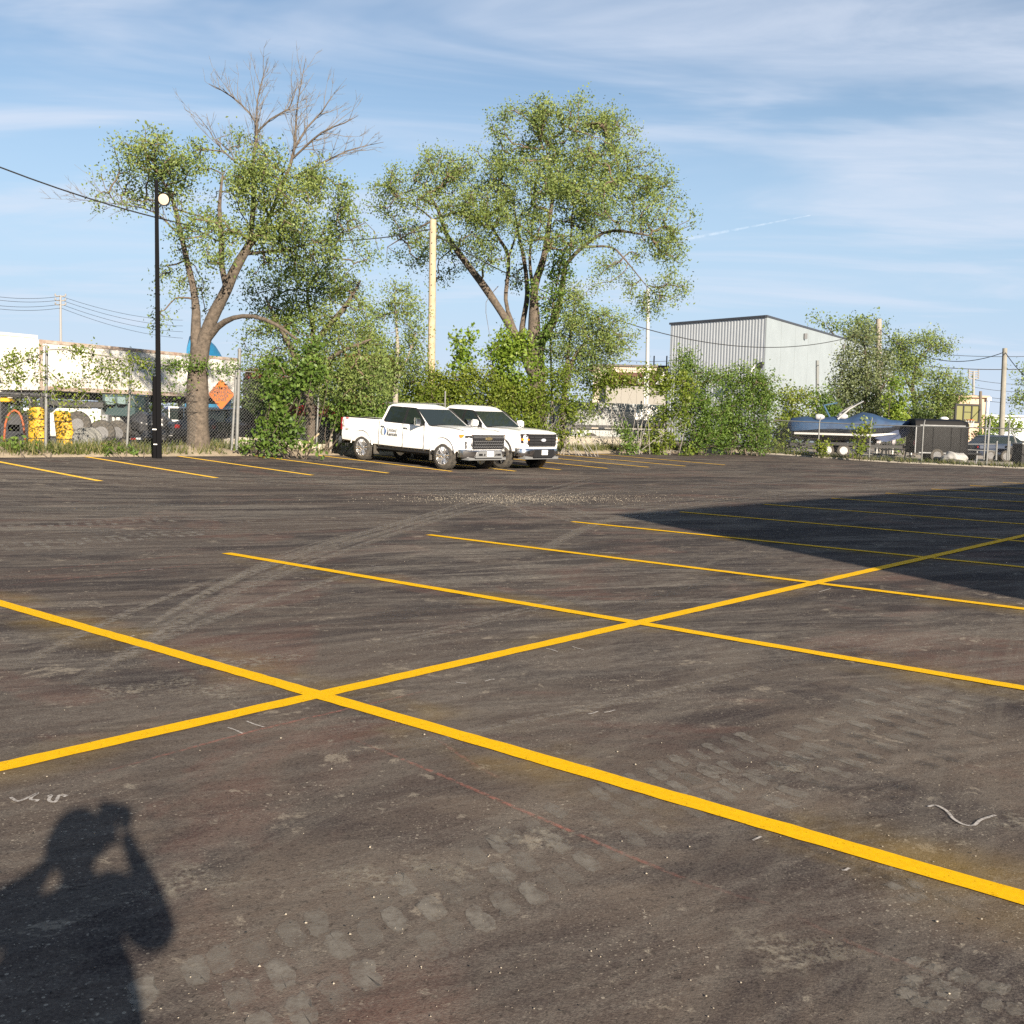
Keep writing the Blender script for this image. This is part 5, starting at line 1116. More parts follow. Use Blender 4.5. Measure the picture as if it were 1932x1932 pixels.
for d_, L_, n_ in ((dl, Ll, nrm), (dr, Lr, nrm_r)):
    mb = MB(); a = n_ * .10; q = [(*(a - d_ * .1), hh - .06), (*(a + d_ * (L_ + .1)), hh - .06), (*(a + d_ * (L_ + .1)), hh + .10), (*(a - d_ * .1), hh + .10)]; p = [(x - n_[0] * .2, y - n_[1] * .2, z) for x, y, z in q]
    mb.add(q + p, [(0, 1, 2, 3), (4, 7, 6, 5), (3, 2, 6, 7), (0, 4, 5, 1), (0, 3, 7, 4), (1, 5, 6, 2)], FLASH); mb.build('roof_edge', None, mbld, None)
mb = MB(); a = nrm_r * .09; mb.tube([(*(a + dr * .5 * 0), .05), (*(a), .05)], .01); mb = MB()
q = [(*(a + dr * .0), 0), (*(a + dr * Lr), 0), (*(a + dr * Lr), 1.2), (*(a + dr * 0), 1.2)]; p = [(x - nrm_r[0] * .1, y - nrm_r[1] * .1, z) for x, y, z in q]
mb.add(q + p, [(0, 1, 2, 3), (4, 7, 6, 5), (3, 2, 6, 7), (0, 4, 5, 1), (0, 3, 7, 4), (1, 5, 6, 2)], mat('blue_base', (.10, .13, .17), .7)); mb.build('base_course', None, mbld, None)
for s in (.22, .50): 
    mb = MB(); c = dr * Lr * s + nrm_r * .2; mb.box((c[0], c[1], hh - .75), (.25, .25, .45), FLASH); mb.build('wall_light', None, mbld, None)
c = at(1434, 690, 80.5); mb = MB(); fl0 = np.array([c[0], c[1], c[2]])
mb.lathe([(.10, -.25), (.32, -.05), (.38, .15)], BLACK, 18, 'x'); mb.tube([(-.15, 0, 0), (-.5, .5, -.3)], .05, WHITE, 6); mb.tube([(-.3, .2, -.25), (-.3, .2, -1.5)], .05, WHITE, 6)
o = mb.build('wall_floodlight', None, mbld, 40); o.location = tuple(fl0 - o3); o.rotation_euler = (0, .5, 0)
pole('pipe_post', 'slim dark post standing before the pale panelled wall', 1541, 680, 740, 76, .11, .11, mat('steel_post', (.16, .17, .17), .6), 1)
# low beige shed and the brown gable roof in front of it
BEI = mat('beige_sheet', (.46, .40, .33), .7, var=.10, vscale=2); BROWN = mat('brown_shingle', (.15, .065, .045), .9, var=.35, vscale=5, bump=.4, bscale=14)
a, b_ = at(1120, 690, 92), at(1262, 688, 92); sh = empty('low_shed', (a[0], a[1], .3), 'low beige corrugated shed between the mast and the metal building', 'building')
mb = MB(); n = 40; rings = []
for i in range(n * 2 + 1):
    x = (b_[0] - a[0]) * i / (n * 2); rings.append([(x, .06 * (i % 2), 0), (x, .06 * (i % 2), a[2] - .3)])
mb.loft(rings, BEI, False, False); mb.build('wall', None, sh, None)
mb = MB(); mb.box(((b_[0] - a[0]) / 2, 4, a[2] - .3 + .08), (b_[0] - a[0] + .3, 8.3, .16), mat('roof_edge_dark', (.10, .085, .075), .8)); mb.build('roof', None, sh, None)
a, b_ = at(1140, 716, 74), at(1262, 722, 74); gb = empty('gable_house', (a[0], a[1], .3), 'low house with a brown shingle roof showing above the vine hedge', 'house')
hw = b_[0] - a[0]; hz_ = a[2] - .3
mb = MB(); mb.box((hw / 2, 3, hz_ / 2 - .1), (hw - .3, 5.6, hz_ - .2), mat('house_wall', (.22, .21, .19), .8)); mb.build('wall', None, gb, None)
rid = at(1190, 703, 77)[2] - .3
mb = MB(); mb.add([(-.2, -.1, hz_ - .3), (hw + .2, -.1, hz_ - .3), (hw - .8, 3, rid), (.6, 3, rid), (-.2, 6.1, hz_ - .3), (hw + .2, 6.1, hz_ - .3)], [(0, 1, 2, 3), (3, 2, 5, 4), (0, 3, 4), (1, 5, 2), (0, 4, 5, 1)], BROWN); mb.build('roof', None, gb, None)
mb = MB(); mb.prism([(hw * .78, hz_ - .25), (hw * 1.02, hz_ - .25), (hw * .90, rid - .05)], -.45, -.3, mat('gable_grey', (.36, .36, .36), .8), lambda p, q, h: (p, h, q)); mb.build('gable', None, gb, None)
for px in (1144, 1150): pass
for px, lab in ((1234, 'left'), (1258, 'right')):
    q = at(px, 678, 93); mb = MB(); mb.tube([(0, 0, -1.2), (0, 0, .3)], .06, BLACK, 6); tag(mb.build('vent_pipe', None, None, None, loc=q), 'thin dark vent pipe on the low beige shed, ' + ('nearer the mast' if lab == 'left' else 'nearer the metal building'), 'pipe')
# tan block at the right and the pale far warehouse
a = at(1808, 746, 105); w_ = (1850 - 1808) / ppm(105); tb = empty('tan_building', (a[0], a[1], .2), 'small tan building with a pale gutter behind the basketball backboard', 'building')
hz2 = at(1830, 750, 105)[2] - .2
mb = MB(); mb.box((w_ / 2 + .3, 2, hz2 / 2), (w_ + .6, 4, hz2), mat('tan_wall', (.50, .36, .27), .85, var=.12, vscale=1)); mb.build('wall', None, tb, None)
mb = MB(); mb.box((w_ / 2 + .3, 1.9, hz2 + .1), (w_ + 1.0, 4.4, .2), mat('tan_roof', (.36, .27, .20), .8)); mb.build('roof', None, tb, None)
mb = MB(); mb.box((w_ + .7, -.2, hz2 - .1), (.35, .4, .3), WHITE); mb.tube([(w_ + .7, -.2, hz2 - .2), (w_ + .65, -.2, 0)], .09, WHITE, 8); mb.build('gutter_pipe', None, tb, 50)
a = at(1862, 786, 210); wh = empty('far_warehouse', (a[0], a[1], 0), 'long pale blue warehouse on the horizon at the frame edge', 'building')
mb = MB(); hzw = a[2]; mb.box((30, 8, hzw / 2), (60, 16, hzw), mat('pale_blue_wall', (.52, .56, .62), .7)); mb.build('wall', None, wh, None)
mb = MB(); mb.box((30, 8, hzw + .2), (61, 17, .4), mat('roof_pale', (.35, .36, .38), .7)); mb.build('roof', None, wh, None)
for i in range(8):
    mb = MB(); mb.box((3 + i * 7.2, -.05, hzw * .55), (3, .12, hzw * .3), mat('far_glass', (.08, .10, .13), .3)); mb.build('window', None, wh, None)

# ---- the building behind the photographer's right shoulder: only its shadow reaches the picture
ap = on_ground(1166, 973); Hb = 7.2; t_ = Hb / -LIGHT[2]; cb = ap - LIGHT * t_
sb = empty('warehouse', (cb[0], cb[1], 0), 'flat-roofed warehouse outside the frame whose shadow lies across the stalls at right', 'building', math.radians(46.6))
BRK = mat('block_wall', (.38, .36, .33), .9, var=.12, vscale=1.5)
mb = MB(); mb.box((30, -12, Hb / 2), (60, 24, Hb - .02), BRK); mb.build('wall', None, sb, None)
mb = MB(); mb.box((30, -12, Hb + .1 - .1), (60.0, 24.0, .2), FLASH); mb.build('roof', None, sb, None)
for i in range(6):
    mb = MB(); mb.box((6 + i * 9, .03, 2.0), (3.6, .10, 4.0), mat('dock_door', (.55, .55, .53), .6)); d_ = mb.build('dock_door', None, sb, None)

# ================================================================== yard behind the tall fence (left)
CREAM = mat('trailer_cream', (.58, .58, .56), .6, col2=(.50, .47, .42), vscale=1.6); TRW = mat('trailer_white', (.50, .50, .48), .5, var=.10, vscale=1.5)
RIMD = mat('rim_dull', (.13, .13, .135), .6, var=.3, vscale=9); DGREY = mat('steel_dark', (.045, .045, .048), .6, var=.3, vscale=6); MID = mat('steel_mid', (.22, .23, .24), .5, metal=.3, var=.3, vscale=6)
def box_trailer(label, px0, y0, px1, y1, D0, D1, py_bot, m, edge):
    a, b = at(px0, y0, D0), at(px1, y1, D1); d, L = wall_dir(a, b); o = empty('box_trailer', (a[0], a[1], gz(a[0], a[1])), label, 'trailer', math.atan2(d[1], d[0]))
    zb0 = at(px0, py_bot, D0)[2] - o.location.z; z1 = a[2] - o.location.z; W_ = 2.5
    mb = MB(); mb.box((L / 2, W_ / 2, (zb0 + z1) / 2), (L, W_, z1 - zb0), m); mb.build('box', None, o, None)
    for k in range(int(L / .6)):
        mb = MB(); mb.box((.3 + k * .6, -.012, (zb0 + z1) / 2), (.03, .022, z1 - zb0 - .2), m); mb.build('rib', None, o, None)
    mb = MB(); mb.box((L / 2, -.015, z1 - .05), (L + .02, .03, .13), edge); mb.box((L / 2, -.015, zb0 + .08), (L + .02, .03, .16), edge); mb.box((.06, -.017, (zb0 + z1) / 2), (.14, .03, z1 - zb0), edge); mb.box((L - .06, -.017, (zb0 + z1) / 2), (.12, .03, z1 - zb0), edge); mb.build('edge_rail', None, o, None)
    for x in (L * .12, L * .12 + 1.3, L * .85):
        for s in (.15, W_ - .15):
            mb = MB(); mb.lathe([(.28, -.14), (.50, -.13), (.50, .13), (.28, .14)], RUBBER, 24, 'y'); w = mb.build('wheel', None, o, 40); w.location = (x, s, .50)
            mb = MB(); mb.lathe([(.27, -.10), (.27, .12), (.1, .06), (.0001, .06)], RIMD, 20, 'y'); mb.build('rim', None, w, 40)
    mb = MB(); mb.box((L / 2, .6, zb0 - .15), (L * .9, .12, .28), DGREY); mb.box((L / 2, W_ - .6, zb0 - .15), (L * .9, .12, .28), DGREY); mb.build('frame_rail', None, o, None)
    for x in (L * .7,):
        mb = MB(); mb.box((x, .5, zb0 / 2), (.12, .12, zb0), DGREY); mb.box((x, .5, .04), (.3, .3, .06), DGREY); mb.build('landing_leg', None, o, None)
    return o
EDGE = mat('trailer_rust', (.40, .36, .31), .7, col2=(.22, .13, .09), vscale=2.5)
box_trailer('white box trailer at the far left edge, taller than the cream one', -260, 603, 70, 633, 38, 44, 742, TRW, mat('trailer_edge', (.42, .40, .38), .6))
box_trailer('long cream box trailer with rusty edges behind the left fence', 74, 641, 452, 668, 41.5, 52, 736, CREAM, EDGE)
# white service truck with a spare wheel on its side
o = empty('service_truck', foot(150, 37.5), 'white service truck body with a big spare wheel on its side, behind the yellow uprights', 'truck', math.radians(12)); off = np.array(o.location)
def blk(parent, off, D, x0, x1, y0, y1, depth, m, name, lean=0):
    a, b = at(x0, y1, D), at(x1, y0, D); mb = MB(); mb.box((0, 0, 0), (abs(b[0] - a[0]), depth, abs(b[2] - a[2])), m); q = mb.build(name, None, parent, None); c = (a + b) / 2 - off
    if parent.rotation_euler.z: c = np.array(Matrix.Rotation(-parent.rotation_euler.z, 3, 'Z') @ Vector(c))
    q.location = tuple(c); q.modifiers.new('bevel', 'BEVEL').width = min(.03, abs(b[2] - a[2]) * .2); return q
blk(o, off, 37.5, 104, 195, 772, 822, 1.6, TRW, 'tool_body'); blk(o, off, 37.6, 100, 200, 758, 768, 1.5, BLACK, 'rail'); blk(o, off, 37.5, 88, 99, 768, 812, 1.4, TRW, 'locker')
blk(o, off, 37.4, 100, 200, 826, 838, 1.4, BLACK, 'chassis'); blk(o, off, 37.4, 196, 208, 782, 825, .9, MID, 'step_ladder')
c = at(147, 800, 36.4) - off; c = np.array(Matrix.Rotation(-o.rotation_euler.z, 3, 'Z') @ Vector(c)); mb = MB(); mb.lathe([(.20, -.12), (.42, -.13), (.44, 0), (.42, .13), (.20, .12)], RUBBER, 32, 'y'); w = mb.build('spare_wheel', None, o, 40); w.location = tuple(c)
mb = MB(); mb.lathe([(.21, -.10), (.21, .05), (.06, -.02), (.0001, -.02)], RIMD, 20, 'y'); mb.build('rim', None, w, 40)
for px in (112, 192):
    c = at(px, 843, 36.9) - off; c = np.array(Matrix.Rotation(-o.rotation_euler.z, 3, 'Z') @ Vector(c)); mb = MB(); mb.lathe([(.24, -.14), (.44, -.13), (.46, 0), (.44, .13), (.24, .14)], RUBBER, 28, 'y'); w = mb.build('wheel', None, o, 40); w.location = (c[0], c[1], .46); mb = MB(); mb.lathe([(.24, -.12), (.24, .1), (.1, -.03), (.0001, -.03)], RIMD, 20, 'y'); mb.build('rim', None, w, 40)
# dark green flatbed with crates
o = empty('flatbed_load', foot(235, 38.5), 'dark flatbed truck with grey tarp bales, seen through the fence left of the light pole', 'truck', 0); off = np.array(o.location)
blk(o, off, 38.5, 208, 268, 745, 785, 1.5, mat('dark_teal', (.03, .055, .058), .4), 'cab_panel'); blk(o, off, 38.3, 214, 232, 750, 764, 1.7, mat('cab_glass', (.16, .22, .22), .15), 'window'); blk(o, off, 38.3, 237, 252, 750, 764, 1.7, mat('cab_glass', (.16, .22, .22), .15), 'window')
blk(o, off, 38.5, 212, 228, 784, 808, 1.3, TRW, 'door_panel'); blk(o, off, 38.5, 231, 238, 786, 800, 1.3, TRW, 'door_panel'); blk(o, off, 38.3, 228, 300, 800, 822, 1.6, BLACK, 'bed_side'); blk(o, off, 38.0, 225, 385, 832, 846, 1.3, BLACK, 'chassis')
for px in (222, 352):
    c = at(px, 842, 37.3) - off; mb = MB(); mb.lathe([(.24, -.14), (.44, -.13), (.46, 0), (.44, .13), (.24, .14)], RUBBER, 28, 'y'); w = mb.build('wheel', None, o, 40); w.location = (c[0], c[1], .46); mb = MB(); mb.lathe([(.24, -.12), (.24, .1), (.1, -.03), (.0001, -.03)], RIMD, 20, 'y'); mb.build('rim', None, w, 40)
RW = mat('reflector_white', (.8, .8, .78), .5)
for i, (a0, a1, m) in enumerate(((234, 247, RW), (247, 256, mat('reflector_red', (.7, .03, .02), .5)), (256, 268, RW), (318, 329, RW), (342, 350, RW))): blk(o, off, 37.4, a0, a1, 825 + (a0 - 234) * .04, 830 + (a0 - 234) * .04, .03, m, 'reflector_tape')
# grey tarpaulin heap on that bed
def tarp(name, label, cx, cy, D, rx, ry, rz_, m, parent=None, folds=5, seed=0):
    bm = bmesh.new(); bmesh.ops.create_icosphere(bm, subdivisions=4, radius=1); r = np.random.default_rng(seed); ph = r.uniform(0, 6, 6)
    for v in bm.verts:
        c = v.co; s = 1 + .10 * math.sin(c.x * folds + ph[0] + c.z * 2) + .07 * math.sin(c.x * folds * 2.3 + c.y * 3 + ph[1]) + .05 * math.sin(c.z * 9 + c.x * 4 + ph[2])
        v.co = Vector((c.x * rx * s, c.y * ry * s, max(c.z, -.55) * rz_ * s))
    me = bpy.data.meshes.new(name); bm.to_mesh(me); bm.free(); me.materials.append(m); finish(me, 80)
    P = at(cx, cy, D); q = obj(name, me, parent, P if parent is None else P - np.array(parent.location)); return tag(q, label, 'tarpaulin') if parent is None else q
TARP = mat('tarp_grey', (.035, .036, .040), .3, var=.35, vscale=3)
tarp('tarp_bale', None, 282, 800, 37.8, .75, .6, .45, TARP, o, 6, 1); tarp('tarp_bale', None, 345, 815, 37.6, .85, .6, .38, TARP, o, 5, 2); tarp('tarp_bale', None, 300, 822, 37.3, .6, .5, .28, TARP, o, 7, 3)
# grey window frames leaning, and parked cars behind the elm trunk
o = empty('framed_panel', foot(335, 38.8), 'leaning panel of square white frames between the light pole and the elm trunk', 'panel'); off = np.array(o.location)
for x in (318, 346, 362):
    blk(o, off, 38.9, x, x + 2, 768, 795, .04, RW, 'upright')
for y in (768, 793): blk(o, off, 38.9, 318, 364, y, y + 2, .045, RW, 'crossbar')
blk(o, off, 39.0, 320, 345, 770, 793, .03, GLASS, 'pane'); blk(o, off, 39.0, 348, 362, 770, 793, .03, GLASS, 'pane')
blk(o, off, 39.1, 338, 340, 793, 858, .05, DGREY, 'support')
def small_car(label, px, D, col, rz, L=4.4):
    o = empty('parked_car', foot(px, D), label, 'car', rz); m = mat('car_' + '_'.join(str(int(c * 99)) for c in col), col, .3, coat=.5)
    rings = []
    for x, w, zb, zt_ in ((-2.1, .70, .45, .85), (-2.0, .84, .32, .95), (-1.3, .88, .28, 1.0), (0, .90, .26, .98), (1.2, .88, .28, .92), (1.9, .82, .32, .80), (2.1, .68, .42, .70)):
        h = [(0, zb), (w * .9, zb), (w, zb + .2), (w * .98, zt_ - .12), (w * .9, zt_), (0, zt_ + .03)]; rings.append([(x, y, z) for y, z in h] + [(x, -y, z) for y, z in h[-2:0:-1]])
    mb = MB(); mb.loft(rings, m); mb.build('body', None, o, 35)
    mb = MB(); mb.loft([[(-1.7, -.82, .95), (1.0, -.82, .93), (1.0, .82, .93), (-1.7, .82, .95)], [(-1.2, -.64, 1.38), (.3, -.64, 1.40), (.3, .64, 1.40), (-1.2, .64, 1.38)]], GLASS); mb.build('windows', None, o, 35)
    mb = MB(); mb.loft([[(-1.25, -.66, 1.37), (.35, -.66, 1.39), (.35, .66, 1.39), (-1.25, .66, 1.37)], [(-1.1, -.55, 1.45), (.15, -.55, 1.46), (.15, .55, 1.46), (-1.1, .55, 1.45)]], m); mb.build('roof', None, o, 35)
    for s in (-1, 1):
        for x in (-1.35, 1.3):
            mb = MB(); mb.lathe([(.2, -.1), (.31, -.1), (.32, 0), (.31, .1), (.2, .1)], RUBBER, 24, 'y'); w = mb.build('wheel', None, o, 40); w.location = (x, s * .82, .32); mb = MB(); mb.lathe([(.2, -.09), (.2, .09), (.05, .05), (.0001, .05)], RIMD, 16, 'y'); mb.build('rim', None, w, 40)
        mb = MB(); mb.box((2.0, s * .6, .68), (.16, .3, .12), RW); mb.build('headlamp', None, o, None); mb = MB(); mb.box((-2.04, s * .62, .78), (.12, .26, .12), REDL); mb.build('tail_lamp', None, o, None)
    return o
small_car('dark blue car behind the elm trunk, beside the leaning frames', 372, 41.5, (.03, .04, .12), math.radians(20))
small_car('black vehicle right behind the orange diamond sign', 428, 38.0, (.012, .012, .016), math.radians(75))
# red machine and orange machine hidden in the tangle
def machine(label, D, parts, name='machine', cat='machine', px=700):
    o = empty(name, foot(px, D), label, cat); off = np.array(o.location)
    for nm, x0, x1, y0, y1, dep, m in parts: blk(o, off, D, x0, x1, y0, y1, dep, m, nm)
    return o
ORG = mat('machine_orange', (.17, .045, .010), .7, var=.3, vscale=3); RED = mat('machine_red', (.22, .018, .015), .45, var=.2, vscale=3)
m_ = machine('orange and black machine glimpsed behind the leaves above the pickup bed', 46.5, [('hood', 655, 742, 672, 702, 1.8, ORG), ('cab_base', 650, 745, 700, 735, 1.9, BLACK), ('boom', 700, 760, 690, 708, .5, ORG), ('skirt', 645, 730, 748, 775, 1.8, ORG), ('counterweight', 640, 660, 700, 770, 1.6, BLACK), ('track', 640, 750, 775, 850, 2.0, BLACK)])
machine('red machine low behind the creeper, next to the orange sign', 40.0, [('bonnet', 470, 560, 700, 716, 1.2, RED), ('frame', 465, 570, 716, 760, 1.1, BLACK), ('guard', 540, 640, 766, 784, 1.0, RED), ('axle', 480, 600, 830, 846, .8, BLACK), ('tyre_block', 490, 530, 770, 850, .9, RUBBER), ('tyre_block', 590, 630, 784, 850, .9, RUBBER)], px=545)
# blue covered boom behind the cream trailer
BLUE = mat('tarp_blue', (.01, .15, .30), .5, var=.3, vscale=3)
o = empty('tarped_stack', foot(388, 60), 'peaked stack under bright blue tarpaulin, showing either side of the elm trunk above the trailer', 'tarpaulin'); off = np.array(o.location)
mb = MB(); rings = []
for i_, (dd, sc_) in enumerate(((-1.2, .82), (-.6, .97), (0, 1.0), (.7, .96), (1.3, .8))):
    ring_ = []
    for (px, py) in ((352, 845), (354, 760), (357, 690), (359, 650), (364, 636), (372, 627), (382, 628), (392, 640), (400, 650), (408, 660), (416, 676), (430, 720), (432, 845)):
        q = at(388 + (px - 388) * sc_, 845 + (py - 845) * (sc_ ** .25), 60) - off; ring_.append((q[0] + .04 * math.sin(py * .3 + i_ * 2), q[1] + dd, q[2] + .05 * math.sin(px * .5 + i_)))
    rings.append(ring_)
mb.loft(rings, BLUE); mb.build('tarpaulin', None, o, 60)
mb = MB(); mb.box((0, 0, .15), (2.0, 2.0, .3), GREYWOOD); mb.build('pallet', None, o, None)
# two yellow uprights by the fence
YP = mat('yellow_plastic', (.56, .33, .005), .6, col2=(.46, .26, .006), vscale=14, bump=.2, bscale=16)
def upright(label, px0, px1, py0, py1, D, lean):
    P = foot((px0 + px1) / 2, D); a, b = at(px0, py1, D), at(px1, py1, D); t = at((px0 + px1) / 2 + lean, py0, D) - P; w = (b[0] - a[0]) * 1.30; o = empty('yellow_upright', P, label, 'upright'); dz = t[2]
    n = 4
    for i in range(n):
        z0, z1 = (0, .08, .30, .74)[i] * dz - (.1 if i == 0 else 0), (.07, .29, .73, 1.0)[i] * dz; rings = []
        for k in range(5):
            z = lerp(z0, z1, k / 4); q = z / dz; wk = w * (1 - .10 * max(0, q)) ; cx = t[0] * q
            if i == 3 and k == 4: wk *= .72
            rings.append([(cx + wk / 2 * math.cos(th_), .14 * math.sin(th_) * (1 if math.sin(th_) < 0 else .5), z) for th_ in np.linspace(0, 2 * PI, 14)[:-1]])
        mb = MB(); mb.loft(rings, YP); mb.build('section', None, o, 50)
    mb = MB()
    for q in (.075, .295, .735): mb.box((t[0] * q, -.10, dz * q), (w * .92, .10, .018), BLACK)
    mb.build('strap', None, o, None); return o
upright('left of the two yellow upright covers behind the fence, beside the leftmost post', 57, 83, 768, 862, 31.2, -1)
upright('slightly shorter leaning yellow upright cover right of the leftmost fence post', 113, 140, 775, 862, 32.0, -10)
# orange hose arch and clutter at the far left
mb = MB(); Dq = 33.2; pts = [(8, 858), (8, 825), (10, 800), (14, 786), (20, 777), (28, 774), (35, 778), (40, 786), (44, 800), (47, 825), (48, 858)]; base = foot(28, Dq); mb.tube([at(x, y, Dq) - base for x, y in pts], .035, mat('hose_orange', (.30, .07, .015), .6), 8); tag(mb.build('orange_hoop', None, None, 60, loc=base), 'bent orange hoop at the far left behind the fence', 'hoop')
o = empty('scrap_rack', foot(30, 35.5), 'dark scrap rack with yellow and white bits at the far left behind the fence', 'rack'); off = np.array(o.location)
for nm, x0, x1, y0, y1, m in (('beam', -60, 100, 742, 747, DGREY), ('upright', 4, 8, 742, 862, DGREY), ('upright', 60, 64, 742, 862, DGREY), ('upright', 82, 86, 742, 862, DGREY), ('bin', -20, 60, 800, 862, TARP), ('yellow_bar', -10, 24, 751, 758, YP), ('white_bit', 50, 70, 770, 775, RW), ('bin', 20, 45, 782, 815, DGREY), ('red_bar', -10, 18, 838, 843, RED)): blk(o, off, 35.5, x0, x1, y0, y1, .5, m, nm)
o = empty('cable_drum', foot(165, 31.9), 'pale round drum half hidden at the foot of the second yellow upright', 'drum'); mb = MB(); mb.lathe([(.36, -.25), (.36, -.2), (.25, -.19), (.25, .19), (.36, .2), (.36, .25)], mat('drum_pale', (.16, .16, .15), .7), 28, 'y'); q = mb.build('spool', None, o, 40); q.location = (0, 0, .36)
mb = MB(); mb.box((0, 0, 0), (.32, .2, .24), RED); tag(mb.build('red_box', None, None, None, loc=foot(190, 32.2) + np.array([0, 0, .14])), 'small red box in the weeds left of the second fence post', 'box')

# ================================================================== boat yard (right)
HULL = mat('hull_black', (.015, .018, .025), .25); NAVY = mat('boat_cover', (.016, .050, .115), .75, col2=(.010, .028, .070), vscale=2.2, bump=.6, bscale=5); NAVYD = mat('cover_dark', (.02, .035, .085), .6, var=.3, vscale=3)
Db = 58.0; kb_ = ppm(Db)
def bx_(px): return (px - 1605) / kb_
bt = empty('covered_boat', foot(1605, Db), 'covered motor boat under blue canvas on the twin-axle trailer', 'boat', math.radians(-10)); gb_ = bt.location.z
def zz(py, px=1605, D=Db): return at(px, py, D)[2] - gb_
HN = MB(); rings = []
for x, w, zb, zs in ((-3.15, .95, .95, 1.45), (-2.5, 1.12, .82, 1.50), (-1.0, 1.2, .78, 1.52), (.8, 1.16, .82, 1.56), (2.0, .85, 1.0, 1.70), (2.8, .42, 1.3, 1.86), (3.35, .05, 1.72, 1.98)):
    h = [(0, zb), (w * .7, zb + (zs - zb) * .35), (w, zs - .12), (w, zs)]; rings.append([(x, y, z) for y, z in h] + [(x, -y, z) for y, z in h[:0:-1]])
HN.loft(rings, HULL); HN.build('hull', None, bt, 40)
mb = MB(); mb.loft([[(-3.1, -1.0, 1.16), (1.0, -1.24, 1.14), (2.2, -.90, 1.30), (1.9, -.93, 1.34), (.8, -1.25, 1.26), (-3.1, -1.02, 1.26)], [(-3.1, -.9, 1.16), (1.0, -1.1, 1.14), (2.2, -.75, 1.30), (1.9, -.8, 1.34), (.8, -1.1, 1.26), (-3.1, -.9, 1.26)]], mat('stripe_white', (.42, .42, .42), .4)); mb.build('side_stripe', None, bt, None)
CV = MB(); rings = []
for i, (x, w, z0, z1) in enumerate(((-3.35, .7, 1.30, 1.75), (-3.2, 1.0, 1.32, 2.02), (-2.4, 1.20, 1.42, 2.12), (-1.9, 1.22, 1.45, 2.02), (-1.0, 1.26, 1.48, 2.14), (-.2, 1.25, 1.50, 2.10), (.5, 1.2, 1.52, 2.42), (1.0, 1.12, 1.56, 2.34), (1.9, .88, 1.66, 2.05), (2.6, .55, 1.80, 1.99), (3.2, .2, 1.92, 2.02))):
    n = 12; r_ = []
    for k in range(n + 1):
        a = PI * k / n; yy = math.cos(a) * w; hh_ = z0 + (z1 - z0) * (abs(math.sin(a)) ** .55) + .025 * math.sin(k * 2.7 + i * 1.9); r_.append((x, yy, hh_))
    rings.append(r_)
CV.loft(rings, NAVY, True, True); CV.build('cover', None, bt, 60)
mb = MB(); mb.tube([(-.9, -1.0, 2.0), (-.3, -.8, 2.55), (.1, -.6, 2.80)], [.06, .05, .03], mat('tower_grey', (.26, .26, .26), .5), 8); mb.tube([(-.9, 1.0, 2.0), (-.3, .8, 2.55), (.1, .6, 2.80)], [.06, .05, .03], mat('tower_grey', (.26, .26, .26), .5), 8); mb.tube([(.1, -.6, 2.80), (.5, 0, 3.0), (.1, .6, 2.80)], .035, mat('tower_grey', (.26, .26, .26), .5), 8); mb.build('wake_tower', None, bt, 50)
for x, z in ((-.55, 2.16), (-1.75, 2.10)):
    mb = MB(); mb.lathe([(.10, -.28), (.16, -.22), (.16, .05), (.07, .2)], mat('pod_grey', (.36, .36, .37), .5), 14, 'x'); q = mb.build('speaker_pod', None, bt, 50); q.location = (x, -.75, z)
mb = MB(); mb.tube([(-1.1, .5, 2.05), (-1.5, .3, 2.75)], .05, mat('bimini_blue', (.04, .09, .15), .6), 6); mb.tube([(-1.5, .3, 2.75), (-.8, .3, 2.9)], .04, mat('bimini_blue', (.04, .09, .15), .6), 6); mb.build('bimini_pole', None, bt, 50)
mb = MB(); mb.loft([[(1.0, -1.25, 1.05), (3.3, -.12, 1.95), (3.25, -.35, 1.70), (2.6, -.8, 1.15), (1.6, -1.2, .86)], [(1.0, -1.20, 1.05), (3.3, -.02, 1.95), (3.25, -.25, 1.70), (2.6, -.70, 1.15), (1.6, -1.1, .86)]], NAVYD); mb.build('bow_cover', None, bt, None)
tr = empty('boat_trailer', bt.location, 'black twin-axle boat trailer with white wheels behind the low fence', 'trailer', math.radians(-10))
for s in (-1, 1):
    mb = MB(); mb.box((-.2, s * .95, .62), (6.2, .10, .16), BLACK); mb.build('frame_beam', None, tr, None)
    for x in (-1.35, -.53):
        mb = MB(); mb.lathe([(.20, -.11), (.335, -.105), (.35, 0), (.335, .105), (.20, .11)], RUBBER, 28, 'y'); w = mb.build('wheel', None, tr, 40); w.location = (x, s * 1.12, .35)
        mb = MB(); mb.lathe([(.21, -.115), (.20, -.09), (.12, -.05), (.07, -.10), (.0001, -.10)] if s < 0 else [(.21, .115), (.20, .09), (.12, .05), (.07, .10), (.0001, .10)], mat('rim_white', (.36, .36, .36), .5), 20, 'y'); mb.build('rim', None, w, 40)
    mb = MB(); mb.loft([[(-1.85, s * 1.0, .62), (-1.75, s * 1.0, .78), (-.1, s * 1.0, .78), (0, s * 1.0, .62)], [(-1.85, s * 1.26, .62), (-1.75, s * 1.26, .78), (-.1, s * 1.26, .78), (0, s * 1.26, .62)]], BLACK); mb.build('fender', None, tr, None)
mb = MB(); mb.tube([(2.6, -.9, .60), (4.2, 0, .55)], .06, BLACK, 8); mb.tube([(2.6, .9, .60), (4.2, 0, .55)], .06, BLACK, 8); mb.tube([(3.9, 0, .55), (3.9, 0, -.02)], .05, MID, 8); mb.tube([(3.2, 0, .6), (3.3, 0, 1.5)], .05, BLACK, 8); mb.build('tongue', None, tr, 50)
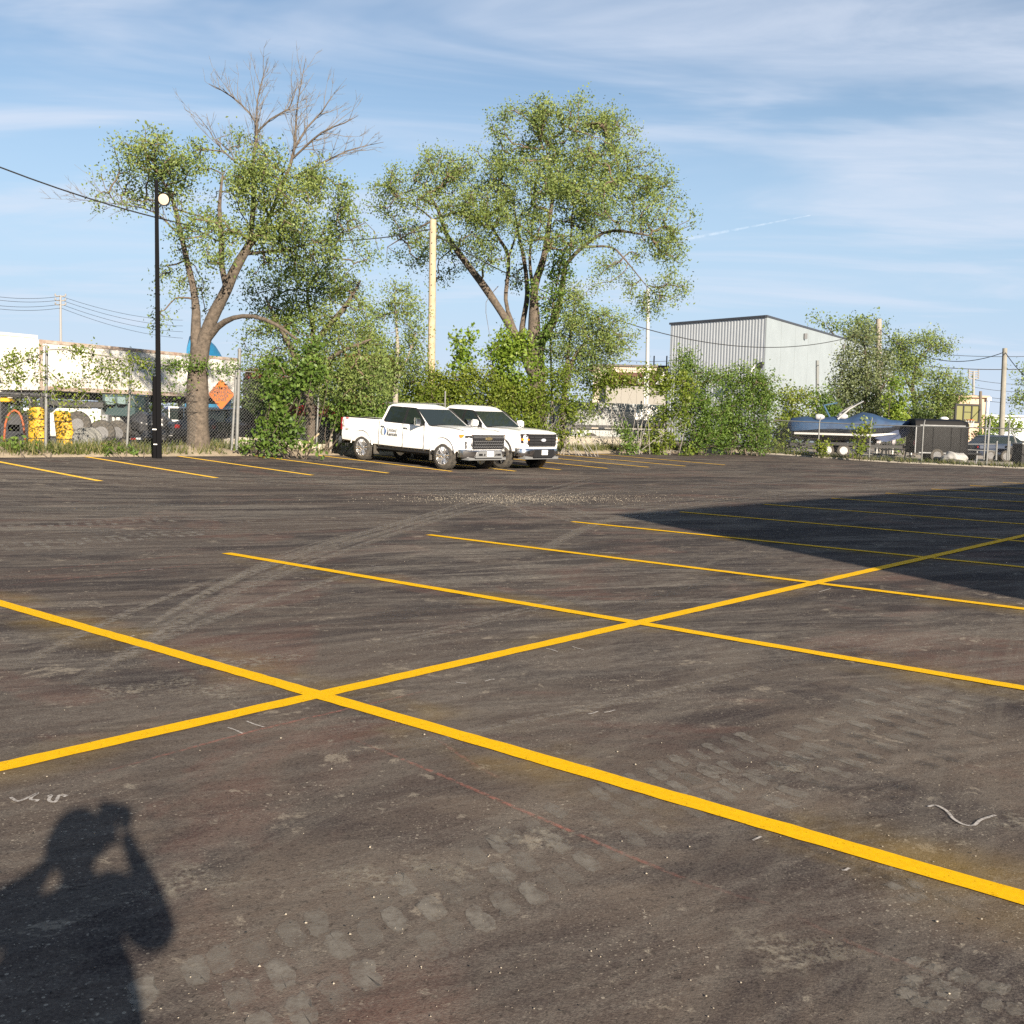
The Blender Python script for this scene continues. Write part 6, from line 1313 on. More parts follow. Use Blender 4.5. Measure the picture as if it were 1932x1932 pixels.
for x in (-2.4, 1.2):
    mb = MB(); mb.box((x, 0, .72), (.2, 1.8, .14), BLACK); mb.box((x, 0, .82), (.2, .2, .14), BLACK); mb.build('bunk', None, tr, None)
# black cargo trailer
Dc = 56.6; ct = empty('cargo_trailer', foot(1766, Dc), 'black enclosed cargo trailer with a rounded roof front behind the low fence', 'trailer', math.radians(-8))
def cz(py): return at(1766, py, Dc)[2] - ct.location.z
Lc = 96 / ppm(Dc); CB = mat('trailer_black', (.004, .004, .005), .6, spec=.15)
mb = MB(); prof = [(-1.05, .42), (1.05, .42), (1.05, 1.9), (.95, 2.12), (.6, 2.22), (-.6, 2.22), (-.95, 2.12), (-1.05, 1.9)]
mb.loft([[(-Lc / 2, y, z) for y, z in prof], [(Lc / 2 - .4, y, z) for y, z in prof], [(Lc / 2, y * .82, z - (.0 if z < 1 else .12)) for y, z in prof]], CB); mb.build('box', None, ct, 35)
mb = MB()
for x in (-Lc / 2 + .04, -.45, .45, Lc / 2 - .42): mb.box((x, -1.056, 1.15), (.05, .02, 1.4), MID if x < -Lc / 2 + .1 else CB)
mb.build('panel_seam', None, ct, None)
mb = MB(); mb.box((0, -1.06, 1.88), (Lc - .45, .02, .05), MID); mb.box((0, -1.06, .46), (Lc - .45, .02, .06), MID); mb.build('trim_rail', None, ct, None)
mb = MB(); mb.box((-Lc / 2 - .01, -.95, .95), (.03, .12, .25), REDL); mb.build('tail_lamp', None, ct, None)
mb = MB(); mb.lathe([(.22, 0), (.22, .05), (.12, .12), (.0001, .13)], WHITE, 16, 'z', (.3, 0, 2.22)); mb.build('roof_vent', None, ct, 40)
for s in (-1, 1):
    mb = MB(); mb.lathe([(.2, -.1), (.33, -.1), (.34, 0), (.33, .1), (.2, .1)], RUBBER, 24, 'y'); w = mb.build('wheel', None, ct, 40); w.location = (-.2, s * 1.0, .34); mb = MB(); mb.lathe([(.2, -.1), (.2, .1), (.05, .0), (.0001, .0)], RIMD, 16, 'y'); mb.build('rim', None, w, 40)
mb = MB(); mb.tube([(Lc / 2 - .1, -.6, .45), (Lc / 2 + .9, 0, .45), (Lc / 2 - .1, .6, .45)], .05, BLACK, 8); mb.tube([(Lc / 2 + .7, 0, .6), (Lc / 2 + .7, 0, .0)], .05, MID, 8); mb.build('tongue', None, ct, 50)
# basketball hoop
Dh = 58.2; hb = empty('basketball_hoop', foot(1800, Dh), 'portable basketball hoop with a clear framed backboard above the black trailer', 'basketball hoop', math.radians(14)); hz0 = hb.location.z; kk = ppm(Dh)
def hq(px, py): return ((px - 1822) / kk, at(px, py, Dh)[2] - hz0)
(x0, z1), (x1, z0) = hq(1797, 763), hq(1848, 797)
cx0 = (1822 - 1800) / kk
x0 += cx0; x1 += cx0
mb = MB(); mb.box(((x0 + x1) / 2, 0, (z0 + z1) / 2), (x1 - x0, .02, z1 - z0), mat('smoke_acrylic', (.17, .17, .08), .15)); bb = mb.build('backboard', None, hb, None)
mb = MB()
for x in (x0, x1): mb.box((x, -.02, (z0 + z1) / 2), (.10, .08, z1 - z0 + .10), BLACK)
for x in (x0 + (x1 - x0) * .33, x0 + (x1 - x0) * .68): mb.box((x, -.03, (z0 + z1) / 2), (.07, .05, z1 - z0), BLACK)
for z in (z0, z1): mb.box(((x0 + x1) / 2, -.02, z), (x1 - x0, .075, .10), BLACK)
xm = x0 + (x1 - x0) * .50
for z in ((z0 + z1) / 2 + .08, z0 + .13): mb.box((xm, -.02, z), (.45, .03, .035), BLACK)
mb.build('board_frame', None, hb, None)
mb = MB(); rp = [(xm + .23 * math.cos(2 * PI * k / 20), -.30 + .23 * math.sin(2 * PI * k / 20), z0 + .12) for k in range(21)]; mb.tube(rp, .014, mat('rim_orange', (.6, .12, .02), .5), 6); mb.build('rim', None, hb, 50)
mb = MB()
for k in range(10):
    a = 2 * PI * k / 10; mb.tube([(xm + .23 * math.cos(a), -.30 + .23 * math.sin(a), z0 + .12), (xm + .13 * math.cos(a + .5), -.30 + .13 * math.sin(a + .5), z0 - .26)], .006, WHITE, 4); mb.tube([(xm + .23 * math.cos(a), -.30 + .23 * math.sin(a), z0 + .12), (xm + .13 * math.cos(a - .5), -.30 + .13 * math.sin(a - .5), z0 - .26)], .006, WHITE, 4)
mb.build('net', None, hb, None)
mb = MB(); mb.tube([(0, .9, 0), (0, .75, 1.6), (cx0 * .5, .35, z0 + .1), (xm, .08, z0 + .45)], .055, BLACK, 10); mb.tube([(0, .8, 1.3), (xm, .08, z0 + .1)], .03, BLACK, 8); mb.build('pole', None, hb, 50)
mb = MB(); mb.box((0, 1.0, .10), (1.0, .8, .2), BLACK, None, .8); mb.build('base', None, hb, None)
# folded patio umbrellas, picnic table, bag, bins
UMB = mat('umbrella_canvas', (.62, .58, .58), .8, col2=(.25, .22, .24), vscale=6)
for px, lab in ((1654, 'leftmost'), (1684, 'middle'), (1719, 'rightmost')):
    Du = 62.5; P = foot(px, Du); o = empty('patio_umbrella', P, lab + ' of the three folded patio umbrellas behind the boat bow', 'umbrella', group='folded patio umbrellas'); zt2 = at(px, 797, Du)[2] - P[2]
    mb = MB(); mb.tube([(0, 0, 0), (0, 0, zt2)], .025, WHITE, 6); mb.lathe([(.25, 0), (.25, .06), (.05, .1)], BLACK, 14); mb.build('pole', None, o, 50)
    mb = MB(); prof = []
    n = 14; rings = []
    for r_, z in ((.05, zt2 - 1.35), (.13, zt2 - 1.2), (.15, zt2 - .8), (.28, zt2 - .42), (.20, zt2 - .25), (.09, zt2 - .05), (.01, zt2 + .05)):
        rings.append([(r_ * (1 + .25 * (k % 2)) * math.cos(2 * PI * k / n), r_ * (1 + .25 * (k % 2)) * math.sin(2 * PI * k / n), z) for k in range(n)])
    mb.loft(rings, UMB); mb.build('canvas', None, o, 50)
PW = mat('picnic_wood', (.50, .42, .32), .85, col2=(.36, .30, .23), vscale=5)
pt = empty('picnic_table', foot(1690, 60.5), 'pale wooden picnic table under the bow of the boat', 'picnic table', math.radians(-6))
for k in range(5): mb = MB(); mb.box((0, -.34 + k * .17, .74), (1.8, .155, .04), PW); mb.build('plank', None, pt, None)
for s in (-1, 1):
    for k in range(2): mb = MB(); mb.box((0, s * (.66 + k * .15), .44), (1.8, .14, .04), PW); mb.build('bench_plank', None, pt, None)
    for x in (-.65, .65): mb = MB(); mb.tube([(x, s * .6, 0), (x, s * .25, .72)], .045, PW, 4); mb.build('leg', None, pt, None)
for x in (-.65, .65): mb = MB(); mb.box((x, 0, .40), (.045, 1.5, .09), PW); mb.build('crossbeam', None, pt, None)
Pg = foot(1797, 54.6)
mb = MB(); tarp('rubble_bag', 'crumpled white bag lying on the ground at the black trailer corner', 1800, 866, 54.6, .62, .45, .36, mat('bag_white', (.30, .295, .285), .8), None, 6, 8)
mb = MB(); mb.lathe([(.25, 0), (.50, .02), (.55, .10), (.50, .18), (.25, .20)], RUBBER, 28); tag(mb.build('old_tyre', None, None, 50, loc=foot(1797, 53.9)), 'flat black tyre in front of the crumpled white bag', 'tyre')
Dn = 50.6; bn = empty('wheelie_bin', foot(1930, Dn), 'black wheeled bin cut by the frame edge at the low fence', 'bin', math.radians(10)); zb_ = at(1930, 838, Dn)[2] - bn.location.z; wb = .66
mb = MB(); mb.loft([[(-wb * .42, -.3, .10), (wb * .42, -.3, .10), (wb * .42, .3, .10), (-wb * .42, .3, .10)], [(-wb * .5, -.38, zb_), (wb * .5, -.38, zb_), (wb * .5, .38, zb_), (-wb * .5, .38, zb_)]], BLACK); mb.build('body', None, bn, None)
mb = MB(); mb.box((0, 0, zb_ + .03), (wb + .06, .84, .06), mat('bin_lid', (.30, .30, .29), .6)); mb.build('lid', None, bn, None)
for s in (-1, 1): mb = MB(); mb.lathe([(.10, -.04), (.11, 0), (.10, .04)], RUBBER, 18, 'x', (s * .28, -.25, .11)); mb.build('wheel', None, bn, 40)
small_car('dark blue saloon parked behind the pipe gate', 1890, 60.5, (.015, .025, .05), math.radians(12))
o = empty('motorcycle', foot(1920, 59.0), 'dark motorcycle parked behind the gate brace beside the black bin', 'motorcycle', math.radians(8))
for x in (-.7, .7):
    mb = MB(); mb.lathe([(.2, -.06), (.30, -.06), (.32, 0), (.30, .06), (.2, .06)], RUBBER, 28, 'y'); w = mb.build('wheel', None, o, 40); w.location = (x, 0, .32); mb = MB(); mb.lathe([(.21, -.03), (.21, .03), (.04, .05), (.0001, .05)], RIMD, 20, 'y'); mb.build('rim', None, w, 40)
mb = MB(); mb.loft([[(-.5, -.1, .45), (-.5, .1, .45), (-.5, .08, .75), (-.5, -.08, .75)], [(0, -.18, .35), (0, .18, .35), (0, .14, .85), (0, -.14, .85)], [(.5, -.12, .55), (.5, .12, .55), (.5, .1, .9), (.5, -.1, .9)]], CB); mb.build('frame', None, o, 40)
mb = MB(); mb.box((-.35, 0, .82), (.7, .28, .12), BLACK); mb.build('seat', None, o, None); mb = MB(); mb.tube([(.7, -.08, .32), (.45, -.08, 1.0), (.35, -.35, 1.08)], .025, CHROME, 6); mb.tube([(.7, .08, .32), (.45, .08, 1.0), (.35, .35, 1.08)], .025, CHROME, 6); mb.build('handlebar', None, o, 50); mb = MB(); mb.lathe([(.06, -.1), (.1, 0), (.09, .08)], CHROME, 14, 'x', (.62, 0, .92)); mb.build('headlamp', None, o, 40)

# ---- white wall strip glimpsed through the hedge right of the trucks
o = empty('white_trailer', foot(1170, 52.5), 'white trailer body glimpsed through the bare stems right of the trucks', 'trailer', ANG_B * .6); 
mb = MB(); mb.box((0, 1.2, 1.75), (5.4, 2.2, 1.1), mat('dull_white', (.32, .33, .33), .7, var=.2, vscale=2)); mb.build('box', None, o, None); mb = MB(); mb.box((0, .08, 1.16), (5.5, .08, .12), DGREY); mb.build('edge_rail', None, o, None)
mb = MB(); mb.box((0, 1.2, .85), (5.2, 1.6, .35), mat('frame_pale', (.40, .42, .42), .6)); mb.build('chassis', None, o, None)
for x in (-1.6, 1.5):
    for s in (.25, 2.15): mb = MB(); mb.lathe([(.2, -.1), (.40, -.1), (.42, 0), (.40, .1), (.2, .1)], RUBBER, 24, 'y'); w = mb.build('wheel', None, o, 40); w.location = (x, s, .42)

# ================================================================== photographer (outside the frame, throws the shadow)
hd = LIGHT[:2] / np.linalg.norm(LIGHT[:2]); pr = np.array([hd[1], -hd[0]])
def pp(lat, fwd, z):
    q = hd * (fwd - .30) + pr * lat; return (q[0], q[1], z)
SKIN = mat('skin', (.45, .28, .20), .55); SHIRT = mat('shirt', (.10, .12, .16), .9, var=.2, vscale=10); JEANS = mat('jeans', (.05, .07, .12), .9, var=.2, vscale=10); HAIR = mat('hair', (.04, .028, .02), .8)
def skinned(name, chains, m, parent, sub=2, root=0):
    vs, es, rs = [], [], []; idx = {}
    for ch in chains:
        prev = None
        for (p, r) in ch:
            key = tuple(round(c, 4) for c in p)
            if key not in idx: idx[key] = len(vs); vs.append(p); rs.append(r)
            i = idx[key]
            if prev is not None and prev != i: es.append((prev, i))
            prev = i
    me = bpy.data.meshes.new(name); me.from_pydata(vs, es, []); o = obj(name, me, parent)
    sk = o.modifiers.new('skin', 'SKIN'); sl = me.skin_vertices[0].data
    for i, r in enumerate(rs): sl[i].radius = (r, r) if not isinstance(r, tuple) else r; sl[i].use_root = i == root
    sk.use_smooth_shade = True; sb_ = o.modifiers.new('sub', 'SUBSURF'); sb_.levels = sub; sb_.render_levels = sub
    dg = bpy.context.evaluated_depsgraph_get(); dg.update(); me2 = bpy.data.meshes.new_from_object(o.evaluated_get(dg)); o.modifiers.clear(); o.data = me2; me2.materials.clear(); me2.materials.append(m); finish(me2, 180); return o
per = empty('person', (0, 0, 0), 'photographer holding a phone up, seen only as a shadow at lower left', 'person')
pel = (pp(-.17, 0, .95), (.25, .20)); chest = (pp(-.155, .0, 1.28), (.245, .18)); nk = (pp(-.11, .0, 1.46), .075)
shR, shL = (pp(.045, .02, 1.40), .068), (pp(-.295, -.02, 1.41), .068)
elR, elL = (pp(.132, .15, 1.245), .066), (pp(-.44, .08, 1.32), .075)
wrR, wrL = (pp(.062, .19, 1.495), .030), (pp(-.255, .04, 1.47), .050)
body = skinned('body', [[pel, (pp(-.17, .0, 1.10), (.25, .20)), chest, (pp(-.12, 0, 1.40), (.13, .10)), nk, (pp(-.105, .02, 1.53), .06)], [chest, (pp(-.03, .01, 1.40), .095), shR, (pp(.085, .08, 1.32), .078), elR, (pp(.105, .20, 1.375), .044), wrR, (pp(.042, .205, 1.555), .028)],
   [chest, (pp(-.22, 0, 1.40), .095), shL, (pp(-.375, .03, 1.36), .085), elL, (pp(-.35, .06, 1.42), .062), wrL, (pp(-.205, .08, 1.53), .026)],
   [pel, (pp(-.21, .0, .86), .105), (pp(-.23, .03, .50), .072), (pp(-.235, 0, .10), .048), (pp(-.25, .14, .045), .042)], [pel, (pp(-.03, .0, .86), .105), (pp(-.01, .03, .50), .072), (pp(-.005, 0, .10), .048), (pp(.01, .14, .045), .042)]], SHIRT, per)
hc = np.array(pp(-.128, .04, 1.585)); bm = bmesh.new(); bmesh.ops.create_icosphere(bm, subdivisions=4, radius=1)
for v in bm.verts:
    c = v.co.copy(); f_ = max(0, c.y)
    w = .088 * (1 - .22 * max(0, -c.z) ** 1.5); x, y, z = c.x * w, c.y * .098, c.z * .122
    if c.y > .75 and abs(c.x) < .22: y += .022 * max(0, 1 - abs(c.z + .12) / .30) * (1 - abs(c.x) / .22)      # nose
    if c.y > .6 and .2 < abs(c.x) < .5 and abs(c.z - .10) < .14: y -= .008                                     # eye sockets
    if c.y > .7 and abs(c.z + .45) < .06 and abs(c.x) < .35: y += .006                                         # lips
    if abs(c.x) > .90 and abs(c.z) < .3 and abs(c.y) < .3: x += math.copysign(.022, c.x)                       # ears
    v.co = Vector((x, y, z))
me = bpy.data.meshes.new('head'); bm.to_mesh(me); bm.free(); me.materials.append(SKIN); finish(me, 180); o = obj('head', me, per, hc); o.rotation_euler = (0, 0, math.atan2(-pr[1], -pr[0]) + PI)
bm = bmesh.new(); bmesh.ops.create_icosphere(bm, subdivisions=3, radius=1)
for v in bm.verts: c = v.co; v.co = Vector((c.x * .100, c.y * .112 - .012, (c.z * .118 + .028) if c.z > -.2 else (-.0236 + .028 + (c.z + .2) * .05)))
me = bpy.data.meshes.new('hair'); bm.to_mesh(me); bm.free(); me.materials.append(HAIR); finish(me, 180); q = obj('hair', me, per, hc); q.rotation_euler = o.rotation_euler
for wr, sgn in ((pp(.042, .205, 1.555), 1), (pp(-.205, .08, 1.53), -1)):
    ch = [[(wr, .026), ((wr[0], wr[1] + .01, wr[2] + .05), .024)]]; ce = (wr[0], wr[1] + .01, wr[2] + .05)
    for k in range(4):
        z = .012 + k * .017 - .02; L_ = (.075, .085, .08, .06)[3 - k]; ch.append([(ce, .024), ((ce[0] + sgn * .012, ce[1] + .012, ce[2] + z), .011), ((ce[0] + sgn * .008 - sgn * .01, ce[1] - .004 + L_ * .10, ce[2] + z + .004), .009), ((ce[0] - sgn * (.01 + L_ * .35), ce[1] - .002 + L_ * .05, ce[2] + z + .006), .008)])
    ch.append([(ce, .024), ((ce[0] - sgn * .012, ce[1] - .015, ce[2] + .02), .012), ((ce[0] - sgn * .03, ce[1] - .02, ce[2] + .045), .010)])
    skinned('hand', ch, SKIN, per, 1)
mb = MB(); mb.box((0, -.065, 0), (.078, .009, .165), BLACK); ph = mb.build('phone', None, None, None, loc=(.004, 0, CAM_H - .02)); ph.rotation_euler = (-PITCH, 0, 0); tag(ph, 'dark phone in the photographer\'s hands, seen only in the shadow at lower left', 'phone')
mb = MB(); mb.box((0, -.0705, 0), (.072, .001, .155), GLASS); mb.build('screen', None, ph, None)

# ================================================================== marks and grit on the asphalt
def decal_mat(name, col, lo, hi, scale, alpha, stretch=None, rot=0.0):
    m = bpy.data.materials.new(name); m.use_nodes = True; nt = m.node_tree; b = nt.nodes['Principled BSDF']; L = nt.links.new
    b.inputs['Base Color'].default_value = (*col, 1); b.inputs['Roughness'].default_value = .92
    tc = nt.nodes.new('ShaderNodeTexCoord'); v = tc.outputs['Object']
    n = nt.nodes.new('ShaderNodeTexNoise'); n.inputs['Scale'].default_value = scale; n.inputs['Detail'].default_value = 7; n.inputs['Roughness'].default_value = .72; L(v, n.inputs['Vector'])
    r = nt.nodes.new('ShaderNodeMapRange'); r.inputs['From Min'].default_value = lo; r.inputs['From Max'].default_value = hi; r.inputs['To Max'].default_value = alpha; L(n.outputs[0], r.inputs['Value'])
    a = nt.nodes.new('ShaderNodeAttribute'); a.attribute_name = 'fade'; mu = nt.nodes.new('ShaderNodeMath'); mu.operation = 'MULTIPLY'; L(r.outputs[0], mu.inputs[0]); L(a.outputs['Fac'], mu.inputs[1]); L(mu.outputs[0], b.inputs['Alpha'])
    return m
DUST = decal_mat('dust_mark', (.23, .20, .165), .40, .66, 14, .62); DUST2 = decal_mat('dust_print', (.215, .195, .165), .30, .57, 18, .72)
CHALK = decal_mat('chalk_white', (.42, .39, .36), .30, .55, 60, .85); REDC = decal_mat('chalk_red', (.50, .16, .11), .40, .66, 30, .40); DARKM = decal_mat('dark_scuff', (.030, .027, .027), .40, .68, 14, .60)
def ribbon(name, pts_px, w, m, dz, taper=True, soft=True, step=.12):
    """flat mark through frame points laid on the lot"""
    P = catmull([np.append(on_ground(*p)[:2], 0) for p in pts_px], step)[:, :2]; n = len(P)
    T = np.gradient(P, axis=0); T /= np.maximum(np.linalg.norm(T, axis=1, keepdims=True), 1e-9); Nn = np.stack([-T[:, 1], T[:, 0]], 1); vs, fs, fade = [], [], []
    cols = (-1, -.45, .45, 1) if soft else (-1, 1)
    for i in range(n):
        e = min(1, i / 6, (n - 1 - i) / 6) if taper else 1
        for c in cols:
            q = P[i] + Nn[i] * c * w / 2; vs.append((q[0], q[1], gz(*q) + dz)); fade.append((0 if (soft and abs(c) == 1) else 1) * e)
    k = len(cols)
    for i in range(n - 1):
        for j in range(k - 1): fs.append((i * k + j, i * k + j + 1, (i + 1) * k + j + 1, (i + 1) * k + j))
    me = bpy.data.meshes.new(name); me.from_pydata(vs, [], fs); me.materials.append(m); a = me.attributes.new('fade', 'FLOAT', 'POINT'); a.data.foreach_set('value', fade); me.update(); return obj(name, me, lot)
Z = [.0042]
def z_next(): Z[0] += .00002; return Z[0]
# curving dusty wheel tracks in the aisle
for pts, w in (([(760, 905), (880, 922), (1000, 940), (1080, 960), (1130, 982)], .28), ([(700, 912), (860, 930), (1050, 944), (1200, 955)], .25), ([(0, 905), (250, 904), (520, 908), (800, 920), (930, 945), (1010, 975)], .35), ([(0, 922), (300, 915), (600, 905), (760, 900)], .30),
               ([(330, 1150), (450, 1085), (600, 1030), (760, 985), (880, 950), (960, 920)], .45), ([(250, 1200), (400, 1115), (560, 1050), (720, 1000), (860, 960)], .40), ([(1090, 965), (1250, 950), (1420, 935), (1600, 925), (1800, 905)], .30), ([(1130, 985), (1300, 960), (1480, 942), (1640, 930)], .25),
               ([(1932, 905), (1700, 915), (1450, 935), (1250, 962), (1120, 990), (1020, 1040)], .5), ([(0, 893), (300, 900), (560, 912), (820, 930), (1000, 960), (1120, 990)], .5), ([(560, 905), (760, 925), (960, 935), (1250, 925), (1500, 905)], .6), ([(200, 1260), (420, 1130), (640, 1040), (840, 975), (1000, 935), (1120, 905)], .5), ([(0, 980), (300, 975), (620, 985), (900, 965), (1100, 930), (1250, 915)], .40), ([(0, 1010), (260, 1000), (560, 1000), (800, 985)], .35), ([(0, 950), (300, 940), (640, 930), (900, 915), (1150, 905)], .35), ([(1000, 900), (1200, 905), (1450, 915), (1700, 905)], .22), ([(1150, 895), (1400, 898), (1650, 905)], .2),
               ([(120, 1300), (300, 1210), (520, 1130), (700, 1075)], .30), ([(0, 1270), (120, 1215), (260, 1150), (420, 1090)], .35), ([(600, 1430), (800, 1400), (1000, 1360), (1250, 1310), (1500, 1250)], .22), ([(640, 1230), (820, 1195), (1000, 1150), (1130, 1120)], .25)):
    [ribbon('dust_track', [(x + random.gauss(0, 5), y + q * random.uniform(2, 5)) for x, y in pts], w * random.uniform(.10, .38), DUST, z_next()) for q in (-1, 0, 1)]
for pts, w in (([(1380, 1530), (1520, 1600), (1680, 1660), (1932, 1760)], .05), ([(1350, 1525), (1500, 1570), (1700, 1640), (1932, 1720)], .05), ([(1330, 1500), (1560, 1590), (1760, 1640), (1932, 1690)], .04), ([(1250, 1460), (1450, 1560), (1650, 1640)], .04), ([(640, 1190), (760, 1160), (880, 1140)], .5), ([(1160, 1150), (1260, 1120), (1380, 1090)], .3), ([(0, 965), (160, 960), (400, 950), (620, 946)], .8), ([(1450, 1250), (1600, 1230), (1780, 1260)], .6)):
    ribbon('scuff_mark', pts, w, DARKM, z_next())
# tread prints of a big machine in the foreground: rows of slanted lug patches
def lugs(a_px, b_px, n, offs, lw, ll, m, skew):
    """rows of flat slanted tread-block prints with soft edges"""
    a, b = on_ground(*a_px)[:2], on_ground(*b_px)[:2]; d = b - a; L = np.linalg.norm(d); d /= L; p = np.array([-d[1], d[0]]); vs, fs, fd = [], [], []
    for i in range(n):
        for q_, o_ in enumerate(offs):
            if rng.random() < .16: continue
            c = a + d * (L * (i + .5 * (q_ % 2)) / n) + p * o_ + rng.normal(0, .010, 2); k = 16; o0 = len(vs); st_ = float(rng.uniform(.25, 1))
            vs.append((*c, gz(*c) + .003)); fd.append(st_)
            for rr, ff in ((.86, 1), (1.0, 0)):
                for j in range(k):
                    t = 2 * PI * (j + .5) / k; r = rr / (abs(math.cos(t)) ** 8 + abs(math.sin(t)) ** 8) ** .125; e = rng.normal(0, .0065, 2)
                    q = c + p * (math.cos(t) * r * ll / 2) + d * (math.sin(t) * r * lw / 2 + skew * math.cos(t) * r * ll / 2) + e; vs.append((*q, gz(*q) + .003)); fd.append(st_ * ff * float(rng.uniform(.7, 1)))
            fs += [(o0, o0 + 1 + j, o0 + 1 + (j + 1) % k) for j in range(k)] + [(o0 + 1 + j, o0 + 1 + k + j, o0 + 1 + k + (j + 1) % k, o0 + 1 + (j + 1) % k) for j in range(k)]
    me = bpy.data.meshes.new('tyre_print'); me.from_pydata(vs, [], fs); me.materials.append(m); at_ = me.attributes.new('fade', 'FLOAT', 'POINT'); at_.data.foreach_set('value', fd); me.update(); return obj('tyre_print', me, lot)
lugs((360, 1935), (1130, 1575), 15, (-.15, .04, .22), .085, .16, DUST2, .45); lugs((1130, 1560), (1500, 1400), 12, (-.15, .04, .22), .075, .16, DUST2, .45)
lugs((1400, 1500), (1800, 1300), 14, (-.16, .06, .26), .085, .17, DUST2, .2); lugs((1560, 1500), (1900, 1320), 13, (-.16, .06, .26), .09, .17, DARKM, .2)
lugs((1720, 1850), (1920, 1915), 6, (-.10, .0, .10), .05, .08, DUST2, .1); lugs((1700, 1690), (1790, 1680), 3, (-.05, .05), .05, .07, DUST2, .1)
lugs((0, 1035), (380, 1005), 18, (-.2, .05, .3), .10, .2, DUST2, .3); lugs((-40, 1000), (330, 980), 16, (-.2, .05, .3), .10, .2, DUST2, .3)
# chalk layout marks and survey lines
for pts in ([(20, 1508), (34, 1515), (52, 1509), (72, 1501), (62, 1506), (58, 1511), (72, 1513), (68, 1517)], [(90, 1508), (98, 1503), (92, 1513), (104, 1516), (112, 1505), (120, 1503), (127, 1505), (120, 1509)], [(1751, 1527), (1765, 1522), (1785, 1532), (1800, 1548), (1820, 1560), (1838, 1562), (1850, 1550), (1878, 1541)]): ribbon('chalk_mark', pts, .014, CHALK, z_next(), False, False, .012)
for x, y, dx, dy in ((430, 1376, 28, 10), (465, 1364, 34, 11), (1110, 1350, 18, -5), (1140, 1347, 20, -5), (265, 1075, 25, 2), (285, 1074, 22, 2), (1420, 1590, 16, -6), (1588, 1718 - 70, 14, -6), (700, 1068, 20, 3), (1080, 1222, 22, 6), (1030, 1225, 22, 6), (1490, 1085, 20, 0), (1545, 1118, 22, -6), (860, 1290, 20, 2), (915, 1287, 18, -3), (238, 1205, 16, -4)): ribbon('chalk_mark', [(x, y), (x + dx / 2, y + dy / 2), (x + dx, y + dy)], .011, CHALK, z_next(), False, False, .05)
for pts in ([(0, 1085), (220, 1062), (430, 1040)], [(0, 1107), (250, 1080), (440, 1058)], [(150, 1472), (330, 1423), (500, 1378), (700, 1330), (830, 1300)], [(640, 1388), (820, 1460), (1000, 1540), (1300, 1665), (1480, 1720)], [(1490, 1730), (1640, 1800), (1800, 1855)], [(800, 1380), (900, 1450), (960, 1480)]): ribbon('survey_line', pts, .03, REDC, z_next())
# loose grit and stones: uncountable
def grit(name, label, n, r0, r1, zone, m, cl=None):
    base = np.array([[1, 0, 0], [-1, 0, 0], [0, 1, 0], [0, -1, 0], [0, 0, 1], [0, 0, -1]], float); tri = np.array([[0, 2, 4], [2, 1, 4], [1, 3, 4], [3, 0, 4], [2, 0, 5], [1, 2, 5], [3, 1, 5], [0, 3, 5]])
    C_, R_ = [], []
    while len(C_) < n:
        px, py = zone(); P = on_ground(px, py) if False else None
        d = ray(px, py); t = -CAM_H / d[2] if d[2] < 0 else 1e9
        if t > 45: continue
        x, y = d[0] * t, d[1] * t
        if cl is not None and (math.sin(x * 1.1 + 2) * math.sin(y * .9) + .5 * math.sin(x * 3.1 + y * 2.3)) < cl: continue
        C_.append((x, y, gz(x, y))); R_.append(r0 * (r1 / r0) ** (random.random() ** 2.2))
    C_, R_ = np.array(C_), np.array(R_); n = len(C_); V = base[None] * (R_[:, None, None] * rng.uniform(.6, 1.3, (n, 6, 1))); V[:, :, 2] *= .65; a = rng.uniform(0, 2 * PI, n); c, s = np.cos(a)[:, None], np.sin(a)[:, None]
    X, Y = V[..., 0] * c - V[..., 1] * s, V[..., 0] * s + V[..., 1] * c; V = np.stack([X, Y, V[..., 2]], -1) + C_[:, None] + np.array([0, 0, 1]) * (R_ * .35 + .003)[:, None, None]
    Fc = (np.arange(n) * 6)[:, None, None] + tri[None]; me = bpy.data.meshes.new(name); V = V.reshape(-1, 3).astype(np.float32); Fc = Fc.reshape(-1, 3).astype(np.int32)
    me.vertices.add(len(V)); me.vertices.foreach_set('co', V.ravel()); me.loops.add(Fc.size); me.loops.foreach_set('vertex_index', Fc.ravel()); me.polygons.add(len(Fc)); me.polygons.foreach_set('loop_start', np.arange(0, Fc.size, 3, dtype=np.int32)); me.materials.append(m); me.update(calc_edges=True); me.validate(); tag(obj(name, me), label, 'stones', kind='stuff')
STONE = mat('limestone', (.34, .30, .24), .9, var=.3, vscale=20)
def zone_all(): return random.uniform(0, 1932), 930 + 1000 * random.random() ** 1.2
grit('gravel', 'pale limestone grit scattered over the asphalt', 450, .0015, .0038, zone_all, STONE, .10)
grit('gravel', 'loose pale stones lying here and there on the asphalt', 130, .003, .0075, zone_all, STONE)
grit('gravel', 'band of crushed stone spilled in the aisle before the trucks', 2200, .005, .014, lambda: (random.gauss(1000, 130), random.gauss(941, 5)), STONE)
grit('gravel', 'dark bitumen crumbs on the near asphalt', 260, .002, .005, zone_all, mat('bitumen', (.012, .012, .012), .8))
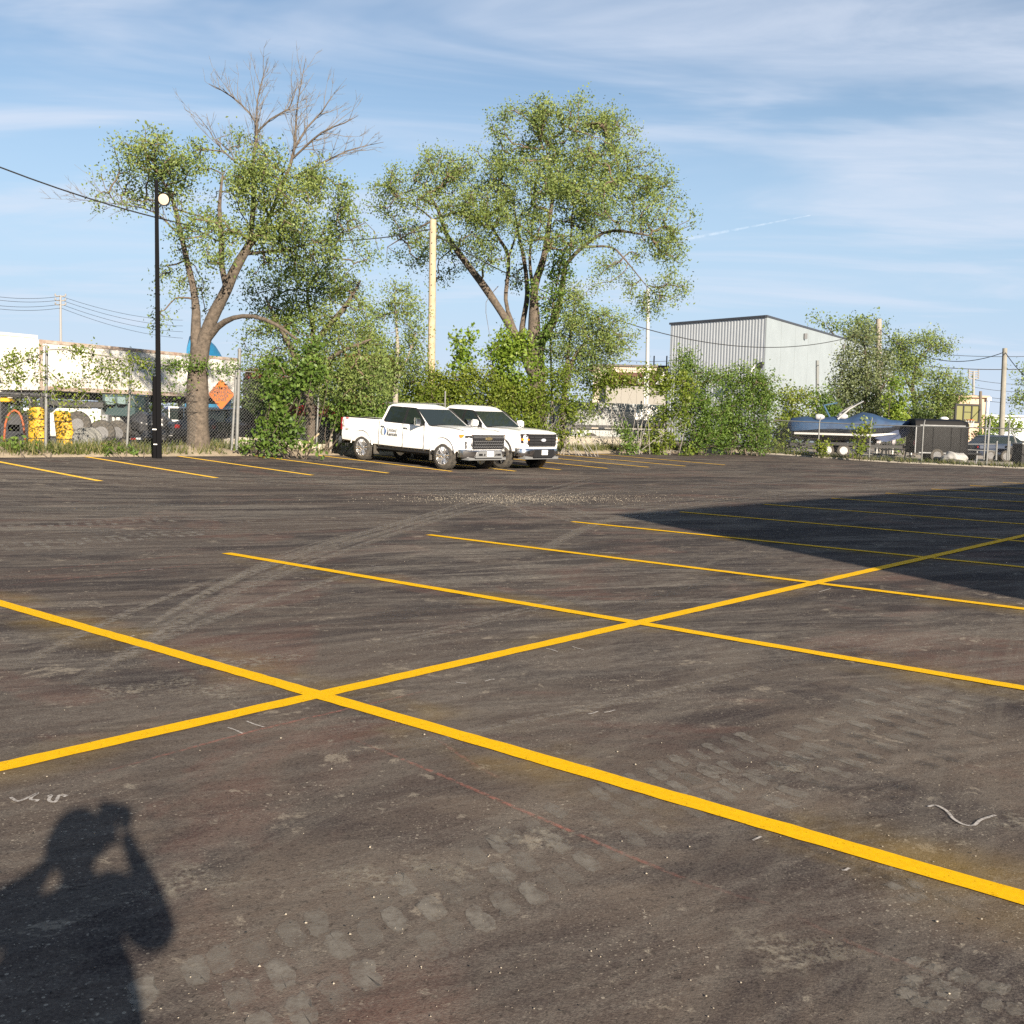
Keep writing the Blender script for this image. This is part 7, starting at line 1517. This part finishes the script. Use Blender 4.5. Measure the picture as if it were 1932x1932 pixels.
# chalky spill patches
for x, y, r in ((360, 1665, .16), (1010, 1585, .14), (700, 1658, .12), (640, 1650, .08), (800, 1640, .09), (1490, 1795, .16), (1560, 1800, .09), (400, 1305, .22), (330, 1290, .16), (220, 1305, .2), (1500, 1455, .1), (1690, 1640, .06), (860, 1645, .10), (1920, 1555, .12), (470, 1250, .2), (540, 1240, .14)):
    c = on_ground(x, y)[:2]; vs, fs, fd = [(c[0], c[1], gz(*c) + .0036)], [], [1.0]; k = 18
    for ring_, f_ in ((.5, .9), (1, 0)):
        for j in range(k):
            t = 2 * PI * j / k; q = c + np.array([math.cos(t) * 1.25, math.sin(t)]) * r * ring_ * (1 + .3 * math.sin(t * 3 + x) + .2 * math.sin(t * 7 + y)); vs.append((q[0], q[1], gz(*q) + .0036)); fd.append(f_)
    fs = [(0, 1 + j, 1 + (j + 1) % k) for j in range(k)] + [(1 + j, 1 + k + j, 1 + k + (j + 1) % k, 1 + (j + 1) % k) for j in range(k)]
    me = bpy.data.meshes.new('spill_patch'); me.from_pydata(vs, [], fs); me.materials.append(MATS.get('spill') or MATS.setdefault('spill', decal_mat('spill', (.30, .265, .21), .46, .66, 22, .7))); a = me.attributes.new('fade', 'FLOAT', 'POINT'); a.data.foreach_set('value', fd); me.update(); obj('spill_patch', me, lot)

# ================================================================== contrail
CT = bpy.data.materials.new('contrail'); CT.use_nodes = True; nt = CT.node_tree; nt.nodes.clear(); o_ = nt.nodes.new('ShaderNodeOutputMaterial'); d_ = nt.nodes.new('ShaderNodeBsdfDiffuse'); d_.inputs[0].default_value = (.9, .9, .92, 1); tp = nt.nodes.new('ShaderNodeBsdfTransparent'); mx = nt.nodes.new('ShaderNodeMixShader')
lw = nt.nodes.new('ShaderNodeLayerWeight'); lw.inputs[0].default_value = .35; n_ = nt.nodes.new('ShaderNodeTexNoise'); n_.inputs['Scale'].default_value = .03; n_.inputs['Detail'].default_value = 6; tc_ = nt.nodes.new('ShaderNodeTexCoord'); nt.links.new(tc_.outputs['Object'], n_.inputs['Vector'])
mr = nt.nodes.new('ShaderNodeMapRange'); mr.inputs['From Min'].default_value = .35; mr.inputs['From Max'].default_value = .7; mr.inputs['To Max'].default_value = .055; nt.links.new(n_.outputs[0], mr.inputs['Value'])
sb2 = nt.nodes.new('ShaderNodeMath'); sb2.operation = 'MULTIPLY_ADD'; nt.links.new(lw.outputs['Facing'], sb2.inputs[0]); sb2.inputs[1].default_value = -1; sb2.inputs[2].default_value = 1; m3 = nt.nodes.new('ShaderNodeMath'); m3.operation = 'MULTIPLY'; nt.links.new(sb2.outputs[0], m3.inputs[0]); nt.links.new(mr.outputs[0], m3.inputs[1])
nt.links.new(m3.outputs[0], mx.inputs[0]); nt.links.new(tp.outputs[0], mx.inputs[1]); nt.links.new(d_.outputs[0], mx.inputs[2]); nt.links.new(mx.outputs[0], o_.inputs[0])
a, b = at(1290, 452, 4000), at(1530, 406, 4300); mb = MB(); n = 40; pts = [(b - a) * i / n for i in range(n + 1)]; mb.tube(pts, [6 * (1 - .8 * i / n) + .8 * math.sin(i * 2.1) + 1.0 for i in range(n + 1)], CT, 12); tag(mb.build('contrail', None, None, 180, loc=a), 'thin white aircraft contrail slanting in the blue sky over the metal building', 'contrail')
